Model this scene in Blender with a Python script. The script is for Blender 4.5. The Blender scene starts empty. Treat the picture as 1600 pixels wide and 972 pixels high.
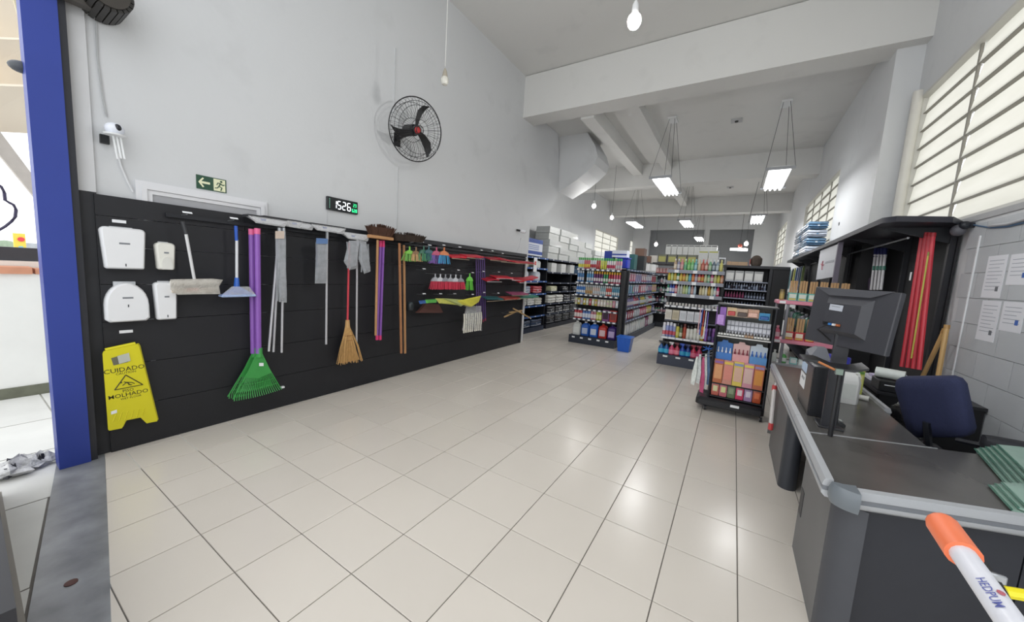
import bpy, bmesh, math, random
from mathutils import Vector, Matrix
random.seed(7)
PI = math.pi
SC = bpy.context.scene
COL = SC.collection

# ------------------------------------------------------------------ camera
FOC, YAW, PITCH, ROLL, CAM_H = 557.448, .551165, .110727, .060136, 1.576
def cam_axes():
    cy, sy, cp, sp, cr, sr = math.cos(YAW), math.sin(YAW), math.cos(PITCH), math.sin(PITCH), math.cos(ROLL), math.sin(ROLL)
    fwd = Vector((-sy, cy, 0)); right = Vector((cy, sy, 0)); up = Vector((0, 0, 1))
    f2 = cp*fwd - sp*up; u2 = cp*up + sp*fwd
    return cr*right + sr*u2, cr*u2 - sr*right, f2
CR, CU, CF = cam_axes()
cam_data = bpy.data.cameras.new('camera'); cam = bpy.data.objects.new('camera', cam_data); COL.objects.link(cam)
cam_data.sensor_width = 36; cam_data.lens = 36*FOC/1600; cam_data.clip_start = .05; cam_data.clip_end = 200
cam.matrix_world = Matrix(((CR.x, CU.x, -CF.x, 0), (CR.y, CU.y, -CF.y, 0), (CR.z, CU.z, -CF.z, CAM_H), (0, 0, 0, 1)))
SC.camera = cam

# ------------------------------------------------------------------ light and exposure
world = bpy.data.worlds.new('world'); SC.world = world; world.use_nodes = True
bgn = world.node_tree.nodes['Background']
bgn.inputs[0].default_value = (.96, .98, 1, 1); bgn.inputs[1].default_value = 1.5
SC.view_settings.view_transform = 'Standard'; SC.view_settings.look = 'None'
SC.view_settings.exposure = 0.38; SC.view_settings.gamma = 1; SC.view_settings.use_curve_mapping = False
TUBE_WATTS = 18; BULB_WATTS = 16

# survey helpers: where the sight line through a point of the photograph meets a real plane of the shop
def sight(x, y): return CR*((x-800)/FOC) - CU*((y-486)/FOC) + CF
def on(ax, v, x, y):
    C = Vector((0, 0, CAM_H)); q = sight(x, y); return C + q*((v-C[ax])/q[ax])
def onX(v, x, y): return on(0, v, x, y)
def onY(v, x, y): return on(1, v, x, y)
def onZ(v, x, y): return on(2, v, x, y)
XL, XR, XR2 = -3.981, 1.683, 1.42

# ------------------------------------------------------------------ materials
MATS = {}
def srgb(c):
    if isinstance(c, str): c = tuple(int(c[i:i+2], 16)/255 for i in (0, 2, 4))
    return tuple((v/12.92 if v <= .04045 else ((v+.055)/1.055)**2.4) for v in c)
def pm(c, rough=.5, metal=0, var=.06, scale=14, bump=0, trans=0, emit=0, alpha=1, coat=0, objvar=0, bscale=None):
    key = (c, rough, metal, var, scale, bump, trans, emit, alpha, coat, objvar)
    if key in MATS: return MATS[key]
    m = bpy.data.materials.new('mat_%s' % (c if isinstance(c, str) else 'x')); m.use_nodes = True
    nt = m.node_tree; b = nt.nodes['Principled BSDF']; L = nt.links.new
    col = srgb(c)
    tc = nt.nodes.new('ShaderNodeTexCoord'); nz = nt.nodes.new('ShaderNodeTexNoise')
    nz.inputs['Scale'].default_value = scale; nz.inputs['Detail'].default_value = 4
    L(tc.outputs['Object'], nz.inputs['Vector'])
    mx = nt.nodes.new('ShaderNodeMix'); mx.data_type = 'RGBA'
    mx.inputs[6].default_value = tuple(max(0, v*(1-var)) for v in col)+(1,)
    mx.inputs[7].default_value = tuple(min(1, v*(1+var)) for v in col)+(1,)
    L(nz.outputs[0], mx.inputs[0]); out = mx.outputs[2]
    if objvar:
        oi = nt.nodes.new('ShaderNodeObjectInfo'); hs = nt.nodes.new('ShaderNodeHueSaturation')
        mr = nt.nodes.new('ShaderNodeMapRange'); mr.inputs[3].default_value = 1-objvar; mr.inputs[4].default_value = 1+objvar
        L(oi.outputs['Random'], mr.inputs[0]); L(mr.outputs[0], hs.inputs['Value']); L(out, hs.inputs['Color']); out = hs.outputs[0]
    L(out, b.inputs['Base Color'])
    b.inputs['Roughness'].default_value = rough; b.inputs['Metallic'].default_value = metal
    if coat: b.inputs['Coat Weight'].default_value = coat
    if trans: b.inputs['Transmission Weight'].default_value = trans
    if alpha < 1: b.inputs['Alpha'].default_value = alpha
    if emit: L(out, b.inputs['Emission Color']); b.inputs['Emission Strength'].default_value = emit
    if bump:
        bp = nt.nodes.new('ShaderNodeBump'); bp.inputs['Strength'].default_value = bump; bp.inputs['Distance'].default_value = .01
        n2 = nt.nodes.new('ShaderNodeTexNoise'); n2.inputs['Scale'].default_value = bscale or scale*3; n2.inputs['Detail'].default_value = 5
        L(tc.outputs['Object'], n2.inputs['Vector']); L(n2.outputs[0], bp.inputs['Height']); L(bp.outputs[0], b.inputs['Normal'])
    MATS[key] = m; return m
def plaster(c, name):
    m = pm(c, .62, var=.03, scale=.9, bump=.12, bscale=30).copy(); m.name = name
    nt = m.node_tree; L = nt.links.new; b = nt.nodes['Principled BSDF']
    src = b.inputs['Base Color'].links[0].from_socket
    tc = nt.nodes.new('ShaderNodeTexCoord'); n = nt.nodes.new('ShaderNodeTexNoise'); n.inputs['Scale'].default_value = 2.3; n.inputs['Detail'].default_value = 8
    L(tc.outputs['Object'], n.inputs['Vector']); r = nt.nodes.new('ShaderNodeValToRGB')
    r.color_ramp.elements[0].position = .28; r.color_ramp.elements[0].color = (.86, .86, .86, 1); r.color_ramp.elements[1].position = .42
    L(n.outputs[0], r.inputs[0]); x = nt.nodes.new('ShaderNodeMix'); x.data_type = 'RGBA'; x.blend_type = 'MULTIPLY'; x.inputs[0].default_value = .45
    L(src, x.inputs[6]); L(r.outputs[0], x.inputs[7]); L(x.outputs[2], b.inputs['Base Color']); return m
def plastic_film(c='e6eaf0', alpha=.3): return pm(c, .1, var=.3, scale=22, alpha=alpha, bump=.9)

# ------------------------------------------------------------------ mesh builder
class MB:
    def __init__(s): s.v = []; s.f = []; s.m = []; s.cur = 0
    def add(s, vs, fs):
        n = len(s.v); s.v += [tuple(p) for p in vs]; s.f += [tuple(i+n for i in f) for f in fs]; s.m += [s.cur]*len(fs); return s
    def slot(s, k): s.cur = k; return s
    def hexa(s, p):   # eight corners: bottom loop 0-3, top loop 4-7
        return s.add(p, [(3, 2, 1, 0), (4, 5, 6, 7), (0, 1, 5, 4), (1, 2, 6, 5), (2, 3, 7, 6), (3, 0, 4, 7)])
    def box(s, x0, x1, y0, y1, z0, z1, bev=0):
        if bev:
            b = bev; pts = []
            # chamfered around vertical edges and top
            ring = lambda i, z: [(x0+i+b, y0+i, z), (x1-i-b, y0+i, z), (x1-i, y0+i+b, z), (x1-i, y1-i-b, z), (x1-i-b, y1-i, z), (x0+i+b, y1-i, z), (x0+i, y1-i-b, z), (x0+i, y0+i+b, z)]
            return s.loft([ring(b*.5, z0), ring(0, z0+b*.5), ring(0, z1-b), ring(b*.6, z1-b*.2), ring(b, z1)])
        return s.hexa([(x0, y0, z0), (x1, y0, z0), (x1, y1, z0), (x0, y1, z0), (x0, y0, z1), (x1, y0, z1), (x1, y1, z1), (x0, y1, z1)])
    def loft(s, rings, cap=True, closed=False):
        n = len(rings[0]); vs = [p for r in rings for p in r]; fs = []
        R = len(rings)
        for k in range(R if closed else R-1):
            a, b = k*n, ((k+1) % R)*n
            for i in range(n): j = (i+1) % n; fs.append((a+i, a+j, b+j, b+i))
        if cap and not closed: fs.append(tuple(reversed(range(n)))); fs.append(tuple(range((R-1)*n, R*n)))
        return s.add(vs, fs)
    def lathe(s, prof, c=(0, 0, 0), n=10, sx=1, sy=1):
        rings = [[(c[0]+r*math.cos(2*PI*i/n)*sx, c[1]+r*math.sin(2*PI*i/n)*sy, c[2]+z) for i in range(n)] for r, z in prof]
        return s.loft(rings)
    def tube(s, pts, r, n=6, closed=False, r1=None):
        pts = [Vector(p) for p in pts]; rings = []; N = len(pts)
        for k, p in enumerate(pts):
            if closed: t = pts[(k+1) % N]-pts[k-1]
            else: t = pts[min(k+1, N-1)]-pts[max(k-1, 0)]
            t.normalize(); a = Vector((0, 0, 1)) if abs(t.z) < .9 else Vector((1, 0, 0))
            u = t.cross(a).normalized(); w = u.cross(t).normalized()
            rr = r if r1 is None else r+(r1-r)*k/(N-1)
            rings.append([tuple(p+u*rr*math.cos(2*PI*i/n)+w*rr*math.sin(2*PI*i/n)) for i in range(n)])
        return s.loft(rings, closed=closed)
    def prism(s, poly, d):   # planar polygon pushed along d
        d = Vector(d); a = [Vector(p) for p in poly]; b = [p+d for p in a]
        return s.loft([[tuple(p) for p in a], [tuple(p) for p in b]])
    def ball(s, c, r, n=10, m=6, sc=(1, 1, 1)):
        rings = [[(c[0]+r*sc[0]*math.sin(PI*k/m)*math.cos(2*PI*i/n), c[1]+r*sc[1]*math.sin(PI*k/m)*math.sin(2*PI*i/n), c[2]-r*sc[2]*math.cos(PI*k/m)) for i in range(n)] for k in range(m+1)]
        rings[0] = [(c[0]+1e-4*math.cos(2*PI*i/n), c[1]+1e-4*math.sin(2*PI*i/n), c[2]-r*sc[2]) for i in range(n)]
        rings[-1] = [(c[0]+1e-4*math.cos(2*PI*i/n), c[1]+1e-4*math.sin(2*PI*i/n), c[2]+r*sc[2]) for i in range(n)]
        return s.loft(rings)
    def mesh(s, name, mats, smooth=35, shift=None):
        me = bpy.data.meshes.new(name)
        vs = s.v if shift is None else [(p[0]-shift[0], p[1]-shift[1], p[2]-shift[2]) for p in s.v]
        me.from_pydata(vs, [], s.f)
        for m in (mats if isinstance(mats, (list, tuple)) else [mats]): me.materials.append(m)
        if any(s.m): me.polygons.foreach_set('material_index', s.m)
        bm = bmesh.new(); bm.from_mesh(me); bmesh.ops.recalc_face_normals(bm, faces=bm.faces); bm.to_mesh(me); bm.free()
        if smooth: me.shade_smooth(); me.set_sharp_from_angle(angle=math.radians(smooth))
        return me
def link(name, data, parent=None, loc=None):
    o = bpy.data.objects.new(name, data); COL.objects.link(o)
    if parent is not None: o.parent = parent
    if loc is not None: o.location = loc
    return o
def part(name, mb, mats, parent, label=None, smooth=35, stuff=False):
    # vertices are given in world coordinates; the mesh is stored relative to the thing's base
    root = parent
    while root.parent: root = root.parent
    sh = Vector(root.location)
    o = link(name, mb.mesh(name, mats, smooth, shift=sh), parent)
    if label: o['label'] = label
    if stuff: o['kind'] = 'stuff'
    return o
def tag(o, label, cat, group=None):
    o['label'] = label; o['category'] = cat
    if group: o['group'] = group
    return o
def thing(name, loc, label, cat, group=None):
    return tag(link(name, None, None, loc), label, cat, group)
def single(name, mb, mats, label, cat, group=None, base=None, smooth=35):
    xs = [p[0] for p in mb.v]; ys = [p[1] for p in mb.v]; zs = [p[2] for p in mb.v]
    b = base or ((min(xs)+max(xs))/2, (min(ys)+max(ys))/2, min(zs))
    return tag(link(name, mb.mesh(name, mats, smooth, shift=b), None, b), label, cat, group)
def struct(name, mb, mats, parent=None, smooth=0):
    o = link(name, mb.mesh(name, mats, smooth), parent)
    if parent is None: o['kind'] = 'structure'
    return o
def text_mb(mb, s, size, origin, u, v, depth=.0, align='CENTER', bold=.006):
    # lettering laid on the plane spanned by u (reading direction) and v (up)
    cu = bpy.data.curves.new('t', 'FONT'); cu.body = s; cu.size = size; cu.align_x = align; cu.align_y = 'CENTER'; cu.resolution_u = 2; cu.offset = size*bold
    o = bpy.data.objects.new('t', cu); COL.objects.link(o)
    dg = bpy.context.evaluated_depsgraph_get(); me = o.evaluated_get(dg).to_mesh()
    u = Vector(u).normalized(); v = Vector(v).normalized(); O = Vector(origin)
    mb.add([tuple(O+u*p.co.x+v*p.co.y) for p in me.vertices], [tuple(p.vertices) for p in me.polygons])
    o.evaluated_get(dg).to_mesh_clear(); bpy.data.objects.remove(o); bpy.data.curves.remove(cu); return mb
ORD = 'first second third fourth fifth sixth seventh eighth ninth tenth eleventh twelfth thirteenth fourteenth fifteenth sixteenth seventeenth eighteenth nineteenth twentieth'.split()
def ordn(i):
    if i < 20: return ORD[i]
    t = {2: 'twenty', 3: 'thirty'}.get((i+1)//10); u = (i+1) % 10
    return t+'-'+ORD[u-1] if u else {20: 'twentieth', 30: 'thirtieth'}.get(i+1, 'thirtieth')
BLACK = pm('1b1c21', .55, var=.12, scale=6, bump=.05)
BLACKM = pm('1e2026', .4, var=.08)
WHITE = pm('eceef0', .45, var=.02)
CHROME = pm('b9bcc0', .3, .85, var=.05)
ALU = pm('d2d2d6', .35, .5, var=.04)
TAG = pm('eef0f2', .5, var=.03)

# ------------------------------------------------------------------ room
WALLM = plaster('cfd1d3', 'wall_plaster'); CEILM = plaster('d6d6d4', 'ceiling_plaster')
# floor slab and tiles
XT = [-3.96, -3.86, -3.493, -3.149, -2.794, -2.394, -1.962, -1.493, -1.002, -.555, -.176, .186, .58, .98, 1.38, 1.68]
YT = [-.35, 0, .34, .697, 1.023, 1.362, 1.772, 2.22, 2.679, 3.152, 3.667, 4.118]
while len(YT) < 25: YT.append(YT[-1]+.45)
slab = MB().box(-5.2, XR+.2, .1, 26, -.12, -.006).box(-.6, XR+.2, -.4, .1, -.12, -.0061)
tilebig = pm('bdb8b2', .3, var=.1, scale=3)
nt = tilebig.node_tree; bk = nt.nodes.new('ShaderNodeTexBrick'); bk.offset = 0; bk.inputs['Scale'].default_value = 1
bk.inputs['Brick Width'].default_value = .45; bk.inputs['Row Height'].default_value = .45; bk.inputs['Mortar Size'].default_value = .005
bk.inputs['Color1'].default_value = srgb('c4bfb9')+(1,); bk.inputs['Color2'].default_value = srgb('bbb6b0')+(1,); bk.inputs['Mortar'].default_value = srgb('6e6a66')+(1,)
tcn = nt.nodes.new('ShaderNodeTexCoord'); nt.links.new(tcn.outputs['Object'], bk.inputs['Vector'])
floor = struct('floor', slab, pm('6f6b66', .8, var=.2, scale=30))
farf = struct('far_tiles', MB().box(-5.2, XR, YT[-1]+.004, 26, -.006, -.001), tilebig, floor); farf['kind'] = 'stuff'
nt.links.new(bk.outputs[0], nt.nodes['Principled BSDF'].inputs['Base Color'])
TILE = pm('d6cfc5', .2, var=.035, scale=2.4, objvar=.03)
nt = TILE.node_tree; bb = nt.nodes['Principled BSDF']; nzz = nt.nodes.new('ShaderNodeTexNoise'); nzz.inputs['Scale'].default_value = 5
mrr = nt.nodes.new('ShaderNodeMapRange'); mrr.inputs[3].default_value = .21; mrr.inputs[4].default_value = .27; tco = nt.nodes.new('ShaderNodeTexCoord'); nt.links.new(tco.outputs['Object'], nzz.inputs['Vector'])
nt.links.new(nzz.outputs[0], mrr.inputs[0]); nt.links.new(mrr.outputs[0], bb.inputs['Roughness'])
def front_y(x): return .55 + (x+3.64)*(.30-.55)/(-2.08+3.64) if x < 0 else max(.05, .55+(3.64)*(-.25/1.56))
g = .0026
def add_tile(x0, x1, ya, yb, yc, yd, clip=False):
    o = [(x0, ya), (x1, yb), (x1, yc), (x0, yd)]
    if clip:      # tiles along the slanting threshold are cut to it
        out = []
        for k in range(len(o)):
            p, q = o[k], o[(k+1) % len(o)]; dp, dq = p[1]-front_y(p[0]), q[1]-front_y(q[0])
            if dp >= 0: out.append(p)
            if dp*dq < 0: f_ = dp/(dp-dq); out.append((p[0]+(q[0]-p[0])*f_, p[1]+(q[1]-p[1])*f_))
        o = out
        if len(o) < 3: return
    n = len(o); area = abs(sum(o[k][0]*o[(k+1) % n][1]-o[(k+1) % n][0]*o[k][1] for k in range(n)))/2
    if area < .0015: return
    cx_, cy_ = sum(p[0] for p in o)/n, sum(p[1] for p in o)/n
    i_ = [(p[0]+(cx_-p[0])*.01, p[1]+(cy_-p[1])*.01) for p in o]
    struct('tile', MB().loft([[(p[0], p[1], -.008) for p in o], [(p[0], p[1], -.0015) for p in o], [(p[0], p[1], 0) for p in i_]]), TILE, floor)
for j in range(len(YT)-1):
    for i in range(len(XT)-1):
        x0, x1 = XT[i]+g, XT[i+1]-g; y0, y1 = YT[j]+g, YT[j+1]-g
        if j > 15 and i > 12: continue
        add_tile(x0, x1, y0, y0, y1, y1, clip=j < 4)
XT2 = [-5.18, -4.8, -4.4, -3.97]
for j in range(15, len(YT)-1):
    for i in range(3): add_tile(XT2[i]+g, XT2[i+1]-g, YT[j]+g, YT[j]+g, YT[j+1]-g, YT[j+1]-g)

# granite threshold, pavement outside
P = [onZ(0, 135, 722), onZ(0, 80, 737), onZ(0, 60, 972), onZ(0, 172, 972)]
def lo(q, z): return (q[0], q[1], z)
e = .6
def ext(a, b, k): return (a[0]+(b[0]-a[0])*k, a[1]+(b[1]-a[1])*k)
i0, o0 = (-4.0, front_y(-4.0)), (-4.0, front_y(-4.0)-.235)
i1, o1 = (.6, front_y(-.01)-.08), (.6, front_y(-.01)-.33)
th = MB().loft([[(i0[0], i0[1], -.05), (o0[0], o0[1], -.05), (o1[0], o1[1], -.05), (i1[0], i1[1], -.05)], [(i0[0], i0[1]-.003, -.0005), (o0[0], o0[1], -.0005), (o1[0], o1[1], -.0005), (i1[0], i1[1]-.003, -.0005)]])
GRAN = pm('85878a', .3, var=.8, scale=5, bump=.1)
trim1 = struct('trim_1', th, GRAN)
bolt = onZ(0, 111, 911)
struct('floor_bolt', MB().lathe([(.022, 0), (.022, .004), (.012, .006)], (bolt.x, bolt.y, 0), 12), pm('5a3a35', .6, var=.3), trim1)
pav = struct('pavement', MB().box(-14, -3.9, -6, .6, -.16, -.016).box(-14, -5.4, .6, 12, -.16, -.016).box(-3.9, 3, -6, -.7, -.16, -.016).box(-3.9, -.6, -.7, -.15, -.16, -.016), pm('c4c2bc', .9, var=.2))
# big worn concrete slabs of the pavement
CONC = pm('d4d4d0', .8, var=.12, scale=3, bump=.3, objvar=.03)
ax = [-9.2, -7.4, -6.07, -5.15, -4.35, -3.5, -2.6, -1.7, -.7, .4]
for a in range(len(ax)-1):
    if ax[a+1] < -6: continue
    for y0, y1 in ((-1.8, -.9), (-.9, -.1), (-.1, .5), (.5, 1.1), (1.1, 2.2)):
        fy = lambda x: front_y(x)-.24
        if ax[a] > -4.1:
            if y0 > fy(ax[a+1]): continue
            yb = min(y1, fy(ax[a+1])); yd = min(y1, fy(ax[a]))
        else: yb = yd = y1
        if ax[a] < -4.1 and ax[a+1] > -4.1: pass
        p = [(ax[a]+.006, y0+.006), (ax[a+1]-.006, y0+.006), (ax[a+1]-.006, yb-.006), (ax[a]+.006, yd-.006)]
        struct('paving_slab', MB().loft([[(q[0], q[1], -.06) for q in p], [(q[0], q[1], -.004) for q in p]]), CONC, pav)

# left wall: front stretch with the curved lower cut where the stair passes
CEIL = 5.45
outl = [(.60, 0), (6.95, 0)] + [(p.y, p.z) for p in [onX(XL, *q) for q in ((831, 351), (846, 341), (862, 325), (870, 305), (873, 285), (873, 240), (872, 192))]] + [(8.1, 4.915), (6.95, 4.915), (6.95, CEIL), (.60, CEIL)]
outl[2] = (6.95, outl[2][1])
wl = MB(); wl.prism([(XL, y, z) for y, z in outl], (-.16, 0, 0))
wall_left = struct('wall_left', wl, WALLM)
# rolled bulge of the stair underside behind it
q = [onY(8.3, *p) for p in ((873, 300), (888, 290), (903, 280), (917, 268), (929, 256), (934, 244), (930, 228), (921, 212), (908, 190), (873, 170))]
struct('wall_stair', MB().prism([tuple(p) for p in q], (0, .9, 0)), WALLM)
struct('ceiling_slab', MB().box(-5.3, XR+.3, .1, 7.0, CEIL, CEIL+.15), CEILM).name = 'ceiling'
struct('ceiling_back', MB().box(-5.3, XR+.3, 6.9, 24, 4.92, 5.44), CEILM)
def beam(y0, y1, z0, x0=XL, x1=XR): return struct('ceiling_beam', MB().box(x0, x1, y0, y1, z0, 5.44, bev=0), CEILM)
beam(6.45, 6.89, 4.66, XL, XR)
for y0, y1, z0 in ((11.2, 11.6, 4.30), (16.2, 16.6, 4.3)): struct('ceiling_beam', MB().box(-5.2, XR2, y0, y1, z0, 4.919), CEILM)
struct('ceiling_beam', MB().box(-2.92, -2.66, 6.9, 11.19, 4.62, 4.919), CEILM)
struct('ceiling_beam', MB().box(-2.1, -1.85, 6.9, 11.19, 4.72, 4.919), CEILM)
struct('ceiling_beam', MB().box(-2.2, -1.95, 11.61, 16.19, 4.6, 4.919), CEILM)
# back-left wall with louvred windows, far wall
def wall_with_holes(name, X, x2, y0, y1, z1, holes, m):
    mb = MB(); ys = y0
    for a, b, c, d in sorted(holes):
        mb.box(min(X, x2), max(X, x2), ys, a, 0, z1); mb.box(min(X, x2), max(X, x2), a, b, 0, c); mb.box(min(X, x2), max(X, x2), a, b, d, z1); ys = b
    mb.box(min(X, x2), max(X, x2), ys, y1, 0, z1); return struct(name, mb, m)
XB = -5.12
w3 = [onX(XB, *p) for p in ((931, 357), (966, 376), (932, 393), (965, 398))]
w4 = [onX(XB, *p) for p in ((985, 375), (1006, 386), (985, 402), (1005, 403))]
hb = [(w3[0].y, w3[1].y, 2.1, w3[0].z), (w4[0].y, w4[1].y, 2.1, w4[0].z)]
wall_with_holes('wall_back_left', XB, XB-.15, 7.0, 24, 5.45, hb, WALLM)
struct('wall_return', MB().box(XB-.15, XL-.02, 6.95, 7.05, 0, 5.45), WALLM)
# right wall
WR1 = (3.0, 6.52, 2.282, 4.0); WR2 = (8.9, 12.7, 2.35, 3.82); WR3 = (17.0, 20.5, 2.5, 4.1)

wall_with_holes('wall_right', XR, XR+.2, -.4, 6.99, 5.45, [WR1], WALLM)
wall_with_holes('wall_right_back', XR2, XR+.2, 7.0, 24, 5.45, [WR2, WR3], WALLM)
struct('trim_2', MB().box(XR2, XR, 6.62, 6.999, 0, CEIL), WALLM)      # pilaster that carries the beam
struct('trim_3', MB().tube([(XR-.03, 6.5, 2.282), (XR-.03, 6.5, 4.06)], .05, 10), pm('d8d6cf', .4, var=.03), smooth=40)
struct('wall_right_band', MB().box(XR-.012, XR+.0, -.4, 6.4, 2.235, 2.282), pm('a9aaac', .7))
# concrete blocks of the near right wall, painted pale grey
BLK = pm('bcc0c4', .6, var=.06, scale=5, bump=.25, objvar=.02)
wr = bpy.data.objects['wall_right']
for r_ in range(9):
    z0 = .33+r_*.19*1.1; z1 = z0+.205
    if z1 > 2.24: break
    for k in range(9):
        y0 = 2.35+k*.43+(.21 if r_ % 2 else 0); y1 = y0+.425
        if y1 > 4.75: y1 = 4.75
        if y1-y0 < .05: continue
        struct('block', MB().box(XR-.012, XR+.01, y0, y1, z0, z1, 0), BLK, wr)
# far wall with its recessed opening
fw = [onY(20.8, *p) for p in ((1016, 364), (1180, 353), (1178, 412), (1018, 412))]
x0, x1, zt = fw[0].x, fw[1].x, (fw[0].z+fw[1].z)/2
mb = MB(); mb.box(XB, x0, 20.8, 21, 0, 5.4); mb.box(x1, XR, 20.8, 21, 0, 5.4); mb.box(x0, x1, 20.8, 21, zt, 5.4); mb.box(x0, x1, 20.8, 21, 0, 2.2)
struct('wall_far', mb, WALLM)
struct('wall_far_recess', MB().box(x0-.3, x1+.3, 22.2, 22.3, 0, 5.4).box(x0-.3, x0-.2, 21.0, 22.2, 0, 5.4).box(x1+.2, x1+.3, 21.0, 22.2, 0, 5.4), pm('b4b7ba', .7))
pp = onY(20.9, 1103, 380)
struct('trim_4', MB().box(pp.x-.12, pp.x+.12, 20.85, 21.0, 2.2, zt), WALLM)
# windows: rows of translucent louvre panes
def pane_mat():
    m = bpy.data.materials.new('louvre_glass'); m.use_nodes = True; nt = m.node_tree; nt.nodes.clear(); L = nt.links.new
    o = nt.nodes.new('ShaderNodeOutputMaterial'); t = nt.nodes.new('ShaderNodeBsdfTranslucent'); d = nt.nodes.new('ShaderNodeBsdfDiffuse'); x = nt.nodes.new('ShaderNodeMixShader')
    n = nt.nodes.new('ShaderNodeTexNoise'); n.inputs['Scale'].default_value = 2; mr = nt.nodes.new('ShaderNodeMix'); mr.data_type = 'RGBA'
    mr.inputs[6].default_value = (.80, .79, .74, 1); mr.inputs[7].default_value = (.9, .89, .85, 1); L(n.outputs[0], mr.inputs[0])
    L(mr.outputs[2], t.inputs[0]); d.inputs[0].default_value = (.8, .79, .74, 1); x.inputs[0].default_value = .25
    L(t.outputs[0], x.inputs[1]); L(d.outputs[0], x.inputs[2]); L(x.outputs[0], o.inputs[0]); return m
PANE = pane_mat(); MULL = pm('8f8c84', .6)
def louvre(name, X, sgn, y0, y1, z0, z1, rows, cols, tilt=.35):
    fr = MB(); t = .03
    xa, xb = sorted((X, X+sgn*.1))
    fr.box(xa, xb, y0, y0+t, z0, z1).box(xa, xb, y1-t, y1, z0, z1).box(xa, xb, y0+t, y1-t, z0, z0+t).box(xa, xb, y0+t, y1-t, z1-t, z1)
    w = struct(name, fr, pm('c9c8c2', .5))
    W = (y1-y0)/cols
    for c in range(1, cols): struct('mullion', MB().box(X+sgn*.05-.01, X+sgn*.05+.01, y0+c*W-.012, y0+c*W+.012, z0, z1), MULL, w)
    H = (z1-z0)/rows
    for c in range(cols):
        for r in range(rows):
            a, b = y0+c*W+.014, y0+(c+1)*W-.014; za, zb = z0+r*H+.004, z0+(r+1)*H-.006
            dx = sgn*.06; k = .016 if c % 2 else .010
            xi = X+dx-sgn*k; xo = X+dx+sgn*k
            mb = MB(); mb.hexa([(xi, a, za), (xi, b, za), (xi+sgn*.004, b, za), (xi+sgn*.004, a, za), (xo, a, zb), (xo, b, zb), (xo+sgn*.004, b, zb), (xo+sgn*.004, a, zb)])
            struct('pane', mb, PANE, w)
            struct('glazing_bar', MB().box(X+dx-.02, X+dx+.02, a, b, zb+.0005, zb+.0095), MULL, w)
    return w
louvre('window_1', XR, 1, *WR1, 8, 3)
louvre('window_2', XR2, 1, *WR2, 7, 4)
louvre('window_3', XR2, 1, *WR3, 6, 3)
louvre('window_4', XB, -1, hb[0][0], hb[0][1], 2.1, hb[0][3], 6, 3)
louvre('window_5', XB, -1, hb[1][0], hb[1][1], 2.1, hb[1][3], 5, 3)

# ------------------------------------------------------------------ doorway on the left
BLUE = pm('2b3f94', .45, var=.08, scale=3); DARKW = pm('2c2d31', .6, var=.12, scale=5)
mb = MB(); a, b = onZ(0, 85, 737), onZ(0, 135, 722)
t = tag(link('door_pillar', None, None, (-3.95, .42, 0)), 'tall royal blue painted steel door post at the shop entrance', 'post')
yb0, yb1 = a.y+.028, b.y+.012
part('post_body', MB().box(-4.02, -3.875, yb0-.005, yb1+.01, 0, 5.2), BLUE, t)
part('guide_rail', MB().box(-3.92, -3.89, yb1+.012, yb1+.045, 0, 4.9).box(-3.99, -3.925, yb1+.012, yb1+.03, 0, 4.9), pm('3a3b40', .4, .5), t)
struct('trim_5', MB().box(-4.14, -3.955, yb1+.05, .645, 0, 1.96), DARKW)
struct('trim_6', MB().box(-4.14, -3.955, yb1+.05, .645, 1.96, 5.4), pm('d3d4d6', .6, var=.03))
# ribbed black roller above the post
q = onX(-3.7, 172, 12)
t = tag(link('roller_shutter', None, None, (q.x, q.y, q.z)), 'dark ribbed rolled shutter end above the blue post', 'shutter')
mb = MB(); r = .118; n = 22
for k in range(n):
    a0, a1 = 2*PI*k/n, 2*PI*(k+.82)/n
    pts = lambda rr: [(q.x+.0, q.y+rr*math.sin(a0), q.z+.10+rr*math.cos(a0)), (q.x, q.y+rr*math.sin(a1), q.z+.10+rr*math.cos(a1))]
    i, o = pts(r-.03), pts(r)
    mb.loft([[i[0], i[1], o[1], o[0]], [(p[0]-.26, p[1], p[2]) for p in (i[0], i[1], o[1], o[0])]])
part('shutter_slats', mb, pm('2a2826', .5, var=.2), t, smooth=0)
part('drum', MB().tube([(q.x-.27, q.y, q.z+.1), (q.x+.01, q.y, q.z+.1)], r-.02, 20), pm('38342f', .6, var=.2), t)
part('bracket', MB().box(q.x-.2, q.x-.13, q.y-.24, q.y+.02, q.z-.0, q.z+.3), pm('484440', .6, var=.2), t)

# outdoors on the left: rendered wall with coping, awning, poster, street lamp arm
wx = -6.1
zt = onX(wx, 30, 428).z
t = thing('boundary_wall', (wx-.1, .3, -.05), 'low whitewashed boundary wall with terracotta coping outside the entrance', 'wall')
part('render_coat', MB().box(wx-.2, wx, -3.5, 2.2, -.05, zt), pm('e6e6e2', .8, var=.1, scale=2.5, bump=.3), t)
part('mossy_foot', MB().box(wx-.01, wx+.015, -3.5, 2.2, -.05, .1), pm('6d6f60', .9, var=.4, scale=9, bump=.4), t)
for k in range(12): part('coping_tile', MB().box(wx-.24, wx+.04-.02*(k % 2), -2.7+k*.36, -2.36+k*.36, zt+.001, zt+.07-.015*(k % 2)), pm('c98f72', .8, var=.2, scale=8), t)
part('upper_ledge', MB().box(wx-.5, wx-.25, -3.5, 2.2, zt-.1, zt+.12), pm('e2ded6', .8), t)
part('dark_rail', MB().box(wx-.5, wx-.3, -3.5, 2.2, zt+.121, zt+.26), pm('35353a', .5), t)
t = thing('billboard', tuple(onX(-14, 31, 398)), 'small yellow street billboard with pink and blue blots above the wall', 'billboard')
A, B_ = onX(-14, 20, 364), onX(-14, 42, 396)
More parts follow.
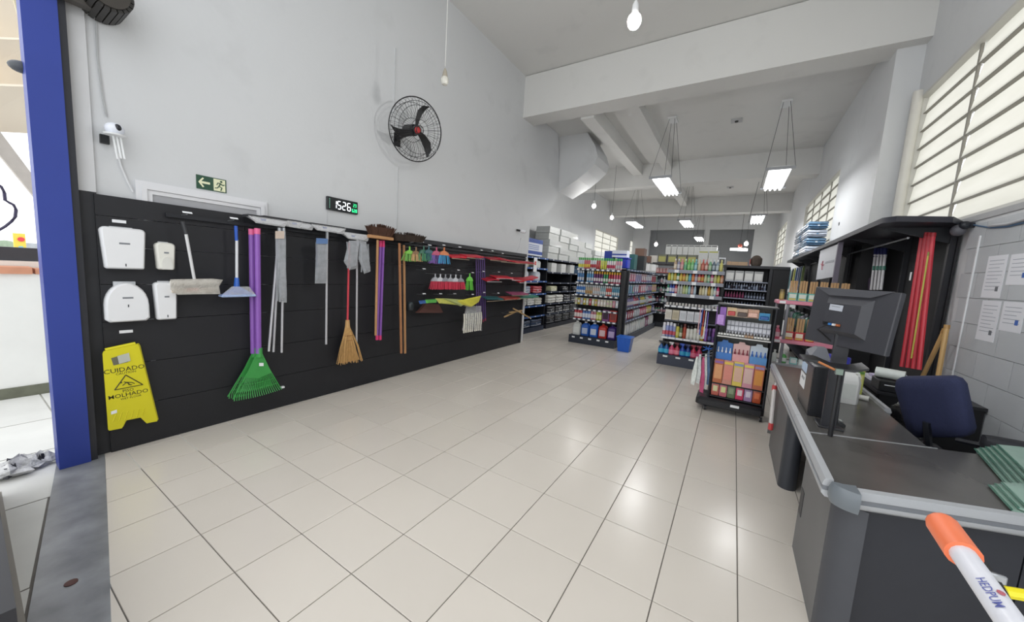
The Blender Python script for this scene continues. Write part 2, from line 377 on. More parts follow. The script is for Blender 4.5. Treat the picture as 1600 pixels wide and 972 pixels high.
part('board', MB().box(-14.1, -14, A.y, B_.y, B_.z, A.z), pm('e8cf55', .6), t)
c1, c2 = onX(-13.98, 33, 374), onX(-13.98, 33, 389)
part('pink_blot', MB().tube([(-14, c1.y, c1.z), (-13.97, c1.y, c1.z)], .05, 12), pm('d8434f', .6), t)
part('blue_blot', MB().box(-14, -13.97, c2.y-.03, c2.y+.03, c2.z-.06, c2.z+.06), pm('7db8cf', .6), t)
part('post', MB().box(-14.08, -14.02, (A.y+B_.y)/2-.05, (A.y+B_.y)/2+.05, -.05, B_.z), pm('707478', .6), t)
for k, (px_, h_) in enumerate(((8, 385), (50, 380))):
    p = onX(-16, px_, h_); single('street_tree' if k == 0 else 'roof_stub', MB().ball((p.x, p.y, p.z), .2, 8, 6, (1, 1.2, .8)) if k == 0 else MB().box(-16.2, -16, p.y-.1, p.y+.3, p.z-.6, p.z), pm('8fa08a' if k == 0 else 'a9adb2', .9, var=.3), ('faint green treetop beyond the boundary wall', 'grey rooftop stub right of the yellow billboard')[k], ('tree', 'roof')[k])
# awning: sloping cream sheets, each its own panel
q = [onX(-5.2, *p) for p in ((-60, -30), (60, -30))]
t = thing('awning', (-4.9, .3, 2.9), 'cream canvas awning with dark seams over the entrance pavement', 'awning')
AW = pm('e9ddca', .7, var=.05, scale=3)
seams = [(-20, 60), (62, 130), (132, 203)]
prev = -60
for (sa, sb) in ((-70, 58), (61, 131), (134, 205)):
    c = [onX(-5.0, -60, sa-2), onX(-5.0, 56, sa+2), onX(-5.4, 56, sb+4), onX(-5.4, -60, sb-2)]
    part('canvas_panel', MB().prism([tuple(p) for p in c], (-.02, 0, .02)), AW, t, smooth=0)
c = [onX(-5.35, 24, -10), onX(-5.35, 34, -10), onX(-5.35, 54, 98), onX(-5.35, 48, 98)]
c = [onX(-4.6, 18, -12), onX(-4.6, 34, -12), onX(-4.6, 56, 88), onX(-4.6, 50, 98)]
part('awning_edge', MB().prism([tuple(p) for p in c], (-.04, 0, 0)), pm('c9bfa0', .6), t)
c = [onX(-5.3, 0, 205), onX(-5.3, 60, 285), onX(-5.3, 60, 315), onX(-5.3, -2, 240)]
part('support_beam', MB().prism([tuple(p) for p in c], (-.08, 0, 0)), pm('b9b2aa', .7, var=.15), t)
q = onX(-4.0, 33, 105)
t = thing('flood_lamp', tuple(onX(-4.0, 57, 106)), 'small round black flood lamp on the blue post', 'lamp')
part('lamp_head', MB().ball(tuple(q), .04, 12, 8, (1, 1.35, .9)), pm('4b4f54', .4), t)
part('bracket', MB().tube([tuple(q), tuple(onX(-4.0, 57, 106))], .012, 6), pm('3a3c40', .4), t)
c = [onX(-4.5, *p) for p in ((-8, 285), (2, 292), (7, 302), (8, 313), (15, 317), (21, 320), (25, 328), (24, 338), (18, 346), (8, 354), (-6, 362))]
single('cable_loop', MB().tube([tuple(p) for p in c], .009, 6), pm('3b3550', .5), 'dark cable loop hanging at the left frame edge outdoors', 'cable')
c = [onX(-4.4, *p) for p in ((0, 350), (20, 300))]
# crumpled black and white plastic on the pavement
q = onZ(0, 35, 735); random.seed(3)
for k, (px_, py_, s_) in enumerate(((14, 744, .11), (34, 735, .12), (58, 728, .09))):
    c = onZ(-.004, px_, py_); rings = []
    for j in range(6):
        a_ = j/5; rr = s_*math.sin(PI*(.18+.8*a_)); rings.append([(c.x+rr*(1+.5*random.uniform(-1, 1))*math.cos(2*PI*i/9)*.8, c.y+rr*(1+.5*random.uniform(-1, 1))*math.sin(2*PI*i/9), c.z+.09*a_*(1+.45*random.uniform(-1, 1))) for i in range(9)])
    cm = pm('d9dade', .3, var=.9, scale=28, bump=.8)
    single('crumpled_plastic', MB().loft(rings), cm, ('crumpled grey and white plastic at the left frame edge', 'middle lump of crumpled black and white plastic on pavement', 'crumpled plastic lump touching the blue post')[k], 'litter', smooth=0)
    o9 = [o for o in COL.objects if o.name.startswith('crumpled_plastic') and not o.parent][-1]
    for j in range(5):
        a9 = random.uniform(0, 6.28); r9 = s_*random.uniform(.3, .9); cx9, cy9 = c.x+r9*math.cos(a9)*.8, c.y+r9*math.sin(a9); w9 = s_*.3
        link('dark_fold', MB().loft([[(w9*math.cos(2*PI*i/5+a9)*(1-.5*h9)+cx9-c.x, w9*.6*math.sin(2*PI*i/5+a9)*(1-.5*h9)+cy9-c.y, .02+.06*h9*random.uniform(.6, 1.2)) for i in range(5)] for h9 in (0, 1)]).mesh('dark_fold', pm('26262e', .3, var=.3), 0), o9)
# dark gate leaf at the lower left corner
c = [onZ(0, 4, 780), onZ(0, 42, 985)]
A, B_ = c; dr = (B_-A).normalized()
A = A - dr*.05; B_ = B_ + dr*.6; nrm = Vector((-dr.y, dr.x, 0)); nrm = nrm if nrm.x < 0 else -nrm
t = thing('gate_leaf', (A.x, A.y, -.004), 'dark folded gate leaf with pale edge in the lower left corner', 'gate')
for nm, o0_, o1_, h_, m_ in (('edge_strip', 0, .03, .03, pm('97928a', .6)), ('gate_panel', .031, .07, .5, pm('2a2a2e', .5))):
    a1_, b1_, a2_, b2_ = A+nrm*o0_, B_+nrm*o0_, A+nrm*o1_, B_+nrm*o1_
    part(nm, MB().hexa([(p.x, p.y, -.004) for p in (a1_, b1_, b2_, a2_)]+[(p.x, p.y, h_) for p in (a1_, b1_, b2_, a2_)]), m_, t)

# ------------------------------------------------------------------ white door behind the panel
FRW = pm('dcdde0', .45, var=.02)
c = [onX(XL, 210, 282), onX(XL, 416, 317)]
fr = MB(); ya, yb_, zt = c[0].y, c[1].y, 2.10
for i, (w_, d_) in enumerate(((0, .02), (.030, .035), (.062, .022))):
    fr.box(XL, XL+d_, ya+w_, yb_-w_, zt-w_-.03, zt-w_).box(XL, XL+d_, ya+w_, ya+w_+.03, 0, zt-w_-.03).box(XL, XL+d_, yb_-w_-.03, yb_-w_, 0, zt-w_-.03)
d1 = struct('door_1', fr, FRW)
struct('door_leaf', MB().box(XL+.002, XL+.012, ya+.055, yb_-.055, 0, zt-.055), pm('a5a6aa', .5, var=.02), d1)

# ------------------------------------------------------------------ black display panel
PX = XL+.045      # front face of the panel boards
t = thing('slatwall_display', (XL+.03, 3.7, 0), 'long black slatted display panel along the left wall', 'display panel')
PT = 1.95; PE = 6.78
zs = [0, .34, .68, 1.02, 1.30, 1.58, 1.80]
for k in range(len(zs)-1):
    part('slat', MB().box(XL+.003, PX, .63, PE, zs[k]+.002, zs[k+1]-.002), BLACK, t)
part('slat', MB().box(XL+.003, PX, .63, 1.55, 1.802, 1.948), BLACK, t)
part('slat', MB().box(XL+.003, PX, 1.554, PE, 1.802, PT), BLACK, t)
part('header_rail', MB().box(XL+.03, PX+.03, 1.0, PE+.05, 1.845, 1.875).box(PX+.001, PX+.035, 1.8, PE+.05, 1.9, PT+.012), BLACKM, t)
part('end_board', MB().box(XL+.001, PX+.012, PE, PE+.05, 0, PT+.012), pm('232428', .5), t)

def price_tag_mb(c, u, w, h, tilt=.4):
    c = Vector(c); u = Vector(u).normalized(); n = Vector((1, 0, 0)) if abs(u.y) > .5 else Vector((0, -1, 0))
    v = Vector((0, 0, 1))-n*tilt; v.normalize(); mb = MB()
    p = [c-u*w/2-v*h/2, c+u*w/2-v*h/2, c+u*w/2+v*h/2, c-u*w/2+v*h/2]
    return mb.prism([tuple(x) for x in p], n*.002)
# prong hooks with little white tags, rows read off the panel
rows = {'top': ((293, 332), (366, 341), (643, 378), (660, 378), (672, 383), (694, 383), (719, 386), (753, 391), (770, 392), (786, 396)),
        'middle': ((663, 420), (692, 421), (717, 422), (739, 426), (756, 424), (780, 425), (800, 427)),
        'lower': ((663, 459), (689, 459), (711, 459), (739, 460), (757, 457), (779, 458), (800, 459))}
for rn, pts in rows.items():
    for k, (px_, py_) in enumerate(pts):
        c = onX(PX+.16, px_, py_)
        if c.z > 1.93 and k > 1: c.z = min(c.z, 1.93)
        t = thing('display_hook', (PX, c.y, c.z), '%s chrome display hook from the left in the %s row of the black panel' % (ordn(k), rn), 'hook', 'hooks with price tags on the black panel')
        part('prong', MB().tube([(PX-.002, c.y, c.z-.02), (PX+.15, c.y, c.z-.015)], .0035, 5), CHROME, t)
        part('price_tag', price_tag_mb((PX+.155, c.y, c.z), (0, 1, 0), .06, .022, 1.2), TAG, t)

# small white labels and dispensers
for k, (px_, py_) in enumerate(((186, 346), (197, 518))):
    c = onX(PX, px_, py_)
    single('shelf_label', MB().box(PX+.0005, PX+.004, c.y-.036, c.y+.036, c.z-.011, c.z+.011), TAG, ('small white label above the large square towel dispenser', 'small white label above the yellow wet floor sign')[k], 'label')
GREYI = pm('7c8086', .5); DKI = pm('3a3d42', .4)
def dispenser(kind, pts, label, col='e9eaec'):
    q = [onX(PX, *p) for p in pts]; y0 = sum(p.y for p in (q[0], q[3]))/2; y1 = sum(p.y for p in (q[1], q[2]))/2; z1 = (q[0].z+q[1].z)/2; z0 = (q[2].z+q[3].z)/2
    w, h = y1-y0, z1-z0; cy = (y0+y1)/2; t = thing(kind[0], (PX, cy, z0), label, 'dispenser'); mb = MB(); D = .085
    def outline(i):
        pts = []
        if kind[1] == 'round':
            for k in range(13):
                a_ = PI*k/12; pts.append((cy+(w/2-i)*math.cos(a_), z0+h*.42+(h*.58-i)*math.sin(a_)))
            pts += [(y0+i, z0+.02+i), (y0+.02+i, z0+i), (y1-.02-i, z0+i), (y1-i, z0+.02+i)]
        else:
            r_ = .03; bul = .012 if kind[1] == 'square' else .006
            for (cx_, cz_, s_) in ((y1-r_, z1-r_, 0), (y0+r_, z1-r_, 1), (y0+r_*.6+bul, z0+r_*.5, 2), (y1-r_*.6-bul, z0+r_*.5, 3)):
                rr = (r_ if s_ < 2 else r_*.5)-i
                for k in range(5):
                    a_ = PI/2*(s_+k/4); pts.append((cx_+max(rr, .002)*math.cos(a_), cz_+max(rr, .002)*math.sin(a_)))
        return pts
    mb.loft([[(PX+d, p[0], p[1]) for p in outline(i)] for d, i in ((0.0005, .004), (D*.5, 0), (D*.85, .002), (D, .012))])
    part('cover', mb, pm(col, .3, var=.02), t)
    part('logo', MB().box(PX+D, PX+D+.0015, cy-.028 if w > .2 else cy-.014, cy+.028 if w > .2 else cy+.014, z0+h*.6, z0+h*.6+.012), GREYI, t)
    if kind[1] != 'soap': part('lock', MB().box(PX+D-.003, PX+D+.001, cy-.003, cy+.003, z0+h*(.07 if kind[1] != 'round' else .38), z0+h*(.07 if kind[1] != 'round' else .38)+.02), DKI, t)
    else: part('push_bar', MB().prism([(PX+D-.002, cy+.032*math.cos(a_), z0+.05+.05*math.sin(a_)) for a_ in [PI*k/8 for k in range(9)]]+[(PX+D-.002, cy-.032, z0+.005), (PX+D-.002, cy+.032, z0+.005)], (.012, 0, 0)), pm('dcdcd6', .35), t)
    part('back_plate', MB().box(PX+.0002, PX+.012, cy-w*.25, cy+w*.25, z1-.03, z1+.006), pm('c4c7cb', .4), t)
dispenser(('towel_dispenser', 'square'), ((152, 354), (224, 358), (225, 420), (155, 420)), 'large square white paper towel dispenser on the black panel')
dispenser(('roll_dispenser', 'round'), ((158, 440), (229, 442), (229, 500), (161, 502)), 'round-topped white toilet roll dispenser below the square one')
dispenser(('soap_dispenser', 'soap'), ((238, 378), (270, 380), (270, 421), (240, 421)), 'small cream soap dispenser, upper right of the dispensers', 'e3e2da')
dispenser(('cup_dispenser', 'tall'), ((237, 439), (273, 441), (273, 498), (238, 498)), 'narrow white dispenser under the small cream soap dispenser')

# wet floor sign
YEL = pm('dcd21f', .4, var=.04); YINK = pm('3b3913', .5)
SX = PX+.02
t = thing('wet_floor_sign', (SX, .76, .15), 'yellow folding wet floor caution sign hung on the black panel', 'sign')
TL, TR, BR, BL = [onX(SX, *p) for p in ((158, 548), (214, 536), (244, 656), (167, 671))]
def sg(u, v): a_ = TL.lerp(TR, u); b_ = BL.lerp(BR, u); return a_.lerp(b_, v)
def plate(off, th_, sh=0):
    ol = [(0, .03), (.03, 0), (.97, 0), (1, .03), (1, .985), (.985, 1), (.76, 1), (.66, .91), (.36, .91), (.26, 1), (.02, 1), (0, .985)]
    return MB().prism([(SX+off, sg(u, v).y+sh, sg(u, v).z) for u, v in ol], (th_, 0, 0))
part('front_leaf', plate(.03, .012), YEL, t)
part('rear_leaf', plate(0.004, .012, .012), pm('c9bf1c', .4), t)
part('hinge', MB().tube([(SX+.03, sg(.08, -.01).y, sg(.08, -.01).z), (SX+.03, sg(.92, -.01).y, sg(.92, -.01).z)], .012, 8), YEL, t)
fx = SX+.042
def on_sign(u, v): p = sg(u, v); return (fx+.0006, p.y, p.z)
ud = sg(1, .5)-sg(0, .5); vd = sg(.5, 0)-sg(.5, 1)
txt = MB()
for s_, sz, u, v in (('CUIDADO', .047, .5, .27), ('CAUTION', .024, .52, .315), ('PISO', .03, .5, .535), ('MOLHADO', .043, .5, .585), ('WET FLOOR', .02, .54, .63)):
    text_mb(txt, s_, sz, on_sign(u, v), ud, vd)
part('lettering', txt, YINK, t, smooth=0)['kind'] = 'stuff'
tri = MB()
A, B_, C_ = [Vector(on_sign(*p)) for p in ((.5, .34), (.86, .5), (.2, .5))]
for a_, b_ in ((A, B_), (B_, C_), (C_, A)): tri.tube([tuple(a_), tuple(b_)], .0035, 5)
c = Vector(on_sign(.52, .445)); U, V = ud.normalized(), vd.normalized()
for a_, b_ in (((-.03, -.012), (-.005, .008)), ((-.005, .008), (.02, .0)), ((.02, 0), (.035, -.014)), ((-.005, .008), (.012, -.02)), ((-.02, .015), (.005, .002)), ((0, -.012), (.02, -.02))):
    tri.tube([tuple(c+U*a_[0]+V*a_[1]), tuple(c+U*b_[0]+V*b_[1])], .003, 5)
tri.ball(tuple(c+U*(-.036)+V*.014), .007, 8, 6)
part('warning_triangle', tri, YINK, t)
hp = [on_sign(*p) for p in ((.2, .1), (.62, .09), (.62, .19), (.24, .195))]
part('hand_slot', MB().prism(hp, (.0015, 0, 0)), pm('6b6a58', .6), t)
part('price_label', MB().prism([(p[0]+.003, p[1], p[2]) for p in [on_sign(*q_) for q_ in ((.36, .09), (.68, .08), (.68, .18), (.38, .19))]], (.001, 0, 0)), pm('bfc2b8', .4), t)
part('sticker', MB().prism([on_sign(*p) for p in ((.08, .76), (.2, .75), (.2, .79), (.08, .80))], (.001, 0, 0)), TAG, t)
rb = MB()
for k in range(6):
    a_, b_ = Vector(on_sign(.1+k*.12, .90)), Vector(on_sign(.18+k*.12, .80)); rb.tube([tuple(a_), tuple(b_)], .003, 4)
part('ribs', rb, YEL, t)

# ------------------------------------------------------------------ cleaning tools on the panel
XB1 = PX+.10
def P1(px_, py_, dx=0): return tuple(onX(XB1+dx, px_, py_))
def pole(nm, a_, b_, r, m, t, lab=None): return part(nm, MB().tube([P1(*a_), P1(*b_)], r, 8), m, t, lab)
PURP = pm('8d5cb4', .4, var=.05); PINK = pm('e0407c', .4); REDP = pm('cf4350', .4, var=.05); WOOD = pm('b98a5e', .6, var=.18, scale=9); WOODD = pm('a5714b', .6, var=.18, scale=9)
FILM = plastic_film(); FILM2 = plastic_film('d4d8dd', .38)
SILV = pm('c9c9cd', .35, .4, var=.04)
# 1 wrapped white roller mop
c = P1(303, 445); t = thing('flat_mop', c, 'white-handled mop with plastic-wrapped white head beside the dispensers', 'mop')
pole('handle', (290, 362), (304, 438), .011, pm('d5d5d6', .4), t); pole('grip', (285, 346), (291, 366), .013, pm('35363a', .5), t)
a_, b_ = P1(266, 443), P1(338, 441)
part('roller_head', MB().tube([a_, b_], .022, 10), pm('e2e0da', .8, var=.08, bump=.5), t)
part('clamp', MB().box(a_[0]-.02, a_[0]+.02, a_[1]+.01, b_[1]-.01, P1(300, 457)[2], P1(300, 450)[2]), pm('cdbfae', .5), t)
part('red_stamp', MB().box(a_[0]+.021, a_[0]+.023, P1(290, 453)[1], P1(309, 453)[1], P1(300, 455)[2], P1(300, 450)[2]), pm('d3704e', .5), t)
part('wrapping', MB().prism([(a_[0]+.03, P1(x_, y_)[1], P1(x_, y_)[2]) for x_, y_ in ((264, 436), (330, 435), (346, 437), (340, 447), (342, 459), (275, 460), (264, 452))], (.001, 0, 0)), plastic_film('d9d5cc', .45), t)
# 2 blue triangular mop
t = thing('blue_mop', P1(370, 462), 'blue triangular mop with white handle and blue grip', 'mop')
pole('handle', (370, 374), (370, 436), .0115, pm('d8dade', .4), t); pole('grip', (368.5, 353), (369.5, 376), .013, pm('2858b8', .4), t)
BL_ = pm('2c62bd', .35)
part('socket', MB().tube([P1(370, 434), P1(370, 455)], .017, 8, r1=.026), BL_, t)
c = [P1(343, 461), P1(396, 461)]
part('frame', MB().prism([(XB1+.05, c[0][1], c[0][2]), (XB1+.05, c[1][1], c[1][2]), (XB1+.02, (c[0][1]+c[1][1])/2+.02, P1(370, 448)[2]), (XB1+.02, (c[0][1]+c[1][1])/2-.02, P1(370, 448)[2])], (-.03, 0, 0)), BL_, t)
part('mop_pad', MB().box(XB1-.03, XB1+.06, c[0][1], c[1][1], c[0][2]-.016, c[0][2]+.004, .006), pm('9fb2d6', .8, var=.3, scale=40), t)
part('wrapping', MB().prism([(XB1+.055, P1(x_, y_)[1], P1(x_, y_)[2]) for x_, y_ in ((342, 460), (358, 447), (385, 447), (397, 462))], (.001, 0, 0)), FILM, t)
# 3 two purple rakes with green heads
def rake(dx, hx0, hx1, base, fan_l, fan_r, apex, label):
    t = thing('garden_rake', P1(*apex, dx), label, 'rake', 'purple-handled green rakes')
    part('handle', MB().tube([P1(*hx0, dx), P1(*hx1, dx)], .024, 10), PURP, t)
    part('end_cap', MB().tube([P1(hx0[0], hx0[1]-4, dx), P1(hx0[0], hx0[1]+5, dx)], .0255, 10), pm('e46a9a', .4), t)
    GR = pm('3f9a4b', .4, var=.1); A_ = Vector(P1(*apex, dx)); L_ = Vector(P1(*fan_l, dx)); R_ = Vector(P1(*fan_r, dx))
    th_ = MB(); n = 22
    for k in range(n):
        e_ = L_.lerp(R_, k/(n-1)); e_.z -= .012*math.sin(PI*k/(n-1)); m_ = A_.lerp(e_, .5)
        th_.tube([tuple(m_), tuple(A_.lerp(e_, .93)), tuple(e_+Vector((.025, 0, -.012)))], .0042, 4)
    part('tines', th_, GR, t)
    wl_, wr_ = A_.lerp(L_, .56), A_.lerp(R_, .56)
    part('web', MB().prism([tuple(A_+Vector((-.004, -.02, 0))), tuple(A_+Vector((-.004, .02, 0))), tuple(wr_), tuple(wr_.lerp(wl_, .5)+Vector((0, 0, -.03))), tuple(wl_)], (.006, 0, 0)), GR, t)
    for f_ in (.72, .86):
        a__, b__ = A_.lerp(L_, f_), A_.lerp(R_, f_); part('cross_band', MB().tube([tuple(a__), tuple(a__.lerp(b__, .5)+Vector((0, 0, -.01))), tuple(b__)], .004, 4), GR, t)
    for e_ in (L_, R_): part('side_rib', MB().tube([tuple(A_), tuple(e_)], .0055, 5), GR, t)
    part('socket', MB().tube([tuple(A_+Vector((0, 0, .04))), tuple(A_+Vector((0, 0, -.05)))], .027, 8), GR, t)
    part('sticker', MB().prism([(A_.x+.016, P1(x_, y_)[1], P1(x_, y_)[2]) for x_, y_ in ((402, 566), (409, 566), (409, 571), (402, 571))], (.001, 0, 0)), TAG, t)
rake(-.035, (393, 362), (396, 552), None, (356, 620), (425, 603), (398, 550), 'rear purple-handled rake with green tines, nearer the doorway')
rake(.02, (402, 361), (404, 552), None, (364, 624), (438, 606), (405, 550), 'front purple-handled rake with green fan head and price sticker')
c = P1(440, 605, .02)
single('white_clip', MB().box(c[0]-.01, c[0]+.02, c[1]-.005, c[1]+.02, c[2]-.008, c[2]+.008), WHITE, 'small white tag clip at the right tip of the green rake', 'clip')
# 4-7 squeegees with aluminium poles, heads up
def squeegee(px0, px1, py0, py1, poles, label, dx0=0, blade='2b2c30'):
    a_, b_ = Vector(P1(px0, py0, dx0)), Vector(P1(px1, py1, dx0))
    t = thing('squeegee', tuple(a_.lerp(b_, .5)), label, 'squeegee', 'squeegees hung head up on the black panel')
    cy_ = (a_.y+b_.y)/2; zz = (a_.z+b_.z)/2
    part('blade', MB().box(a_.x-.09, a_.x+.03, a_.y, b_.y, zz+.012, zz+.034), pm(blade, .6), t)
    part('head_bar', MB().prism([(a_.x+.031, a_.y+.0, zz+.012), (a_.x+.031, b_.y, zz+.012), (a_.x+.031, b_.y-.06, zz-.028), (a_.x+.031, a_.y+.08, zz-.028)], (-.05, 0, 0)), pm('d9dbdf', .35, .2, var=.1), t)
    part('brand_patch', MB().prism([(a_.x+.032, cy_-.07, zz+.008), (a_.x+.032, cy_-.02, zz+.008), (a_.x+.032, cy_-.025, zz-.01), (a_.x+.032, cy_-.065, zz-.01)], (.001, 0, 0)), pm('3d62a8', .4), t)
    part('wrapping', MB().prism([(a_.x+.04, a_.y-.01, zz+.02), (a_.x+.04, b_.y+.01, zz+.02), (a_.x+.045, b_.y-.03, zz-.045), (a_.x+.045, a_.y+.05, zz-.04)], (.001, 0, 0)), FILM, t)
    for (x0_, y0_, x1_, y1_) in poles:
        part('handle', MB().tube([P1(x0_, y0_, dx0), P1(x1_, y1_, dx0)], .0115, 8), SILV, t)
        part('socket', MB().tube([P1(x0_, y0_-6, dx0), P1(x0_, y0_+6, dx0)], .015, 8), CHROME, t)
squeegee(386, 446, 341, 348, [(436, 362, 420, 549)], 'squeegee nearest the doorway, pole slanting, left of plastic-wrapped refill', .03)
squeegee(410, 468, 343, 350, [(437, 362, 427, 550)], 'second squeegee from the doorway, pole touching the first', -.01)
squeegee(440, 488, 347, 354, [(443, 362, 440, 551)], 'third squeegee with straight pole behind plastic-wrapped refill', .0)
squeegee(484, 536, 354, 359, [(511, 368, 509.5, 538)], 'squeegee with one aluminium pole between rakes and red broom', .02)
squeegee(534, 574, 369, 370, [(558, 378, 557, 535)], 'squeegee with aluminium pole right of the red straw broom', .0, 'c4c6ca')
def bag(nm, pts, dx, label, cat, m=None, card=None, inner=None, group=None):
    q_ = [P1(x_, y_, dx) for x_, y_ in pts]; t = thing(nm, q_[0], label, cat, group)
    mb = MB(); C_ = Vector((0, 0, 0))
    for p in q_: C_ += Vector(p)
    C_ /= len(q_); front = [tuple(Vector(p)+Vector((.0, 0, 0))) for p in q_]; mid = [tuple(C_.lerp(Vector(p), .75)+Vector((.03, 0, 0))) for p in q_]; back = [tuple(C_.lerp(Vector(p), .75)+Vector((-.025, 0, 0))) for p in q_]
    mb.loft([back, front, mid]); part('film', mb, m or FILM2, t)
    if inner:
        im = MB(); ys = sorted(p[1] for p in q_); zs_ = sorted(p[2] for p in q_); random.seed(len(pts)*7)
        for k in range(inner[0]):
            y_ = ys[0]+(ys[-1]-ys[0])*(k+.7)/(inner[0]+.6)
            im.tube([(q_[0][0], y_+random.uniform(-.008, .008), zs_[-1]-inner[2]), (q_[0][0]+.012, y_+random.uniform(-.01, .01), (zs_[0]+zs_[-1])/2), (q_[0][0]+.004, y_+random.uniform(-.012, .012), zs_[0]+.02)], inner[3], 5)
        part('strands', im, inner[1], t)
    if card:
        c_ = [P1(x_, y_, dx+.034) for x_, y_ in card[0]]; part('header_card', MB().prism(c_, (.002, 0, 0)), pm(card[1], .5), t)
    return t
GREYS = pm('8f9296', .7, var=.2, scale=30)
bag('mop_refill', ((430, 361), (446, 361), (446, 420), (448, 473), (436, 472), (431, 430)), .06, 'long plastic-wrapped refill hanging in front of the first squeegees', 'refill', card=(((430, 361), (444, 361), (444, 373), (430, 373)), 'cdbcae'), inner=(4, GREYS, .05, .008))
bag('mop_refill', ((494, 373), (512, 373), (510, 443), (492, 443)), .05, 'plastic-wrapped refill with blue header beside the fourth squeegee', 'refill', card=(((494, 372), (512, 373), (512, 381), (494, 381)), '5d7cab'), inner=(4, pm('7f838c', .7, var=.2), .05, .008))
bag('mop_refill', ((545, 376), (562, 376), (556, 420), (546, 422), (537, 409)), .05, 'left plastic-wrapped bundle behind the red broom handle', 'refill', inner=(3, GREYS, .03, .008))
bag('mop_refill', ((562, 376), (572, 378), (579, 424), (569, 428), (560, 405)), .06, 'right plastic-wrapped bundle hanging beside the red broom', 'refill', inner=(3, GREYS, .03, .008))
# 6 straw broom
t = thing('straw_broom', P1(545, 568), 'straw broom with red handle on the black panel', 'broom')
pole('handle', (545.5, 380), (543, 503), .0115, REDP, t)
part('binding', MB().tube([P1(543, 500), P1(543, 512)], .022, 10, r1=.028), pm('c9a06a', .7, var=.2), t)
mb = MB(); T_ = Vector(P1(543, 510)); bl, br = Vector(P1(527, 569)), Vector(P1(564, 563)); random.seed(5)
for k in range(64):
    f_ = random.random(); e_ = bl.lerp(br, f_)+Vector((random.uniform(-.04, .045), 0, random.uniform(-.012, .01))); s_ = T_+Vector((random.uniform(-.015, .015), (f_-.5)*.045, 0)); m_ = s_.lerp(e_, .55)+Vector((.01, (f_-.5)*.03, 0))
    mb.tube([tuple(s_), tuple(m_), tuple(e_)], .0045, 4, r1=.003)
STRAW = pm('c29a62', .8, var=.3, scale=30)
part('straw', mb, STRAW, t)
part('straw_core', MB().loft([[(p.x+dx_, p.y+dy_, p.z) for dx_, dy_ in ((-.02, -w_), (.02, -w_), (.02, w_), (-.02, w_))] for p, w_ in ((T_, .02), (T_.lerp(bl.lerp(br, .5), .5), .06), (T_.lerp(bl.lerp(br, .5), .97), .125))]), STRAW, t)
for f_ in (.25, .38): c = T_.lerp(bl.lerp(br, .5), f_); part('stitching', MB().box(c.x-.024, c.x+.026, c.y-.03-f_*.07, c.y+.03+f_*.07, c.z-.003, c.z+.003), pm('9c6b3c', .7), t)
# 8 brown bristle broom, head up, with poles hanging beside
def bristle_head(nm, pa, pb, top, label, col, dx, wood=True):
    a_, b_ = Vector(P1(*pa, dx)), Vector(P1(*pb, dx)); tz = P1(pa[0], top, dx)[2]
    t = thing(nm, tuple(a_.lerp(b_, .5)), label, 'broom'); M_ = pm(col, .9, var=.4, scale=40); mb = MB(); random.seed(11)
    for k in range(150):
        f_ = random.random(); s_ = a_.lerp(b_, f_)+Vector((random.uniform(-.03, .03), 0, 0)); h_ = (tz-a_.z)*(1-.25*(2*f_-1)**2)
        mb.tube([tuple(s_), tuple(s_+Vector(((s_.x-a_.x)*.8, (f_-.5)*.10, h_*random.uniform(.9, 1))))], .0045, 3, r1=.003)
    part('bristles', mb, M_, t)
    part('bristle_core', MB().loft([[(a_.x-.03, a_.y, a_.z), (a_.x+.03, a_.y, a_.z), (a_.x+.03, b_.y, b_.z), (a_.x-.03, b_.y, b_.z)], [(a_.x-.045, a_.y-.03, a_.z+(tz-a_.z)*.7), (a_.x+.045, a_.y-.03, a_.z+(tz-a_.z)*.7), (a_.x+.045, b_.y+.03, b_.z+(tz-a_.z)*.7), (a_.x-.045, b_.y+.03, b_.z+(tz-a_.z)*.7)]]), M_, t)
    if wood: part('wooden_block', MB().box(a_.x-.04, a_.x+.035, a_.y-.02, b_.y+.03, min(a_.z, b_.z)-.035, min(a_.z, b_.z)+.004, .008), WOOD, t)
    return t
t = bristle_head('bristle_broom', (578, 367), (610, 370), 348, 'brown bristle broom hung head up above wooden block', '4a2f22', .06)
part('handle', MB().tube([P1(590, 375, .06), P1(587, 524, .06)], .015, 8), WOOD, t)
t = bristle_head('bristle_broom', (616, 376), (658, 379), 361, 'long dark bristle broom hung head up right of the brown one', '33271f', .05, False)
part('handle', MB().tube([P1(624, 380, .05), P1(627, 552, .05)], .017, 8), WOODD, t)
t = thing('wooden_pole', P1(633, 552), 'light wooden pole hanging right of the dark broom handle', 'pole')
pole('shaft', (631, 383), (633, 552), .017, WOOD, t)
for k, (x0_, x1_, lab) in enumerate(((594.5, 589, 'left purple pole with pink end caps beside the bristle broom'), (599, 594, 'right purple pole with pink end caps beside the bristle broom'))):
    t = thing('purple_pole', P1(x1_, 530), lab, 'pole', 'purple poles beside the bristle broom')
    pole('shaft', (x0_, 382), (x1_, 527), .017, PURP, t); pole('top_cap', (x0_, 376), (x0_, 386), .0185, PINK, t); pole('bottom_cap', (x1_, 524), (x1_, 531), .0185, PINK, t)
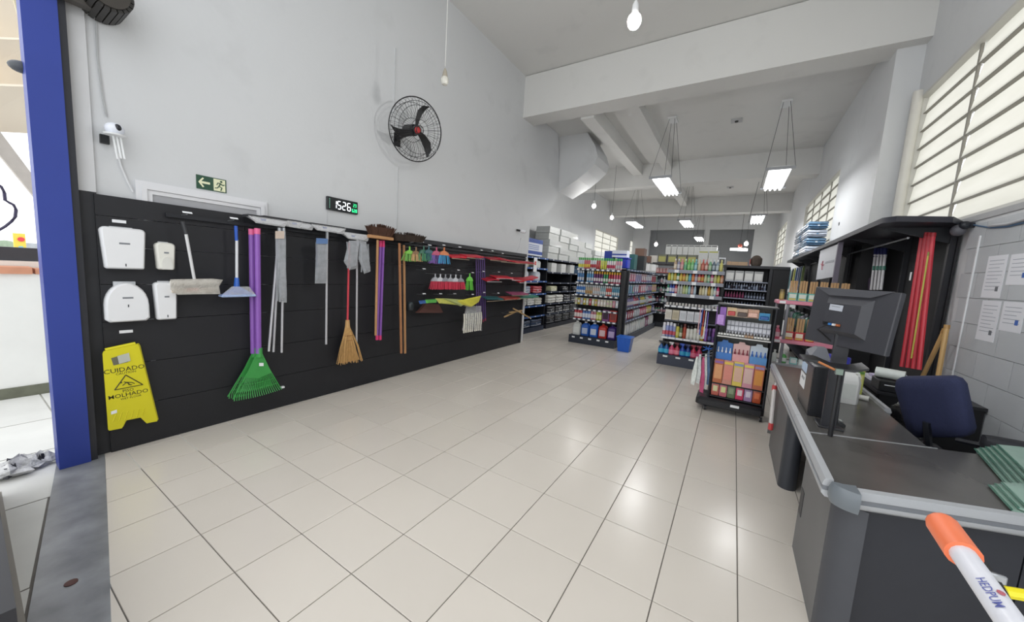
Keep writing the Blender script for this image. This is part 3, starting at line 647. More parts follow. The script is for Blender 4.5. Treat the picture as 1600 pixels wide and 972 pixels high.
# 10 small coloured brooms, 12 red ones: heads seen as flared brushes
def brush(px_, py0, py1, w, col, cap, label, dx, grp):
    a_ = Vector(P1(px_, py0, dx)); zb = P1(px_, py1, dx)[2]; t = thing('broom_head', tuple(a_), label, 'broom', grp); w = w*.0125
    h_ = a_.z-zb
    part('cap', MB().loft([[(a_.x-.02*s_, a_.y-w*s_, z_), (a_.x+.02*s_, a_.y-w*s_, z_), (a_.x+.02*s_, a_.y+w*s_, z_), (a_.x-.02*s_, a_.y+w*s_, z_)] for s_, z_ in ((.9, a_.z-h_*.34), (.66, a_.z-h_*.12), (.2, a_.z))]), pm(cap, .4), t)
    part('socket', MB().tube([tuple(a_), (a_.x, a_.y, a_.z+.05)], .011, 6), pm(cap, .4), t)
    part('hook_eye', MB().tube([(PX-.001, a_.y, a_.z+.045), (a_.x, a_.y, a_.z+.045)], .003, 4), CHROME, t)
    mb = MB(); random.seed(int(px_))
    for k in range(34):
        f_ = (k+.5)/34; x_ = random.uniform(-.018, .018)
        mb.tube([(a_.x+x_, a_.y+(f_-.5)*2*w*.9, a_.z-h_*.34), (a_.x+x_*2, a_.y+(f_-.5)*2*w*1.25, zb+random.uniform(-.006, .006))], .0045, 3)
    part('bristles', mb, pm(col, .6, var=.15), t)
G1 = 'coloured broom heads in the top row'
for k, (x_, y0_, y1_, w_, c_, cp, lab) in enumerate(((640, 391, 408, 7, '6fae4e', '7cc24a', 'lime green'), (650, 392, 408, 7, 'c39a6c', '8a6a4a', 'beige'), (662, 390, 408, 8, '4d8f5e', '356a55', 'dark green'), (670, 390, 407, 8, '2f6d72', '2b5d66', 'teal'), (682, 392, 412, 9, '7d5aa8', 'c04f74', 'purple and pink'), (694, 392, 412, 9, '3f8fbd', 'd27b46', 'blue with orange cap'))):
    brush(x_, y0_, y1_, w_, c_, cp, '%s broom head in the top row of the black panel' % lab, .10+.012*k, G1)
for k in range(6):
    brush(680+k*8, 433+k*.3, 452, 6.5, 'c8304b', ['a8aab0', 'c9cbd0', '8b8d94'][k % 3], '%s red broom head from the left in the middle row' % ordn(k), .10+.016*k, 'red broom heads in the middle row')
brush(734, 432, 453, 6.5, '5fb83c', '6ecb46', 'bright green broom head right of the red ones', .2, None)
# 11/16 dustpans, stacked flat pans seen edge on
def dustpan(pts, dx, col, label, grp, lip='b7a28a'):
    q_ = [Vector(P1(x_, y_, dx)) for x_, y_ in pts]; t = thing('dustpan', tuple(q_[0]), label, 'dustpan', grp)
    a_, b_ = q_[0], q_[1]; dz = Vector((0, 0, -.022)); D = Vector((-.16, 0, .03))
    part('pan', MB().loft([[tuple(a_), tuple(b_), tuple(b_+dz), tuple(a_+dz)], [tuple(a_+D), tuple(b_+D), tuple(b_+D+dz*.4), tuple(a_+D+dz*.4)]]), pm(col, .4, var=.08), t)
    m_ = a_.lerp(b_, .5); part('handle', MB().tube([tuple(m_+Vector((.0, 0, -.01))), tuple(m_+Vector((.07, .05, -.015)))], .012, 6), pm(col, .4, var=.08), t)
    part('rubber_lip', MB().box(min(a_.x, b_.x)+.001, a_.x+.006, min(a_.y, b_.y), max(a_.y, b_.y), min(a_.z, b_.z)-.03, min(a_.z, b_.z)-.022), pm(lip, .6), t)
G2 = 'red dustpans in the top row'; G3 = 'red and black dustpans in the middle row'; G4 = 'teal and red dustpans in the lower row'
for k, (x0_, y0_, x1_, y1_, c_) in enumerate(((706, 401, 733, 401, 'cf2f3e'), (730, 400, 756, 401, 'c42a3c'), (766, 404, 792, 405, 'a32534'), (783, 404, 812, 410, 'b92c38'), (806, 409, 835, 411, 'b22b36'))):
    dustpan(((x0_, y0_), (x1_, y1_)), .14+.03*(k % 2), c_, '%s red dustpan from the left in the top row' % ordn(k), G2)
for k, (x0_, y0_, x1_, y1_, c_) in enumerate(((761, 438, 784, 434, 'b8283a'), (776, 433, 802, 434, 'd03040'), (800, 436, 824, 436, 'b42a38'), (812, 440, 841, 433, 'c82e3a'))):
    dustpan(((x0_, y0_), (x1_, y1_)), .12+.03*(k % 2), c_, '%s red dustpan from the left in the middle row' % ordn(k), G3, 'dcdcdc')
for k, (x0_, y0_, x1_, y1_, c_) in enumerate(((761, 466, 792, 467, '2c6468'), (789, 467, 813, 465, 'a8483e'), (811, 465, 842, 463, '2f7d68'), (800, 459, 826, 459, '9c4a6e'))):
    dustpan(((x0_, y0_), (x1_, y1_)), .12+.03*(k % 2), c_, '%s dustpan in the lower row' % ('dark teal', 'brick red', 'green', 'plum')[k], G4)
c = P1(657, 483); t = thing('dustpan', c, 'brown dustpan hanging below the yellow packets', 'dustpan')
q_ = [P1(x_, y_, -.02) for x_, y_ in ((662, 474), (682, 475), (689, 488), (650, 488))]
part('pan', MB().prism(q_, (.05, 0, 0)), pm('5a3a34', .5), t); part('rim', MB().tube([q_[3], q_[2]], .01, 6), pm('6b463d', .5), t); part('hook_eye', MB().tube([(PX-.001, c[1]+.1, q_[0][2]-.01), (q_[0][0]+.01, c[1]+.1, q_[0][2]-.01)], .004, 4), CHROME, t)
t = thing('plastic_jug', P1(640, 478), 'dark smoky plastic jug in the shadow of the lower row', 'jug'); c = P1(641, 479, -.03)
part('jug_body', MB().lathe([(.04, -.05), (.05, -.03), (.05, .03), (.04, .05)], c, 12), pm('2b3236', .3), t)
part('jug_lid', MB().lathe([(.042, .0505), (.03, .062)], c, 12), pm('39464a', .3), t)
# 13 yellow glove packets
G5 = 'packets in the lower row of the panel'
for k, (pts, c_, lab) in enumerate(((((654, 470), (668, 468), (668, 474), (656, 475)), '3f66a8', 'blue and yellow packet'), (((664, 468), (682, 467), (682, 473), (666, 474)), '5caf52', 'green packet'), (((680, 466), (704, 467), (716, 477), (686, 474)), 'cfd16a', 'pale yellow packet'), (((690, 466), (724, 468), (734, 472), (720, 479)), 'b9c47a', 'olive tinted packet'), (((714, 470), (752, 462), (748, 472), (736, 480), (722, 476)), 'dfd84f', 'bright yellow glove packet'))):
    bag('glove_packet', pts, .10+.03*k, '%s in the lower row of the black panel' % lab, 'packet', pm(c_, .35, var=.25, scale=30, bump=.4), group=G5)
# 14 white string mop in bag
c_ = pm('e6e2d4', .8, var=.1, scale=30)
bag('string_mop', ((728, 478), (752, 478), (753, 517), (722, 517)), .1, 'bagged white string mop hanging under the yellow packets', 'mop', FILM, inner=(9, c_, .13, .014)); a9 = P1(738, 480, .1); part('hook_eye', MB().tube([(PX-.001, a9[1], a9[2]), a9], .004, 4), CHROME, bpy.data.objects['string_mop'])
# 15 purple tube bundle
for k in range(5):
    x0_ = 744+k*3.2; t = thing('purple_pole', P1(x0_, 508, .02), '%s pole from the left in the purple bundle behind the wire hooks' % ordn(k), 'pole', 'purple pole bundle')
    part('shaft', MB().tube([P1(x0_, 402, .0), P1(x0_+1.5, 508-k*2, .0)], .012, 6), pm('55397a', .4), t)
    a9 = P1(x0_, 402); part('hook_eye', MB().tube([(PX-.001, a9[1], a9[2]-.02), (a9[0], a9[1], a9[2]-.02)], .004, 4), CHROME, t)
    part('cap', MB().tube([P1(x0_+1.5, 505-k*2, .0), P1(x0_+1.5, 509-k*2, .0)], .013, 6), pm('9c3a55', .4), t)
# 17 wooden pieces
for k, (a_, b_, lab) in enumerate((((787, 496), (806, 487), 'lower'), ((795, 489), (815, 486), 'middle'), ((801, 483), (828, 498), 'upper crossing'))):
    A_, B2 = Vector(P1(*a_, .1+.02*k)), Vector(P1(*b_, .1+.02*k)); n_ = Vector((0, 0, .022))
    t = thing('wooden_hanger', tuple(A_), '%s wooden piece on the hook near the panel end' % lab, 'wood', 'wooden pieces near the panel end')
    part('bar', MB().loft([[tuple(A_), tuple(A_+n_), tuple(A_+n_+Vector((.03, 0, 0))), tuple(A_+Vector((.03, 0, 0)))], [tuple(B2), tuple(B2+n_), tuple(B2+n_+Vector((.03, 0, 0))), tuple(B2+Vector((.03, 0, 0)))]]), pm('b39468', .6, var=.15), t)
    part('prong_hook', MB().tube([(PX-.001, A_.lerp(B2, .5).y, A_.lerp(B2, .5).z+.012), (A_.x+.01, A_.lerp(B2, .5).y, A_.lerp(B2, .5).z+.012)], .004, 5), CHROME, t)
    part('notch', MB().box(B2.x+.031, B2.x+.034, B2.y-.03, B2.y-.01, B2.z, B2.z+.02), pm('e4e0d8', .6), t)

# ------------------------------------------------------------------ things on the white wall
# exit sign
q = [onX(XL, *p) for p in ((306, 273), (353, 281), (353, 302), (306, 294))]
y0, y1, z1, z0 = q[0].y, q[1].y, (q[0].z+q[1].z)/2, (q[2].z+q[3].z)/2
t = thing('exit_sign', (XL, (y0+y1)/2, z0), 'green exit sign with arrow and running figure over the door', 'sign')
part('sign_plate', MB().box(XL+.0005, XL+.005, y0, y1, z0, z1), pm('1f4a36', .4), t)
PALE = pm('e6e8c4', .4); xf = XL+.0055; w = y1-y0; h = z1-z0
am = MB(); ar = [(.06, .5), (.2, .86), (.25, .8), (.16, .58), (.44, .58), (.44, .42), (.16, .42), (.25, .2), (.2, .14)]
am.prism([(xf, y0+u*w, z0+v*h) for u, v in ar], (.001, 0, 0)); part('arrow', am, PALE, t, smooth=0)
part('doorway_panel', MB().box(xf-.0003, xf+.0005, y0+.56*w, y0+.96*w, z0+.06*h, z0+.94*h), PALE, t)
rm = MB(); xr = xf+.001
for pts in (((.80, .66), (.74, .42), (.84, .34), (.80, .12)), ((.74, .42), (.68, .28), (.60, .26)), ((.80, .66), (.70, .66), (.66, .5)), ((.80, .62), (.88, .54), (.93, .6))):
    rm.tube([(xr, y0+u*w, z0+v*h) for u, v in pts], .0045, 5)
rm.ball((xr, y0+.82*w, z0+.8*h), .009, 8, 6); part('running_figure', rm, pm('1f4a36', .4), t)
# digital clock
q = [onX(XL, *p) for p in ((509, 307), (557, 316), (557, 335), (509, 328))]
y0, y1, z1, z0 = q[0].y, q[1].y, (q[0].z+q[1].z)/2, (q[2].z+q[3].z)/2; w = y1-y0; h = z1-z0
t = thing('digital_clock', (XL, (y0+y1)/2, z0), 'black digital wall clock reading 15 26 with green side digits', 'clock')
part('case', MB().box(XL+.0005, XL+.03, y0, y1, z0, z1, .004), pm('14181c', .3), t)
def led(c, k): return pm(c, .5, var=0, emit=k)
SEG = {'0': 'abcdef', '1': 'bc', '2': 'abged', '3': 'abgcd', '5': 'afgcd', '6': 'afgedc', '8': 'abcdefg', '4': 'fgbc', '9': 'abcdfg'}
def digit(mb, ch, u, v, dw, dh, r):
    P_ = {'a': ((0, 1), (1, 1)), 'b': ((1, 1), (1, .5)), 'c': ((1, .5), (1, 0)), 'd': ((0, 0), (1, 0)), 'e': ((0, 0), (0, .5)), 'f': ((0, .5), (0, 1)), 'g': ((0, .5), (1, .5))}
    for s_ in SEG[ch]:
        a_, b_ = P_[s_]; A_ = Vector((XL+.031, y0+u*w+a_[0]*dw, z0+v*h+a_[1]*dh)); B2 = Vector((XL+.031, y0+u*w+b_[0]*dw, z0+v*h+b_[1]*dh))
        mb.tube([tuple(A_.lerp(B2, .12)), tuple(A_.lerp(B2, .88))], r, 4)
mb = MB()
for ch, u in (('1', .18), ('5', .32), ('2', .48), ('6', .64)): digit(mb, ch, u, .18, .038, .085, .0045)
part('hour_digits', mb, led('f4f8ff', 1.6), t)
mb = MB(); digit(mb, '2', .84, .56, .014, .034, .0025); digit(mb, '3', .90, .56, .014, .034, .0025)
for ch, u in (('6', .80), ('2', .86), ('8', .92)): digit(mb, ch, u, .14, .014, .034, .003)
part('green_digits', mb, led('30e890', 1.4), t)
mb = MB()
for k in range(7): mb.box(XL+.03, XL+.032, y0+.055*w, y0+.085*w, z0+(.14+.11*k)*h, z0+(.2+.11*k)*h)
part('weekday_marks', mb, pm('7fb8a4', .5), t)
single('clock_cable', MB().tube([tuple(onX(XL+.006, 511, 329)), tuple(onX(XL+.006, 511, 353))], .003, 5), pm('c9cacc', .5), 'thin pale cable dropping from the digital clock', 'cable')
# cable under the fan
single('fan_cable', MB().box(XL, XL+.008, onX(XL, 622, 260).y-.006, onX(XL, 622, 260).y+.006, 1.97, onX(XL, 622, 262).z), pm('bfc1c3', .5), 'slim cable duct running down the wall under the fan', 'cable duct')
single('wall_conduit', MB().box(XL, XL+.01, onX(XL, 616, 150).y-.008, onX(XL, 616, 150).y+.008, onX(XL, 612, 180).z, 4.3), pm('c6c8ca', .5), 'slim cable duct running up the wall above the fan', 'cable duct')
# wall fan
c = onX(XL+.34, 650.5, 203.5); R_ = .37
t = thing('wall_fan', tuple(c), 'black wire-caged wall fan with three blades and red hub', 'fan')
rotm = Matrix.Rotation(math.radians(-12), 4, 'Z') @ Matrix.Rotation(math.radians(12), 4, 'Y')
def fp(x, y, z): v = rotm @ Vector((x, y, z)); return (c.x+v.x, c.y+v.y, c.z+v.z)   # local +X faces the room
FM = pm('17181b', .4); ring = MB(); cage = MB()
def circ(r, x, n=36): return [fp(x, r*math.cos(2*PI*k/n), r*math.sin(2*PI*k/n)) for k in range(n)]
ring.tube(circ(R_, 0, 48), .007, 6, closed=True)
for r_, x_ in ((R_*.88, .055), (R_*.75, .07), (.12, .085)): ring.tube(circ(r_, x_), .003, 4, closed=True)
for r_, x_ in ((R_*.85, -.07), (.14, -.10)): ring.tube(circ(r_, x_), .003, 4, closed=True)
part('cage_rings', ring, FM, t)
for k in range(48):
    a_ = 2*PI*k/48; cs, sn = math.cos(a_), math.sin(a_)
    cage.tube([fp(0, R_*cs, R_*sn), fp(.055, R_*.88*cs, R_*.88*sn), fp(.085, .12*cs, .12*sn)], .0021, 3)
    if k % 2 == 0: cage.tube([fp(0, R_*cs, R_*sn), fp(-.07, R_*.85*cs, R_*.85*sn), fp(-.10, .14*cs, .14*sn)], .0021, 3)
part('cage_wires', cage, FM, t)
part('front_badge_ring', MB().tube(circ(.05, .088, 20), .006, 5, closed=True), FM, t)
for k, a0 in enumerate((95, -25, 215)):
    a_ = math.radians(a0); mb = MB(); rings = []
    for r_, wd, sw in ((.04, .045, 0), (.12, .075, .05), (.22, .10, .16), (.30, .075, .30), (.345, .012, .44)):
        aa = a_-sw*1.1; cx_, cz_ = r_*math.cos(aa), r_*math.sin(aa); tx, tz_ = -math.sin(aa), math.cos(aa)
        rings.append([fp(s_*.025*(wd/.1)+e_, cx_+tx*s_*wd*.5 , cz_+tz_*s_*wd*.5) for s_, e_ in ((-1, -.003), (1, -.003), (1, .003), (-1, .003))])
    mb.loft(rings); part('blade', mb, pm('131316', .35), t)
part('hub', MB().tube([fp(-.05, 0, 0), fp(.03, 0, 0)], .055, 14), FM, t)
part('hub_cap', MB().tube([fp(.031, 0, 0), fp(.05, 0, 0)], .042, 14, r1=.03), pm('b3282b', .35), t)
part('motor', MB().tube([fp(-.24, 0, 0), fp(-.051, 0, 0)], .07, 14), pm('222226', .4), t)
part('wall_arm', MB().tube([fp(-.18, 0, 0), (c.x-.26, c.y-.02, c.z-.06), (XL+.002, c.y-.02, c.z-.08)], .02, 8).box(XL+.001, XL+.015, c.y-.07, c.y+.03, c.z-.16, c.z+.0), FM, t)
# bare bulbs on cords
BULBG = pm('f2f0e6', .3)
def bulb(px_, py_, Y, lit, label, s=.035, grp=None):
    c = onY(Y, px_, py_); t = thing('pendant_bulb', tuple(c), label, 'lamp', grp)
    if lit: part('bulb', MB().ball(tuple(c), s, 14, 10, (1, 1, 1.15)), pm('fff6f0', .5, var=0, emit=22), t)
    else: part('bulb', MB().lathe([(.004, -.075), (.03, -.065), (.042, -.035), (.04, -.005), (.03, .01)], tuple(c), 14), pm('dcdad0', .15, var=.03, alpha=.75), t)
    part('socket', MB().lathe([(.028, s*.8), (.024, s+.06), (.012, s+.09)] if lit else [(.031, .0101), (.022, .06), (.008, .095)], tuple(c), 12), pm('9b9486' if not lit else 'dadcdc', .5), t)
    part('cord', MB().tube([(c.x, c.y, c.z+s+.08), (c.x, c.y, CEIL if Y < 8 else 4.92)], .0045, 5), pm('c9c9c6', .6) if Y < 8 else pm('55565a', .6), t)
    if lit:
        l = bpy.data.lights.new('bulb_light', 'POINT'); l.energy = BULB_WATTS*(3 if Y < 4 else 1); l.shadow_soft_size = .06; l.color = (1, .985, .96)
        lo_ = link('bulb_light', l, t, (0, 0, -.09))
bulb(695, 122, 3.0, False, 'unlit bare bulb on a long cord in front of the fan')
bulb(991, 33, 3.0, True, 'large glowing bare bulb near the top centre', .052)
bulb(928, 322, 9.5, True, 'glowing bare bulb nearest the curved wall end', .05)
bulb(956, 340, 11, True, 'glowing bare bulb right of the one by the curved wall', .05)
bulb(1025, 382, 17, True, 'small far glowing bulb left of the stacked cartons', .07)
bulb(1166, 381, 17, True, 'small far glowing bulb right of the white tube lamp', .07)
# fluorescent fixtures with four tubes
TUBE = pm('ffffff', .5, var=0, emit=9); FIX = pm('dfe1e2', .4, var=.02)
def fixture(x, y, z, label, L=1.45, tubes=4, top=None):
    t = thing('tube_light', (x, y+L/2, z), label, 'lamp', 'hanging four-tube ceiling lamps')
    w = .16; part('housing', MB().loft([[(x-w, y, z+.01), (x+w, y, z+.01), (x+w, y+L, z+.01), (x-w, y+L, z+.01)], [(x-w*.8, y, z+.06), (x+w*.8, y, z+.06), (x+w*.8, y+L, z+.06), (x-w*.8, y+L, z+.06)]]), FIX, t)
    for k in range(tubes):
        xx = x-w+2*w*(k+.5)/tubes; tb = part('tube', MB().tube([(xx, y+.02, z-.02), (xx, y+L-.02, z-.02)], .016, 8), TUBE, t)
    for yy in (y-.012, y+L+.001): part('end_bar', MB().box(x-w-.05, x+w+.05, yy, yy+.011, z-.0, z+.05), pm('8d8f92', .5, .4), t)
    cm = MB(); tz = top or 4.90
    for sx in (-1, 1):
        for yy in (y, y+L): cm.tube([(x+sx*(w+.04), yy, z+.05), (x+sx*.05, y+L/2+(yy-y-L/2)*.15, tz)], .004, 4)
    part('suspension_wires', cm, pm('47484b', .6), t)
    part('ceiling_plate', MB().box(x-.08, x+.08, y+L/2-.15, y+L/2+.15, tz-.01, tz+.03), FIX, t)
    l = bpy.data.lights.new('tube_glow', 'AREA'); l.shape = 'RECTANGLE'; l.size = .3; l.size_y = L; l.energy = TUBE_WATTS
    link('tube_glow', l, t, (0, 0, -.05))
for (px_, py_, x_, y_, lab) in ((0, 0, -1.46, 7.6, 'four-tube hanging lamp nearest the centre beam'), (0, 0, .44, 7.65, 'four-tube hanging lamp nearest the right wall windows'), (0, 0, -3.35, 13.0, 'far four-tube lamp left of the others'), (0, 0, -1.62, 13.0, 'second-row four-tube lamp in the middle'), (0, 0, .36, 12.4, 'second-row four-tube lamp at the right wall'), (0, 0, -1.6, 17.8, 'farthest four-tube hanging lamp above the cartons')):
    fixture(x_, y_, 3.55, lab)
q = onY(19, 1140, 390); t = thing('tube_light', tuple(q), 'far single white tube lamp with red fitting over the back counter', 'lamp')
a_, b_ = onY(19, 1141, 389.5), onY(19, 1168, 390.5)
part('tube', MB().tube([tuple(a_), tuple(b_)], .05, 8), TUBE, t); part('housing', MB().box(a_.x, b_.x, 19.05, 19.12, a_.z, a_.z+.06), FIX, t)
part('red_fitting', MB().ball((a_.lerp(b_, .55).x, 19, a_.z+.16), .09, 10, 6), pm('d06a5a', .5), t); part('cord', MB().tube([(a_.lerp(b_, .55).x, 19, a_.z+.2), (a_.lerp(b_, .55).x, 19, 4.92)], .006, 4), FM, t)
# security cameras
c = onX(XL+.10, 179, 202)
t = thing('security_camera', tuple(c), 'white dome security camera on the wall by the blue post', 'camera')
part('dome', MB().ball(tuple(c), .052, 16, 10, (.9, 1, .85)), pm('dfe3ec', .3), t)
part('lens_face', MB().ball((c.x+.03, c.y+.01, c.z+.008), .026, 12, 8, (.8, .8, 1)), pm('23252b', .2), t)
part('collar', MB().lathe([(.055, -.045), (.06, -.035), (.03, -.03)], tuple(c), 16), WHITE, t)
part('black_box', MB().box(XL+.001, XL+.03, c.y-.06, c.y-.015, c.z-.10, c.z-.04), FM, t)
part('wall_bracket', MB().box(XL+.001, c.x-.03, c.y-.02, c.y+.02, c.z-.02, c.z+.02), WHITE, t)
for k, (dx_, l_) in enumerate(((.0, .16), (.018, .15), (.036, .15))): part('antenna', MB().tube([(c.x-.02, c.y-.005+dx_, c.z-.04), (c.x-.02, c.y+.01+dx_, c.z-.04-l_)], .006, 6), WHITE, t)
cb = [tuple(onX(XL+.01, *p)) for p in ((150, 35), (152, 90), (160, 150), (166, 182))]
single('camera_cable', MB().tube(cb, .005, 5), pm('b4b6b8', .5), 'thin grey cable running up from the dome camera', 'cable')
cb = [tuple(onX(XL+.012, *p)) for p in ((184, 240), (190, 262), (200, 285), (208, 300))]
single('camera_cable', MB().tube(cb, .006, 5), pm('dcdde0', .5), 'white cable sagging from the dome camera to the door frame', 'cable')
c = onX(XL+.10, 817, 361)
t = thing('security_camera', tuple(c), 'small white bullet camera above the far end of the black panel', 'camera')
part('body', MB().tube([(c.x-.04, c.y-.05, c.z), (c.x+.03, c.y+.05, c.z-.01)], .034, 12), pm('e2e4e8', .3), t)
part('lens', MB().tube([(c.x+.031, c.y+.051, c.z-.01), (c.x+.036, c.y+.058, c.z-.011)], .022, 10), FM, t)
part('mount', MB().tube([(XL+.001, c.y-.1, c.z+.01), (c.x-.03, c.y-.04, c.z)], .02, 8), pm('2a2b2e', .4), t)
cb = [tuple(onX(XL+.012, *p)) for p in ((814, 372), (812, 385), (806, 396), (802, 401), (808, 407), (813, 404), (808, 399))]
single('camera_cable', MB().tube(cb, .005, 5), pm('d9dadd', .5), 'white coiled cable below the bullet camera', 'cable')
# small fittings on the right
c = onX(XR-.2, 1319, 349)
t = thing('security_camera', tuple(c), 'small black camera on the right wall between the windows', 'camera')
part('body', MB().tube([(c.x-.07, c.y, c.z-.01), (c.x+.03, c.y, c.z)], .03, 10), pm('2a2a2d', .4), t); part('mount', MB().tube([(c.x+.031, c.y, c.z), (XR-.002, c.y-.05, c.z+.02)], .015, 8), FM, t)
# ceiling sprinkler boxes
for k, (px_, py_, z_) in enumerate(((1151, 189, 4.905), (1141, 293, 4.905))):
    c = onZ(z_, px_, py_); t = thing('ceiling_box', tuple(c), ('grey round ceiling outlet between the two nearest tube lamps', 'farther ceiling outlet in the second bay')[k], 'outlet')
    part('plate', MB().box(c.x-.1, c.x+.1, c.y-.1, c.y+.1, 4.90, 4.919), pm('b7b8ba', .5), t); part('knockout', MB().lathe([(.035, 0), (.03, -.02)], (c.x, c.y, 4.90), 12), FM, t)

# ------------------------------------------------------------------ goods: shared shapes
GM = {}
def gmesh(kind, w, h, cols, d=None):
    # returns [(part name, mesh)] for one article standing at the origin; shared between alike articles
    key = (kind, round(w, 3), round(h, 3), cols, d and round(d, 3))
    if key in GM: return GM[key]
    r = w/2; d_ = d or w; out = []
    def P(n, mb, c, **k): out.append((n, mb.mesh(n, pm(c, k.get('rough', .35), var=k.get('var', .08), scale=k.get('scale', 25), coat=.2), k.get('sm', 40))))
    n = 10
    if kind == 'can':
        P('can_body', MB().lathe([(r*.94, 0), (r, h*.02), (r, h*.72), (r*.8, h*.78)], n=n), cols[0]); P('cap', MB().lathe([(r*.86, h*.781), (r*.86, h*.97), (r*.7, h)], n=n), cols[1]); P('label_band', MB().lathe([(r*1.015, h*.14), (r*1.015, h*.42)], n=n), cols[2])
    elif kind == 'bottle':
        P('bottle_body', MB().lathe([(r*.9, 0), (r, h*.04), (r, h*.55), (r*.8, h*.68), (r*.4, h*.78), (r*.38, h*.84)], n=n), cols[0]); P('cap', MB().lathe([(r*.48, h*.841), (r*.48, h*.98), (r*.36, h)], n=n), cols[1]); P('label_band', MB().lathe([(r*1.02, h*.14), (r*1.02, h*.5)], n=n), cols[2])
    elif kind == 'jar':
        P('jar_body', MB().lathe([(r*.92, 0), (r, h*.05), (r, h*.72), (r*.9, h*.78)], n=12), cols[0]); P('lid', MB().lathe([(r*.98, h*.781), (r*.98, h*.97), (r*.9, h)], n=12), cols[1]); P('label_band', MB().lathe([(r*1.02, h*.15), (r*1.02, h*.6)], n=12), cols[2])
    elif kind == 'spray':
        P('bottle_body', MB().lathe([(r*.9, 0), (r, h*.04), (r, h*.42), (r*.72, h*.55), (r*.34, h*.68), (r*.34, h*.74)], n=10, sy=.75), cols[0])
        mb = MB().lathe([(r*.42, h*.741), (r*.42, h*.80)], n=8); mb.box(-r*1.0, r*.6, -r*.25, r*.25, h*.86, h*.96).box(-r*.3, r*.4, -r*.3, r*.3, h*.80, h*.861).tube([(-r*.55, 0, h*.86), (-r*.7, 0, h*.74)], r*.12, 4)
        P('trigger_head', mb, cols[1]); P('label_band', MB().lathe([(r*1.02, h*.08), (r*1.02, h*.38)], n=10, sy=.76), cols[2])
    elif kind == 'jug':
        P('jug_body', MB().loft([[(x*a, y*a2, z) for x, y in ((-r*.8, -d_/2), (r*.8, -d_/2), (r, -d_/2*.7), (r, d_/2*.7), (r*.8, d_/2), (-r*.8, d_/2), (-r, d_/2*.7), (-r, -d_/2*.7))] for a, a2, z in ((.95, .95, 0), (1, 1, h*.04), (1, 1, h*.62), (.85, .9, h*.78), (.35, .45, h*.88), (.3, .4, h*.9))]), cols[0])
        P('cap', MB().lathe([(r*.34, h*.901), (r*.34, h*.99), (r*.3, h)], (0, 0, 0), 10), cols[1]); P('label_band', MB().box(-r*.68, r*.68, -d_/2-.002, -d_/2-.0005, h*.14, h*.56), cols[2])
        P('jug_handle', MB().tube([(r*.3, 0, h*.87), (r*.85, 0, h*.84), (r*.98, 0, h*.70)], r*.12, 6), cols[0])
    elif kind == 'box':
        P('carton', MB().box(-r, r, -d_/2, d_/2, 0, h), cols[0], sm=0); P('front_print', MB().box(-r*.8, r*.8, -d_/2-.002, -d_/2-.0003, h*.18, h*.78), cols[1], sm=0)
        P('print_stripe', MB().box(-r*.9, r*.9, -d_/2-.002, -d_/2-.0003, h*.84, h*.94), cols[2], sm=0)
    elif kind == 'case':   # big shipping carton
        P('carton', MB().box(-r, r, -d_/2, d_/2, 0, h), cols[0], sm=0); P('tape_seam', MB().box(-r-.001, r+.001, -d_/2-.0015, d_/2+.0015, h*.49, h*.51), cols[1], sm=0)
    elif kind == 'pouch':
        mb = MB(); hw, hd = r, d_/2
        mb.loft([[(-hw*a, -hd*b, z), (0, -hd*b*1.5, z), (hw*a, -hd*b, z), (hw*a, hd*b, z), (0, hd*b*1.5, z), (-hw*a, hd*b, z)] for a, b, z in ((.96, .5, 0), (1, .9, h*.15), (.97, 1, h*.5), (.98, .5, h*.86), (1, .06, h*.93), (1, .06, h))])
        P('pouch_body', mb, cols[0], var=.25, sm=50); P('front_print', MB().box(-hw*.6, hw*.6, -hd*1.5-.003, -hd*1.5+.0, h*.3, h*.7), cols[1], sm=0)
    elif kind == 'bag':    # soft folded bin-bag packs lying flat
        mb = MB(); hw, hd = r, d_/2
        mb.loft([[(-hw*a, -hd*a, z), (0, -hd*(a+.03), z-h*.05), (hw*a, -hd*a, z), (hw*(a+.02), 0, z), (hw*a, hd*a, z), (0, hd*a, z), (-hw*a, hd*a, z), (-hw*(a+.02), 0, z)] for a, z in ((.9, h*.05), (1, h*.16), (.9, h*.31), (1.0, h*.36), (.99, h*.5), (.91, h*.62), (.99, h*.67), (.98, h*.85), (.86, h))])
        P('pack', mb, cols[0], rough=.25, var=.5, sm=60); P('edge_label', MB().box(-hw*.1, hw*.12, -hd*1.05-.004, -hd*1.05-.002, h*.35, h*.5), cols[1], sm=0)
    elif kind == 'roll':
        P('roll_body', MB().tube([(0, -d_/2, r), (0, d_/2, r)], r, 12), cols[0]); P('core', MB().tube([(0, -d_/2-.002, r), (0, -d_/2-.0002, r)], r*.35, 10), cols[1])
    elif kind == 'stick':
        P('shaft', MB().tube([(0, 0, 0), (0, 0, h)], r, 7), cols[0]); P('cap', MB().tube([(0, 0, h), (0, 0, h*1.03)], r*1.1, 7), cols[1])
    GM[key] = out; return out
NAMES = {'can': ('spray_can', 'can'), 'bottle': ('bottle', 'bottle'), 'jar': ('jar', 'jar'), 'spray': ('spray_bottle', 'bottle'), 'jug': ('jug', 'jug'), 'box': ('carton_box', 'box'), 'case': ('shipping_carton', 'box'), 'pouch': ('pouch', 'packet'), 'bag': ('bag_pack', 'packet'), 'roll': ('roll', 'roll'), 'stick': ('pole', 'pole')}
def article(kind, x, y, z, w, h, cols, label, group=None, d=None, rz=0, nm=None, rx=0):
    n, cat = NAMES[kind]; parts = gmesh(kind, w, h, cols, d)
    t = thing(nm or n, (x, y, z), label, cat if not nm else nm.split('_')[-1], group); t.rotation_euler = (rx, 0, rz)
    for pn, me in parts: link(pn, me, t)
    return t
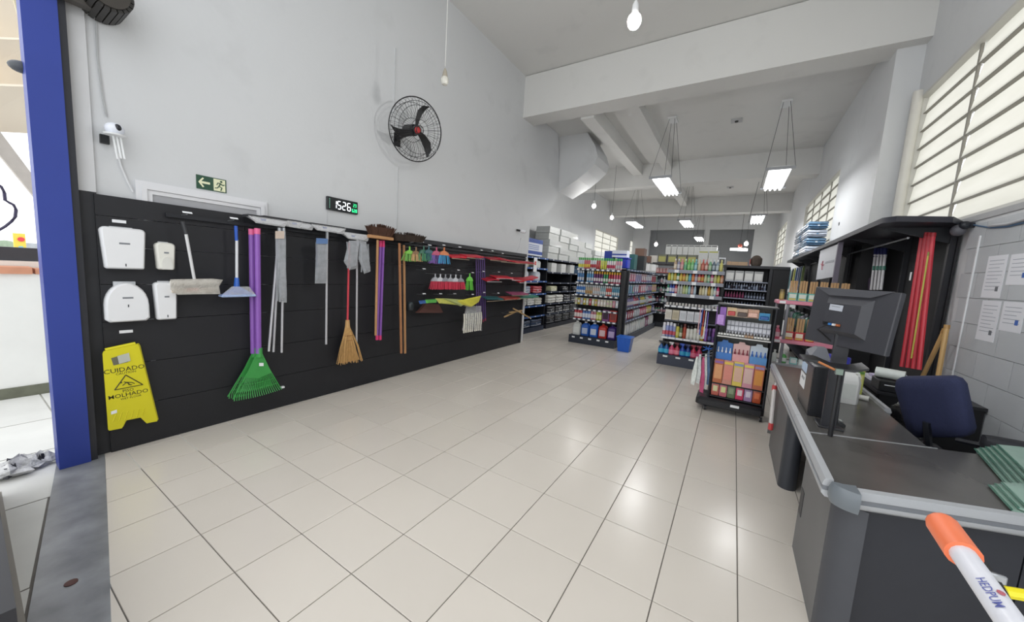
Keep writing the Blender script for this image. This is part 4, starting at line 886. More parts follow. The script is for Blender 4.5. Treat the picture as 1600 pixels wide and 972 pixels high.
# colour words for labels
def cname(c):
    r, g_, b = (int(c[i:i+2], 16) for i in (0, 2, 4)); mx, mn = max(r, g_, b), min(r, g_, b)
    if mx-mn < 28: return 'black' if mx < 60 else 'grey' if mx < 170 else 'white'
    dark = 'dark ' if mx < 110 else ''
    h = (60*((g_-b)/(mx-mn)) % 360) if mx == r else (60*((b-r)/(mx-mn))+120) if mx == g_ else (60*((r-g_)/(mx-mn))+240)
    s = (mx-mn)/mx
    if h < 15 or h > 345: n = 'red' if s > .55 else 'pink'
    elif h < 42: n = ('orange' if mx > 170 else 'brown') if s > .45 else 'beige'
    elif h < 68: n = 'yellow' if s > .4 else 'cream'
    elif h < 165: n = 'green'
    elif h < 200: n = 'teal'
    elif h < 255: n = 'blue'
    elif h < 300: n = 'purple'
    else: n = 'pink'
    return dark+n
CNT = {}
def row(kind, place, items, x0, x1, y, z, w, h, d=None, axis='x', word=None, face=0, jit=.0, hv=0, zf=None):
    # items: list of colour triples (or None for a gap) set out evenly from x0 to x1; place completes the label
    n = len(items); k = 0; wd = word or NAMES[kind][0].replace('_', ' ')
    for i, c in enumerate(items):
        if c is None: continue
        f = (i+.5)/n; s = x0+(x1-x0)*f; hh = h*(1+hv*random.uniform(-1, 1)); hh = round(hh/h*20)/20*h
        zz = z if zf is None else zf(f)
        xx, yy = (s, y) if axis == 'x' else (y, s)
        lab = '%s and %s %s, %s from the %s %s' % (cname(c[0]), cname(c[1]), wd, ordn(i), 'left' if axis == 'x' else 'front', place) if cname(c[0]) != cname(c[1]) else '%s %s, %s from the %s %s' % (cname(c[0]), wd, ordn(i), 'left' if axis == 'x' else 'front', place)
        words = lab.split()
        article(kind, xx, yy+random.uniform(-jit, jit) if axis == 'x' else yy, zz, w, hh, c, ' '.join(words[:16]), (wd+'s '+place)[:60], d, face)
def shelf(t, x0, x1, y0, y1, z, m=None, th=.022, lip=.035, front='y', tags=0, tagw=.07, lipm=None):
    part('shelf_board', MB().box(x0, x1, y0, y1, z-th, z), m or BLACKM, t)
    if front == 'y':
        part('price_rail', MB().box(x0, x1, y0-.012, y0-.0005, z-lip, z+.006), lipm or pm('4a4f5c', .4), t)
        for k in range(tags):
            c = x0+(x1-x0)*(k+.5)/tags; part('price_tag', MB().box(c-tagw/2, c+tagw/2, y0-.015, y0-.0125, z-lip+.004, z+.003), TAG, t)
    else:   # front at +x
        part('price_rail', MB().box(x1+.0005, x1+.012, y0, y1, z-lip, z+.006), lipm or pm('34507a', .4), t)
        for k in range(tags):
            c = y0+(y1-y0)*(k+.5)/tags; part('price_tag', MB().box(x1+.0125, x1+.015, c-tagw/2, c+tagw/2, z-lip+.006, z), TAG, t)
random.seed(21)
R_ = random.choice

# ------------------------------------------------------------------ left aisle shelving: end display and its long side
GY = 7.9
gx0, gx1 = onY(GY, 894, 500).x, onY(GY, 966, 500).x
def gz(y_px, x_px=930): return onY(GY, x_px, y_px).z
GE = thing('shelf_end_display', ((gx0+gx1)/2, GY+.2, 0), 'black shelf end display with rows of spray cans beside the blue bin', 'shelf unit')
lv = [gz(527, 925), gz(500, 925), gz(484, 925), gz(461.5, 930), gz(442, 932), gz(421, 935)]
part('base_plinth', MB().box(gx0-.03, gx1-.02, GY-.06, GY+.36, 0, lv[0]-.0), pm('252c3a', .5), GE)
part('back_panel', MB().box(gx0+.02, gx1+.05, GY+.37, GY+.40, 0, lv[5]), BLACK, GE)
for xx in (gx0+.0, gx1+.05): part('upright', MB().box(xx-.02, xx+.02, GY+.3, GY+.36, lv[0], lv[5]+.02), BLACKM, GE)
part('side_panel', MB().box(gx1-.02, gx1+.03, GY+.02, GY+.299, lv[0]+.002, lv[5]), BLACK, GE)
for k in range(5): part('base_tag', MB().box(gx0+.05+k*.2, gx0+.12+k*.2, GY-.063, GY-.0605, lv[0]-.06, lv[0]-.025), TAG, GE)
for k, z in enumerate(lv[1:]): shelf(GE, gx0, gx1-.03, GY, GY+.295, z, tags=9, tagw=.06)
pl = 'on the %s shelf of the left end display'
WB = 'e6e8ec'
it = [('c9d0dc', '3fa648', 'e3e05a')]*3+[('c85a6a', '3fa648', 'e8c648')]*3+[('d8d9e0', '3fa648', 'c23c46')]*3+[('a82f35', '3fa648', 'c44a40')]*2+[('c9cf58', '3fa648', 'd6d24a')]*3+[('e6dfe2', '3fa648', 'c23c5a')]*4+[('d9a0ac', '3fa648', 'c9c9c9')]*3
row('can', pl % 'top', it, gx0+.02, gx1-.04, GY+.06, lv[5]+.003, .044, gz(403)-lv[5])
it = [('4e86c2', 'd9dce2', 'd4d8e0')]*3+[None]+[('5ea0d0', 'd9e4ea', 'd4d8e0')]*3+[('6a2f6e', 'e0a82c', 'e6dfe2')]*4+[('3f9a66', 'e6b42e', 'dfe6dc')]*2+[('b83048', 'e6b42e', 'dfe0dc')]*2+[('d0607c', 'e6b42e', 'e6dfe2')]*3
row('can', pl % 'second', it, gx0+.02, gx1-.04, GY+.06, lv[4]+.003, .046, gz(424)-lv[4])
it = [('3f7fc8', 'dfe3e8', 'dfe3e8')]*5+[('b9b2a2', 'c9ccd0', 'c9a06a')]*4+[('d8c4bc', 'd4d8dc', 'cfd4d8')]*4+[('9fc0cc', 'c4d0d4', 'd8dcdf')]*3+[('cf5a50', 'dfd9d8', 'e0dcd8')]*3+[('5f9cba', '9fc6d6', 'd8dcdf')]*4
row('can', pl % 'third', it, gx0+.02, gx1-.04, GY+.06, lv[3]+.003, .038, gz(446, 930)-lv[3])
it = [(R_(['d9c4c0', 'c98a94', 'c9cfae', 'b9c0cc', 'b8494f', 'd8d2c4', 'c9b44e']), R_(['e9e6e4', 'dfe3e0', 'c9a8b4']), 'eeeeee') for _ in range(15)]
row('pouch', pl % 'fourth', it, gx0+.01, gx1-.04, GY+.05, lv[2]+.003+.09, .058, .15, .02)
part('peg_bar', MB().box(gx0+.01, gx1-.05, GY+.07, GY+.08, lv[2]+.245, lv[2]+.255), CHROME, GE)
it = [('b8303c', 'c9434c', 'e0d8d4')]*3+[('5f86c4', '4a6cae', 'd4dae6')]*3+[('c47a86', 'd8a0a8', 'e6dadc')]*2+[('b9c444', 'c9d05a', 'e0e2a4')]*2
row('jar', pl % 'fifth', it, gx0+.02, gx0+.02+(gx1-gx0)*.62, GY+.06, lv[1]+.003, .066, gz(486)-lv[1])
row('box', 'at the right end of the fifth shelf of the left end display', [('8a4a86', '3a2438', 'e6dfe6'), ('b83c34', '7a3430', 'd87a6e')], gx0+.02+(gx1-gx0)*.63, gx1-.04, GY+.08, lv[1]+.003, .15, (gz(484)-lv[1])*1.05, .12)
row('jug', 'on the base of the left end display', [('cfd2cf', 'e6e8e6', 'dfe2de'), ('2b5fb4', 'e6e8ea', 'b4c0d8'), ('2a66c6', 'e6e8ea', 'd0d8e6'), ('b8302a', 'c84a3a', 'e0c4c8'), ('38206e', '2c1c58', 'b9a8d0')], gx0+.0, gx1-.03, GY+.1, lv[0]+.003, .19, .33, .13)
# long side facing the aisle
SX1 = onX(-2.15, 970, 440).x+.03; SY0, SY1 = GY+.42, 12.6
GS = thing('gondola_shelving', (SX1-.2, (SY0+SY1)/2, 0), 'long black aisle shelving running back from the left end display', 'shelf unit')
part('base_plinth', MB().box(SX1-.36, SX1, SY0, SY1, 0, .14), pm('252c3a', .5), GS)
part('back_panel', MB().box(SX1-.39, SX1-.361, SY0, SY1, 0, 1.80), BLACK, GS)
for k in range(6): yy = SY0+.02+k*(SY1-SY0-.04)/5; part('upright', MB().box(SX1-.36, SX1-.33, yy-.02, yy+.02, .14, 1.8), BLACKM, GS)
sl = [.14, .55, .86, 1.20, 1.50, 1.78]
for z in sl[1:]: shelf(GS, SX1-.32, SX1, SY0, SY1, z, front='x', tags=14, tagw=.05)
pal = ['8f86b8', '5f86c4', 'b8406a', '3f6a9c', 'c9cdd4', 'd8c44e', '7a6fae', 'dfe0e4', 'a83c50', '6a9cc0', '3c4a86', 'd86a86', '5f9a8a']
for k, (nm_, kind, w_, h_, n_) in enumerate((('base', 'jug', .17, .34, 17), ('second', 'jug', .15, .24, 18), ('third', 'bottle', .10, .25, 22), ('fourth', 'box', .17, .22, 18), ('fifth', 'box', .19, .21, 18))):
    its = []
    while len(its) < n_:
        c_ = R_(pal) if k else None
        if k == 0: c_ = ['d4d6d4', 'c9ccd0', 'd8dbd8', '5a6fae', 'cfd6d4', 'd4d6d4', '8f3c6a', '6a3c8a', 'a83c50', '4a2f7a', 'd6d8da'][min(10, len(its)//2)] if R_([0, 1, 1]) else 'd4d6d4'
        its += [(c_, R_(['e6e8ea', c_, 'd0a0b0']), R_(['dfe3e8', 'c9cdd6', 'e3d8dc']))]*R_([1, 2, 3])
    row(kind, 'on the %s shelf of the aisle side shelving' % nm_, its[:n_], SY0+.05, SY1-.03, SX1-.12, sl[k]+.003, w_, h_, .12, axis='y', face=PI/2)
# things on top of it
FU = thing('far_shelf_unit', (onY(12.9, 1024, 500).x, 13.1, 0), 'dark shelf unit of small bottles at the far end of the aisle', 'shelf unit')
fx0, fx1 = onY(12.9, 1008, 440).x, onY(12.9, 1050, 440).x; FZ = onY(12.9, 1025, 428).z
part('back_panel', MB().box(fx0, fx1, 13.3, 13.33, 0, FZ), BLACK, FU); part('base_plinth', MB().box(fx0, fx1, 12.9, 13.29, 0, .15), pm('2a2d36', .5), FU)
for xx in (fx0+.02, fx1-.02): part('upright', MB().box(xx-.02, xx+.02, 13.2, 13.29, .151, FZ), BLACKM, FU)
for k, z in enumerate((.5, .85, 1.2, 1.5, FZ)):
    shelf(FU, fx0, fx1, 12.9, 13.19, z-.01, tags=5)
    if z != FZ: row('bottle', 'on the %s board of the far shelf unit' % ordn(k), [(R_(['c9ccd4', '3a4254', '7a2c44', '5f9a7a', 'b8bcc4', '2a3048']), R_(['e6e8ea', '8a3050', '3a3c44']), R_(['dfe3e8', 'c9a0a8', '8a94a8'])) for _ in range(9)], fx0+.05, fx1-.04, 13.0, z-.007, .085, .2)
def obox(nm, px0, px1, py0, py1, Y, D, col, label, cat='box', stripe=None, z0=None, sk=0):
    a_, b_ = onY(Y, px0, py0), onY(Y, px1, py1); zb = z0 if z0 is not None else b_.z
    t = thing(nm, ((a_.x+b_.x)/2, Y+D/2, zb), label, cat)
    part('carton', MB().box(a_.x, b_.x, Y, Y+D, zb, a_.z), pm(col, .6, var=.08, scale=6), t, smooth=0)
    if stripe: part('printed_band', MB().box(a_.x+.002, b_.x-.002, Y-.002, Y-.0003, zb+(a_.z-zb)*stripe[1], zb+(a_.z-zb)*stripe[2]), pm(stripe[0], .5), t, smooth=0)
    return t
q = onY(8.5, 969, 405)
t = thing('storage_tub', (q.x, 8.55, 1.8), 'royal blue tub with blue and white wrapped pack on top of the aisle shelving', 'tub')
a_, b_ = onY(8.4, 964, 400), onY(8.4, 979, 422)
part('tub_body', MB().box(a_.x, b_.x, 8.4, 8.7, 1.8, a_.z-.05, .02), pm('2338b4', .4), t); part('tub_rim', MB().box(a_.x-.015, b_.x+.015, 8.39, 8.71, a_.z-.049, a_.z-.03), pm('2c44c4', .4), t)
obox('wrapped_pack', 957, 979, 391, 402, 8.42, .25, 'dfe3ee', 'blue striped white wrapped pack on the royal blue tub', 'packet', ('2f4aa8', .3, .5), z0=a_.z-.028)
obox('carton_box', 945, 958, 392, 402, 8.45, .2, '2a44a4', 'small dark blue box behind the green-capped cans', z0=1.8)
for k, (p0, p1, q0, q1, c_, lab, yy) in enumerate(((980, 990, 397, 421, '2c5f5f', 'dark teal plastic bundle on the aisle shelving', 9.0), (991, 1005, 400, 422, '262a2c', 'black box on the aisle shelving', 9.6), (993, 1006, 388, 400, '6a4f42', 'brown carton above the black box', 9.6), (1007, 1015, 400, 410, '705246', 'small brown carton on the rear top shelf', 10.4), (1004, 1014, 412, 424, 'dcdcda', 'white wrapped rolls pack on the aisle shelving', 10.0), (1015, 1024, 413, 424, 'd4d4d4', 'second white wrapped rolls pack farther along', 10.3), (1016, 1025, 399, 411, 'c4c0b8', 'pale carton beside the small brown carton', 10.6))):
    obox('plastic_bundle' if k == 0 else 'carton_box', p0, p1, q0, q1, yy, .3, c_, lab, 'box', z0=(1.8 if q1 > 415 else None))
# blue bin
q = onY(7.72, 975, 541)
t = thing('blue_bin', (q.x, 7.82, 0), 'bright blue plastic bin standing at the left end display corner', 'bin')
x0, x1 = onY(7.7, 964, 530).x, onY(7.7, 986, 530).x
part('bin_body', MB().loft([[(x0+.03+i, 7.68+.03+i, 0), (x1-.03-i, 7.68+.03, 0), (x1-.03, 7.95-.02, 0), (x0+.03, 7.95-.02, 0)] for i in (0,)]+[[(x0, 7.68, .30), (x1, 7.68, .30), (x1, 7.96, .30), (x0, 7.96, .30)]]), pm('1f5fc4', .35), t)
part('bin_rim', MB().box(x0-.012, x1+.012, 7.668, 7.972, .301, .325, .004), pm('2468cc', .35), t)
for k in range(3): part('bin_rib', MB().box(x0+.06+k*.08, x0+.065+k*.08, 7.672, 7.68, .2, .298), pm('2f74d4', .35), t)

# ------------------------------------------------------------------ middle shelf unit
MY = 7.2
mx0, mx1 = onY(MY, 1033, 520).x, onY(MY, 1131, 440).x
def mz(y_px, x_px=1085): return onY(MY, x_px, y_px).z
MU = thing('shelf_unit', ((mx0+mx1)/2, MY+.2, 0), 'black shelf unit of small bottles in the middle of the shop', 'shelf unit')
ml = [mz(556, 1060), mz(532, 1085), mz(502, 1060), mz(478, 1060), mz(461, 1085), mz(441, 1085), mz(423, 1085)]
part('base_plinth', MB().box(mx0-.02, mx1-.05, MY-.05, MY+.36, 0, ml[0]), pm('3c4252', .5), MU)
for k in range(3): part('base_tag', MB().box(mx0+.08+k*.22, mx0+.16+k*.22, MY-.053, MY-.0505, ml[0]-.05, ml[0]-.02), TAG, MU)
part('back_panel', MB().box(mx0+.02, mx1, MY+.37, MY+.40, 0, ml[6]+.0), pm('26242a', .6), MU)
for xx in (mx0+.02, mx1-.02): part('upright', MB().box(xx-.02, xx+.02, MY+.3, MY+.36, ml[0], ml[6]), BLACKM, MU)
LG = pm('8c909c', .4)
shelf(MU, mx0, mx1-.02, MY, MY+.29, ml[1], tags=7, tagw=.1, lipm=pm('b9bcc8', .4))
shelf(MU, mx0+.02, mx1-.04, MY+.08, MY+.29, ml[2], lip=.02)
shelf(MU, mx0, mx1-.02, MY, MY+.29, ml[3], tags=8, tagw=.08, lipm=pm('6a6e78', .4))
for z in ml[4:]: shelf(MU, mx0+.0, mx1, MY, MY+.29, z, tags=3, tagw=.07, lip=.055, lipm=LG)
pm_ = 'on the %s shelf of the middle unit'
SPC = [('1f5a9c', '22262c', '46b4d8'), ('1f5a9c', '22262c', '46b4d8'), ('c8406a', 'd8d4d8', 'e88aa4'), ('b83c50', '6a2430', 'e88a9c'), ('1c46a8', '2a50b4', '38a0c8'), ('1a3c8c', '22306a', '38a0c8'), ('b82c4a', '8c2438', 'd8708c'), ('a82c54', '8a2440', 'c85a86')]
row('spray', 'on the base of the middle unit', SPC, mx0-.02, mx1-.2, MY+.02, ml[0]+.003, .10, mz(533, 1060)-ml[0]-.03)
it = [('dfe3ee', 'e0dfe6', 'd8707c'), ('8f9ace', 'dfe0ea', 'c85a6a'), ('8f9ace', 'dfe0ea', 'c85a6a'), ('8f9ace', 'dfe0ea', 'c85a6a'), ('c9c04a', '2a2a2a', 'd8d27a'), ('6a7a5a', '2a2a2a', 'c9ccb4'), ('a8402c', '5a2420', 'b85a3c')]+[('dcdcd4', '2a2626', 'e3e3dc')]*4+[('c9a42c', 'e0cc4a', 'd0d8c4'), ('7a3c86', 'b48ac4', 'a04a7a'), ('33284a', '4a3a6a', '5a5a8a'), ('6a3c86', '8a5aa4', '4a3a6a')]
row('can', pm_ % 'lowest', it, mx0+.01, mx1-.03, MY+.05, ml[1]+.003, .058, mz(505, 1060)-ml[1]-.02, hv=.08)
it = [('dad6ce', 'c9c4b8', 'e6e2da'), ('c9bfa6', 'b4aa90', 'd0c8b0'), ('d8dae0', 'c4c8ce', 'e3e5e9'), ('d8dae0', 'c4c8ce', 'e3e5e9'), ('dcdde2', 'c4c8ce', 'e3e5e9')]
row('box', pm_ % 'second', it, mx0+.02, mx0+.70*(mx1-mx0), MY+.13, ml[2]+.003, .115, mz(484, 1060)-ml[2]-.02, .1)
it = [(R_(['dcdcd8', 'c9a8a0', 'd8d4c8', '9a8a86']), 'e6e6e4', 'dfdfdc') for _ in range(16)]
row('jar', 'in the low row of the middle unit', it, mx0+.02, mx1-.04, MY+.06, ml[3]+.003, .04, .05)
it = [('2f8a6a', '2a7a5c', 'd4dcd8'), ('3a5ab4', '2c4a9c', 'd0d4e0'), ('3c50a8', '3a4a94', 'c9c4d8'), ('c45a6a', 'a83c4a', 'dcb4ba'), ('c4c9c4', 'eeeeee', 'b4bab4'), ('c4c9c4', 'eeeeee', 'b0b4ae'), ('b4bc7a', 'eeeeee', 'c9cc9c'), ('a4c48a', 'eeeeee', 'bcd0a4'), ('8ab4c4', 'eeeeee', 'a4c4cc'), ('b48a86', 'eeeeee', 'c9a49c'), ('a8c0d0', 'eeeeee', 'b8ccd8'), None, ('c4b48a', '4a3a30', 'd0c49c'), ('cfc9a4', 'd8d4c0', 'd8d2ae'), ('d0d0c4', '9aa4b4', 'dcdccc'), ('b48a2c', '8a6424', 'c49c3c'), ('c4ccb0', 'eeeeee', 'd0d4bc'), ('a4c0d0', '3a6ab4', 'dce0d8'), ('c83c6a', 'd8407a', 'dcb8c4')]
row('bottle', pm_ % 'third', it, mx0+.01, mx1-.05, MY+.05, ml[4]+.003, .045, mz(444)-ml[4])
it = [('c9b42c', 'c84a3c', 'd8c84a'), ('b4c47a', 'e0e0d0', 'c4cf8a'), ('c4a43c', 'a8683c', 'd0bc5a'), ('3f8a5a', '2f6a4a', 'dce0d4'), ('c9a83c', 'b87a3c', 'd8bc5a'), ('c4784a', '8a3430', 'd4b45a'), ('b4b46a', '7a8a4a', 'c9c98a'), ('4a9ab4', '3a7a9c', '6ab4c4'), ('d0683c', 'b83c30', 'd8945a'), ('8a86a4', '3c3a5a', 'c0b8c4'), ('b84a4a', 'a83c44', 'd0b48a'), ('b83c34', 'c43c38', 'd0a04a'), ('b4bc9c', '4a5a8a', 'c9cca8'), ('6aa88a', '3a8a9a', 'b8cca8'), ('c45a86', 'b83060', 'd8c4c4'), ('b4b47a', 'b8bcae', 'c4c48a'), ('b4ac4a', '3a4a44', 'd0c95a'), ('c07a5a', '7a2a2c', 'd0a890')]
row('bottle', pm_ % 'fourth', it, mx0+.005, mx1-.01, MY+.05, ml[5]+.003, .050, mz(424.5)-ml[5])
it = [('c4a88a', 'e6e0d8', 'e6d8c4'), ('8a8aa8', 'dcd8e0', 'c9c9d0'), ('d88a8c', 'e09a9a', 'e0b4b0'), ('8ac48a', 'd8e6d4', '6aae8a'), ('6abc5a', '8ad06a', '9ad08a'), ('7ac47a', 'b4dca4', '9ad09a'), ('6aaeb8', '8ac4cc', 'a4ccd0'), ('d0bc9a', 'dcccb0', 'd8c8a8'), ('b45a4a', 'd0686a', 'c47a6a'), ('b45a54', 'c4949a', 'd8b4a8'), ('6aa87a', 'd4dcd0', 'b4ccac'), ('5a6a7a', 'c4ccd4', 'a8b4bc'), ('8a9cac', 'e0e3e6', 'c0ccd0'), ('c9c46a', 'd0cc8a', 'd0cc7a')]
xa = onY(MY, 1052, 415).x; xb_ = onY(MY, 1130, 415).x
row('bottle', pm_ % 'top', it, xa, xb_, MY+.05, ml[6]+.003, .052, mz(405)-ml[6])
# cartons stacked on the shelving behind
RY = 8.0
RB = thing('rear_shelf_unit', (onY(RY, 1060, 420).x, RY+.2, 0), 'dark shelving behind the middle unit carrying the stacked cartons', 'shelf unit')
rx0, rx1 = onY(RY, 1024, 415).x, onY(RY, 1127, 415).x; rz_ = onY(RY, 1050, 412).z
part('top_board', MB().box(rx0, rx1, RY, RY+.4, rz_-.03, rz_), BLACKM, RB); part('back_panel', MB().box(mx0+.05, rx1, RY+.41, RY+.43, 0, rz_-.0), BLACK, RB)
for xx in (mx0+.1, rx1-.02): part('upright', MB().box(xx-.02, xx+.02, RY+.36, RY+.40, 0, rz_-.031), BLACKM, RB)
part('lower_board', MB().box(rx0, rx1, RY, RY+.35, rz_-.22, rz_-.2), BLACKM, RB)
for k in range(5):
    x_ = rx0+.05+k*.065
    article('box', x_, RY+.08, rz_-.199, .06, .11, ('b83c3c', 'd8a8a4', 'd0d0cc'), '%s red and white box from the left under the stacked cartons' % ordn(k), 'red boxes under the cartons', .08)
ZC = onY(RY, 1060, 397).z
for k in range(6):
    x_ = onY(RY, 1027+k*15.6+7, 405).x
    article('box', x_, RY+.14, rz_+.002, .175, onY(RY, 1060, 398).z-rz_, ('3c3a34', 'a8a44a', '6a6e4a'), '%s black and olive carton from the left under the white cartons' % ordn(k), 'black and olive cartons', .22)
z2 = onY(RY, 1060, 398).z+.006
for k in range(9):
    x_ = onY(RY, 1039+k*9.0+4.5, 390).x
    t = article('box', x_, RY+.16, z2, .098, onY(RY, 1080, 382.5).z-z2, ('c9cac6', 'bfc0bc', '2a2a28'), '%s tall white carton from the left in the upper row' % ordn(k), 'tall white cartons of the upper row', .2)
for k, px_ in enumerate((1098, 1114)):
    article('box', onY(RY-.3, px_, 400).x, RY-.14, rz_+.002, .16, onY(RY-.3, px_, 391).z-rz_, ('cfd0ce', 'c9cac8', 'a8a83c'), '%s white carton with olive edge in front of the others' % ('left', 'right')[k], 'white cartons with olive edge', .1)
article('box', onY(RY-.25, 1131, 405).x-.03, RY-.1, rz_+.002, .11, .14, ('bfc2c8', '26262a', 'e0e2e6'), 'small white and black carton at the right end of the cartons', None, .12)
part('front_lip', MB().box(rx0, rx1+.25, RY-.32, RY-.0005, rz_-.03, rz_-.0), BLACKM, RB)

# wider shelving further back on the right of the middle unit
BY = 10.6
bx0, bx1 = onY(BY, 1130, 440).x, onY(BY, 1203, 440).x
def bz(p): return onY(BY, 1165, p).z
BU = thing('back_shelving', ((bx0+bx1)/2, BY+.2, 0), 'black shelving with grey boxes and small bottles behind the cosmetics trolley', 'shelf unit')
part('top_board', MB().box(bx0-.05, 1.07, BY-.02, BY+.4, bz(419), bz(415)), BLACKM, BU); part('back_panel', MB().box(bx0, 1.07, BY+.41, BY+.43, 0, bz(415)), BLACK, BU); part('corner_panel', MB().box(bx1+.04, 1.07, BY+.0, BY+.02, 0, bz(419)-.001), pm('15161a', .6), BU)
for xx in (bx0+.01, bx1): part('upright', MB().box(xx-.03, xx+.03, BY, BY+.40, 0, bz(419)-.001), BLACKM, BU)
for k, p_ in enumerate((440, 453, 467, 482)): shelf(BU, bx0+.045, bx1-.04, BY, BY+.35, bz(p_), lip=.02, lipm=pm('8a90a0', .4))
for k in range(4): article('box', bx0+.13+k*.2, BY+.12, bz(440)+.003, .18, bz(424)-bz(440), ('b4b5b4', 'cfcfcc', '8a8b8c'), '%s grey wrapped carton from the left behind the cosmetics trolley' % ordn(k), 'grey wrapped cartons', .2)
c_ = ['2c3444', '8a94a8', '6a7488', '2a2430']
row('bottle', 'on the upper bottle shelf of the back shelving', [(R_(c_), R_(['c9ccd4', '5a6478']), R_(c_)) for _ in range(16)], bx0+.06, bx1-.05, BY+.06, bz(453)+.003, .045, bz(443)-bz(453))
row('bottle', 'on the middle bottle shelf of the back shelving', [('6a2448', '7a2c54', '8a3c60')]*7+[('2a3040', '5a6478', '8a94a8')]*7, bx0+.06, bx1-.05, BY+.06, bz(467)+.003, .045, bz(457)-bz(467))
row('bottle', 'on the lower bottle shelf of the back shelving', [(R_(['2a3448', '3c4a6a', '5a6474']), R_(['8a94a4', '3a4254']), R_(c_)) for _ in range(14)], bx0+.06, bx1-.05, BY+.06, bz(482)+.003, .05, bz(472)-bz(482))
q = onY(BY, 1182, 409)
t = thing('shopping_basket', (q.x, BY+.1, bz(415)), 'dark lumpy bag standing on the back shelving top', 'bag')
part('bag_body', MB().lathe([(.09, 0), (.12, .06), (.12, .18), (.07, .24), (.03, .26)], (q.x, BY+.12, bz(415)+.001), 12), pm('4a4038', .8, var=.4, scale=20, bump=.5), t)
part('red_corner', MB().box(q.x-.14, q.x-.121, BY+.06, BY+.16, bz(415)+.02, bz(415)+.16), pm('a85a52', .6), t)
for k, (p0, p1) in enumerate(((1136, 1142), (1143, 1154), (1155, 1168))):
    a_, b_ = onY(BY, p0, 409), onY(BY, p1, 415)
    article('case', (a_.x+b_.x)/2, BY+.2, bz(415)+.002, b_.x-a_.x, a_.z-b_.z, ('a48460', '8a6a48'), '%s brown carton from the left on the back shelving top' % ordn(k), 'brown cartons on the back shelving', .25)

# ------------------------------------------------------------------ cosmetics trolley
CY = 5.0
def cp_(x, y): return onY(CY, x, y)
cx0, cx1 = cp_(1109, 600).x, cp_(1196, 600).x
T = thing('display_trolley', ((cx0+cx1)/2, CY+.15, 0), 'black wheeled cosmetics display trolley in front of the shelf unit', 'trolley')
def cz(p, x=1155): return cp_(x, p).z
ctop = cz(479, 1160)
for k, xx in enumerate((cx0, cx1+.01)):
    for yy in (CY+.0, CY+.3): part('post', MB().tube([(xx, yy, .13), (xx, yy, ctop)], .014, 8), BLACKM, T)
    part('side_panel', MB().box(xx-.006 if k else xx-.004, xx+.006, CY+.015, CY+.285, .18, ctop-.01), pm('24252a', .5), T)
part('top_bar', MB().box(cx0-.02, cx1+.03, CY-.01, CY+.31, ctop, ctop+.016), BLACKM, T)
part('back_panel', MB().box(cx0+.015, cx1-.005, CY+.29, CY+.3, .2, ctop-.01), pm('7a7b78', .5), T)
tr = MB(); tr.box(cx0-.13, cx1+.02, CY-.08, CY+.34, .07, .172, .03); part('tray', tr, pm('1c1d22', .3), T)
part('tray_label', MB().box(cx0+.24, cx0+.33, CY-.082, CY-.0802, .12, .15), TAG, T)
for xx in (cx0-.02, cx1):
    for yy in (CY-.02, CY+.31):
        w_ = part('caster', MB().tube([(xx-.012, yy, .033), (xx+.012, yy, .033)], .032, 12), pm('1a1a1c', .5), T); part('axle_cap', MB().tube([(xx-.014, yy, .033), (xx+.014, yy, .033)], .01, 8).box(xx-.004, xx+.004, yy-.012, yy+.012, .05, .08), CHROME, w_)
cl = [cz(625, 1150), cz(605, 1155), cz(566, 1155)-.03, cz(528, 1155)]
for z in cl[:2]: part('shelf_board', MB().box(cx0+.01, cx1-.005, CY+.0, CY+.28, z-.012, z), BLACKM, T)
part('shelf_board', MB().box(cx0+.01, cx1-.005, CY+.02, CY+.28, cl[2]-.012, cl[2]), pm('8a8b88', .5), T)
part('shelf_board', MB().box(cx0+.01, cx1-.005, CY+.0, CY+.28, cl[3]-.012, cl[3]), pm('dcdcd8', .5), T)
it = [('c4685a', 'd8d4a4', 'e6e2dc'), ('c9707a', 'd8da9a', 'd8dc9c'), ('6a7a5a', '8a9a7a', '4a5a44'), ('d8406a', 'e8d4d8', 'ece0e2'), ('a88ab4', 'dcd0e0', '9a7aac'), ('b8502c', 'd8744a', 'c9a47a')]
row('pouch', 'on the lowest shelf of the cosmetics trolley', it, cx0+.02, cx1-.02, CY+.03, cl[0]+.003, .08, cz(601, 1150)-cl[0]-.012, .02)
it = [('b4643c', 'd89a6a', '8a5a9c'), ('c88a7a', 'd8887a', 'e0c04a'), ('dcc45a', 'd8b09a', '8a94b8'), ('cf90a0', 'd8b8b0', 'e0cc5a'), ('bc6c50', 'd8944a', '9a8ab8')]
row('box', 'on the hair colour shelf of the trolley', it, cx0+.02, cx1-.02, CY+.04, cl[1]+.003, .098, cz(567, 1155)-cl[1], .06)
it = [('3f7ac4', 'e6eaf0', '6a9cd8'), ('dca0a4', '8a3440', 'e8c0bc'), ('5a90c8', '2a6ac0', 'd0dce6')]
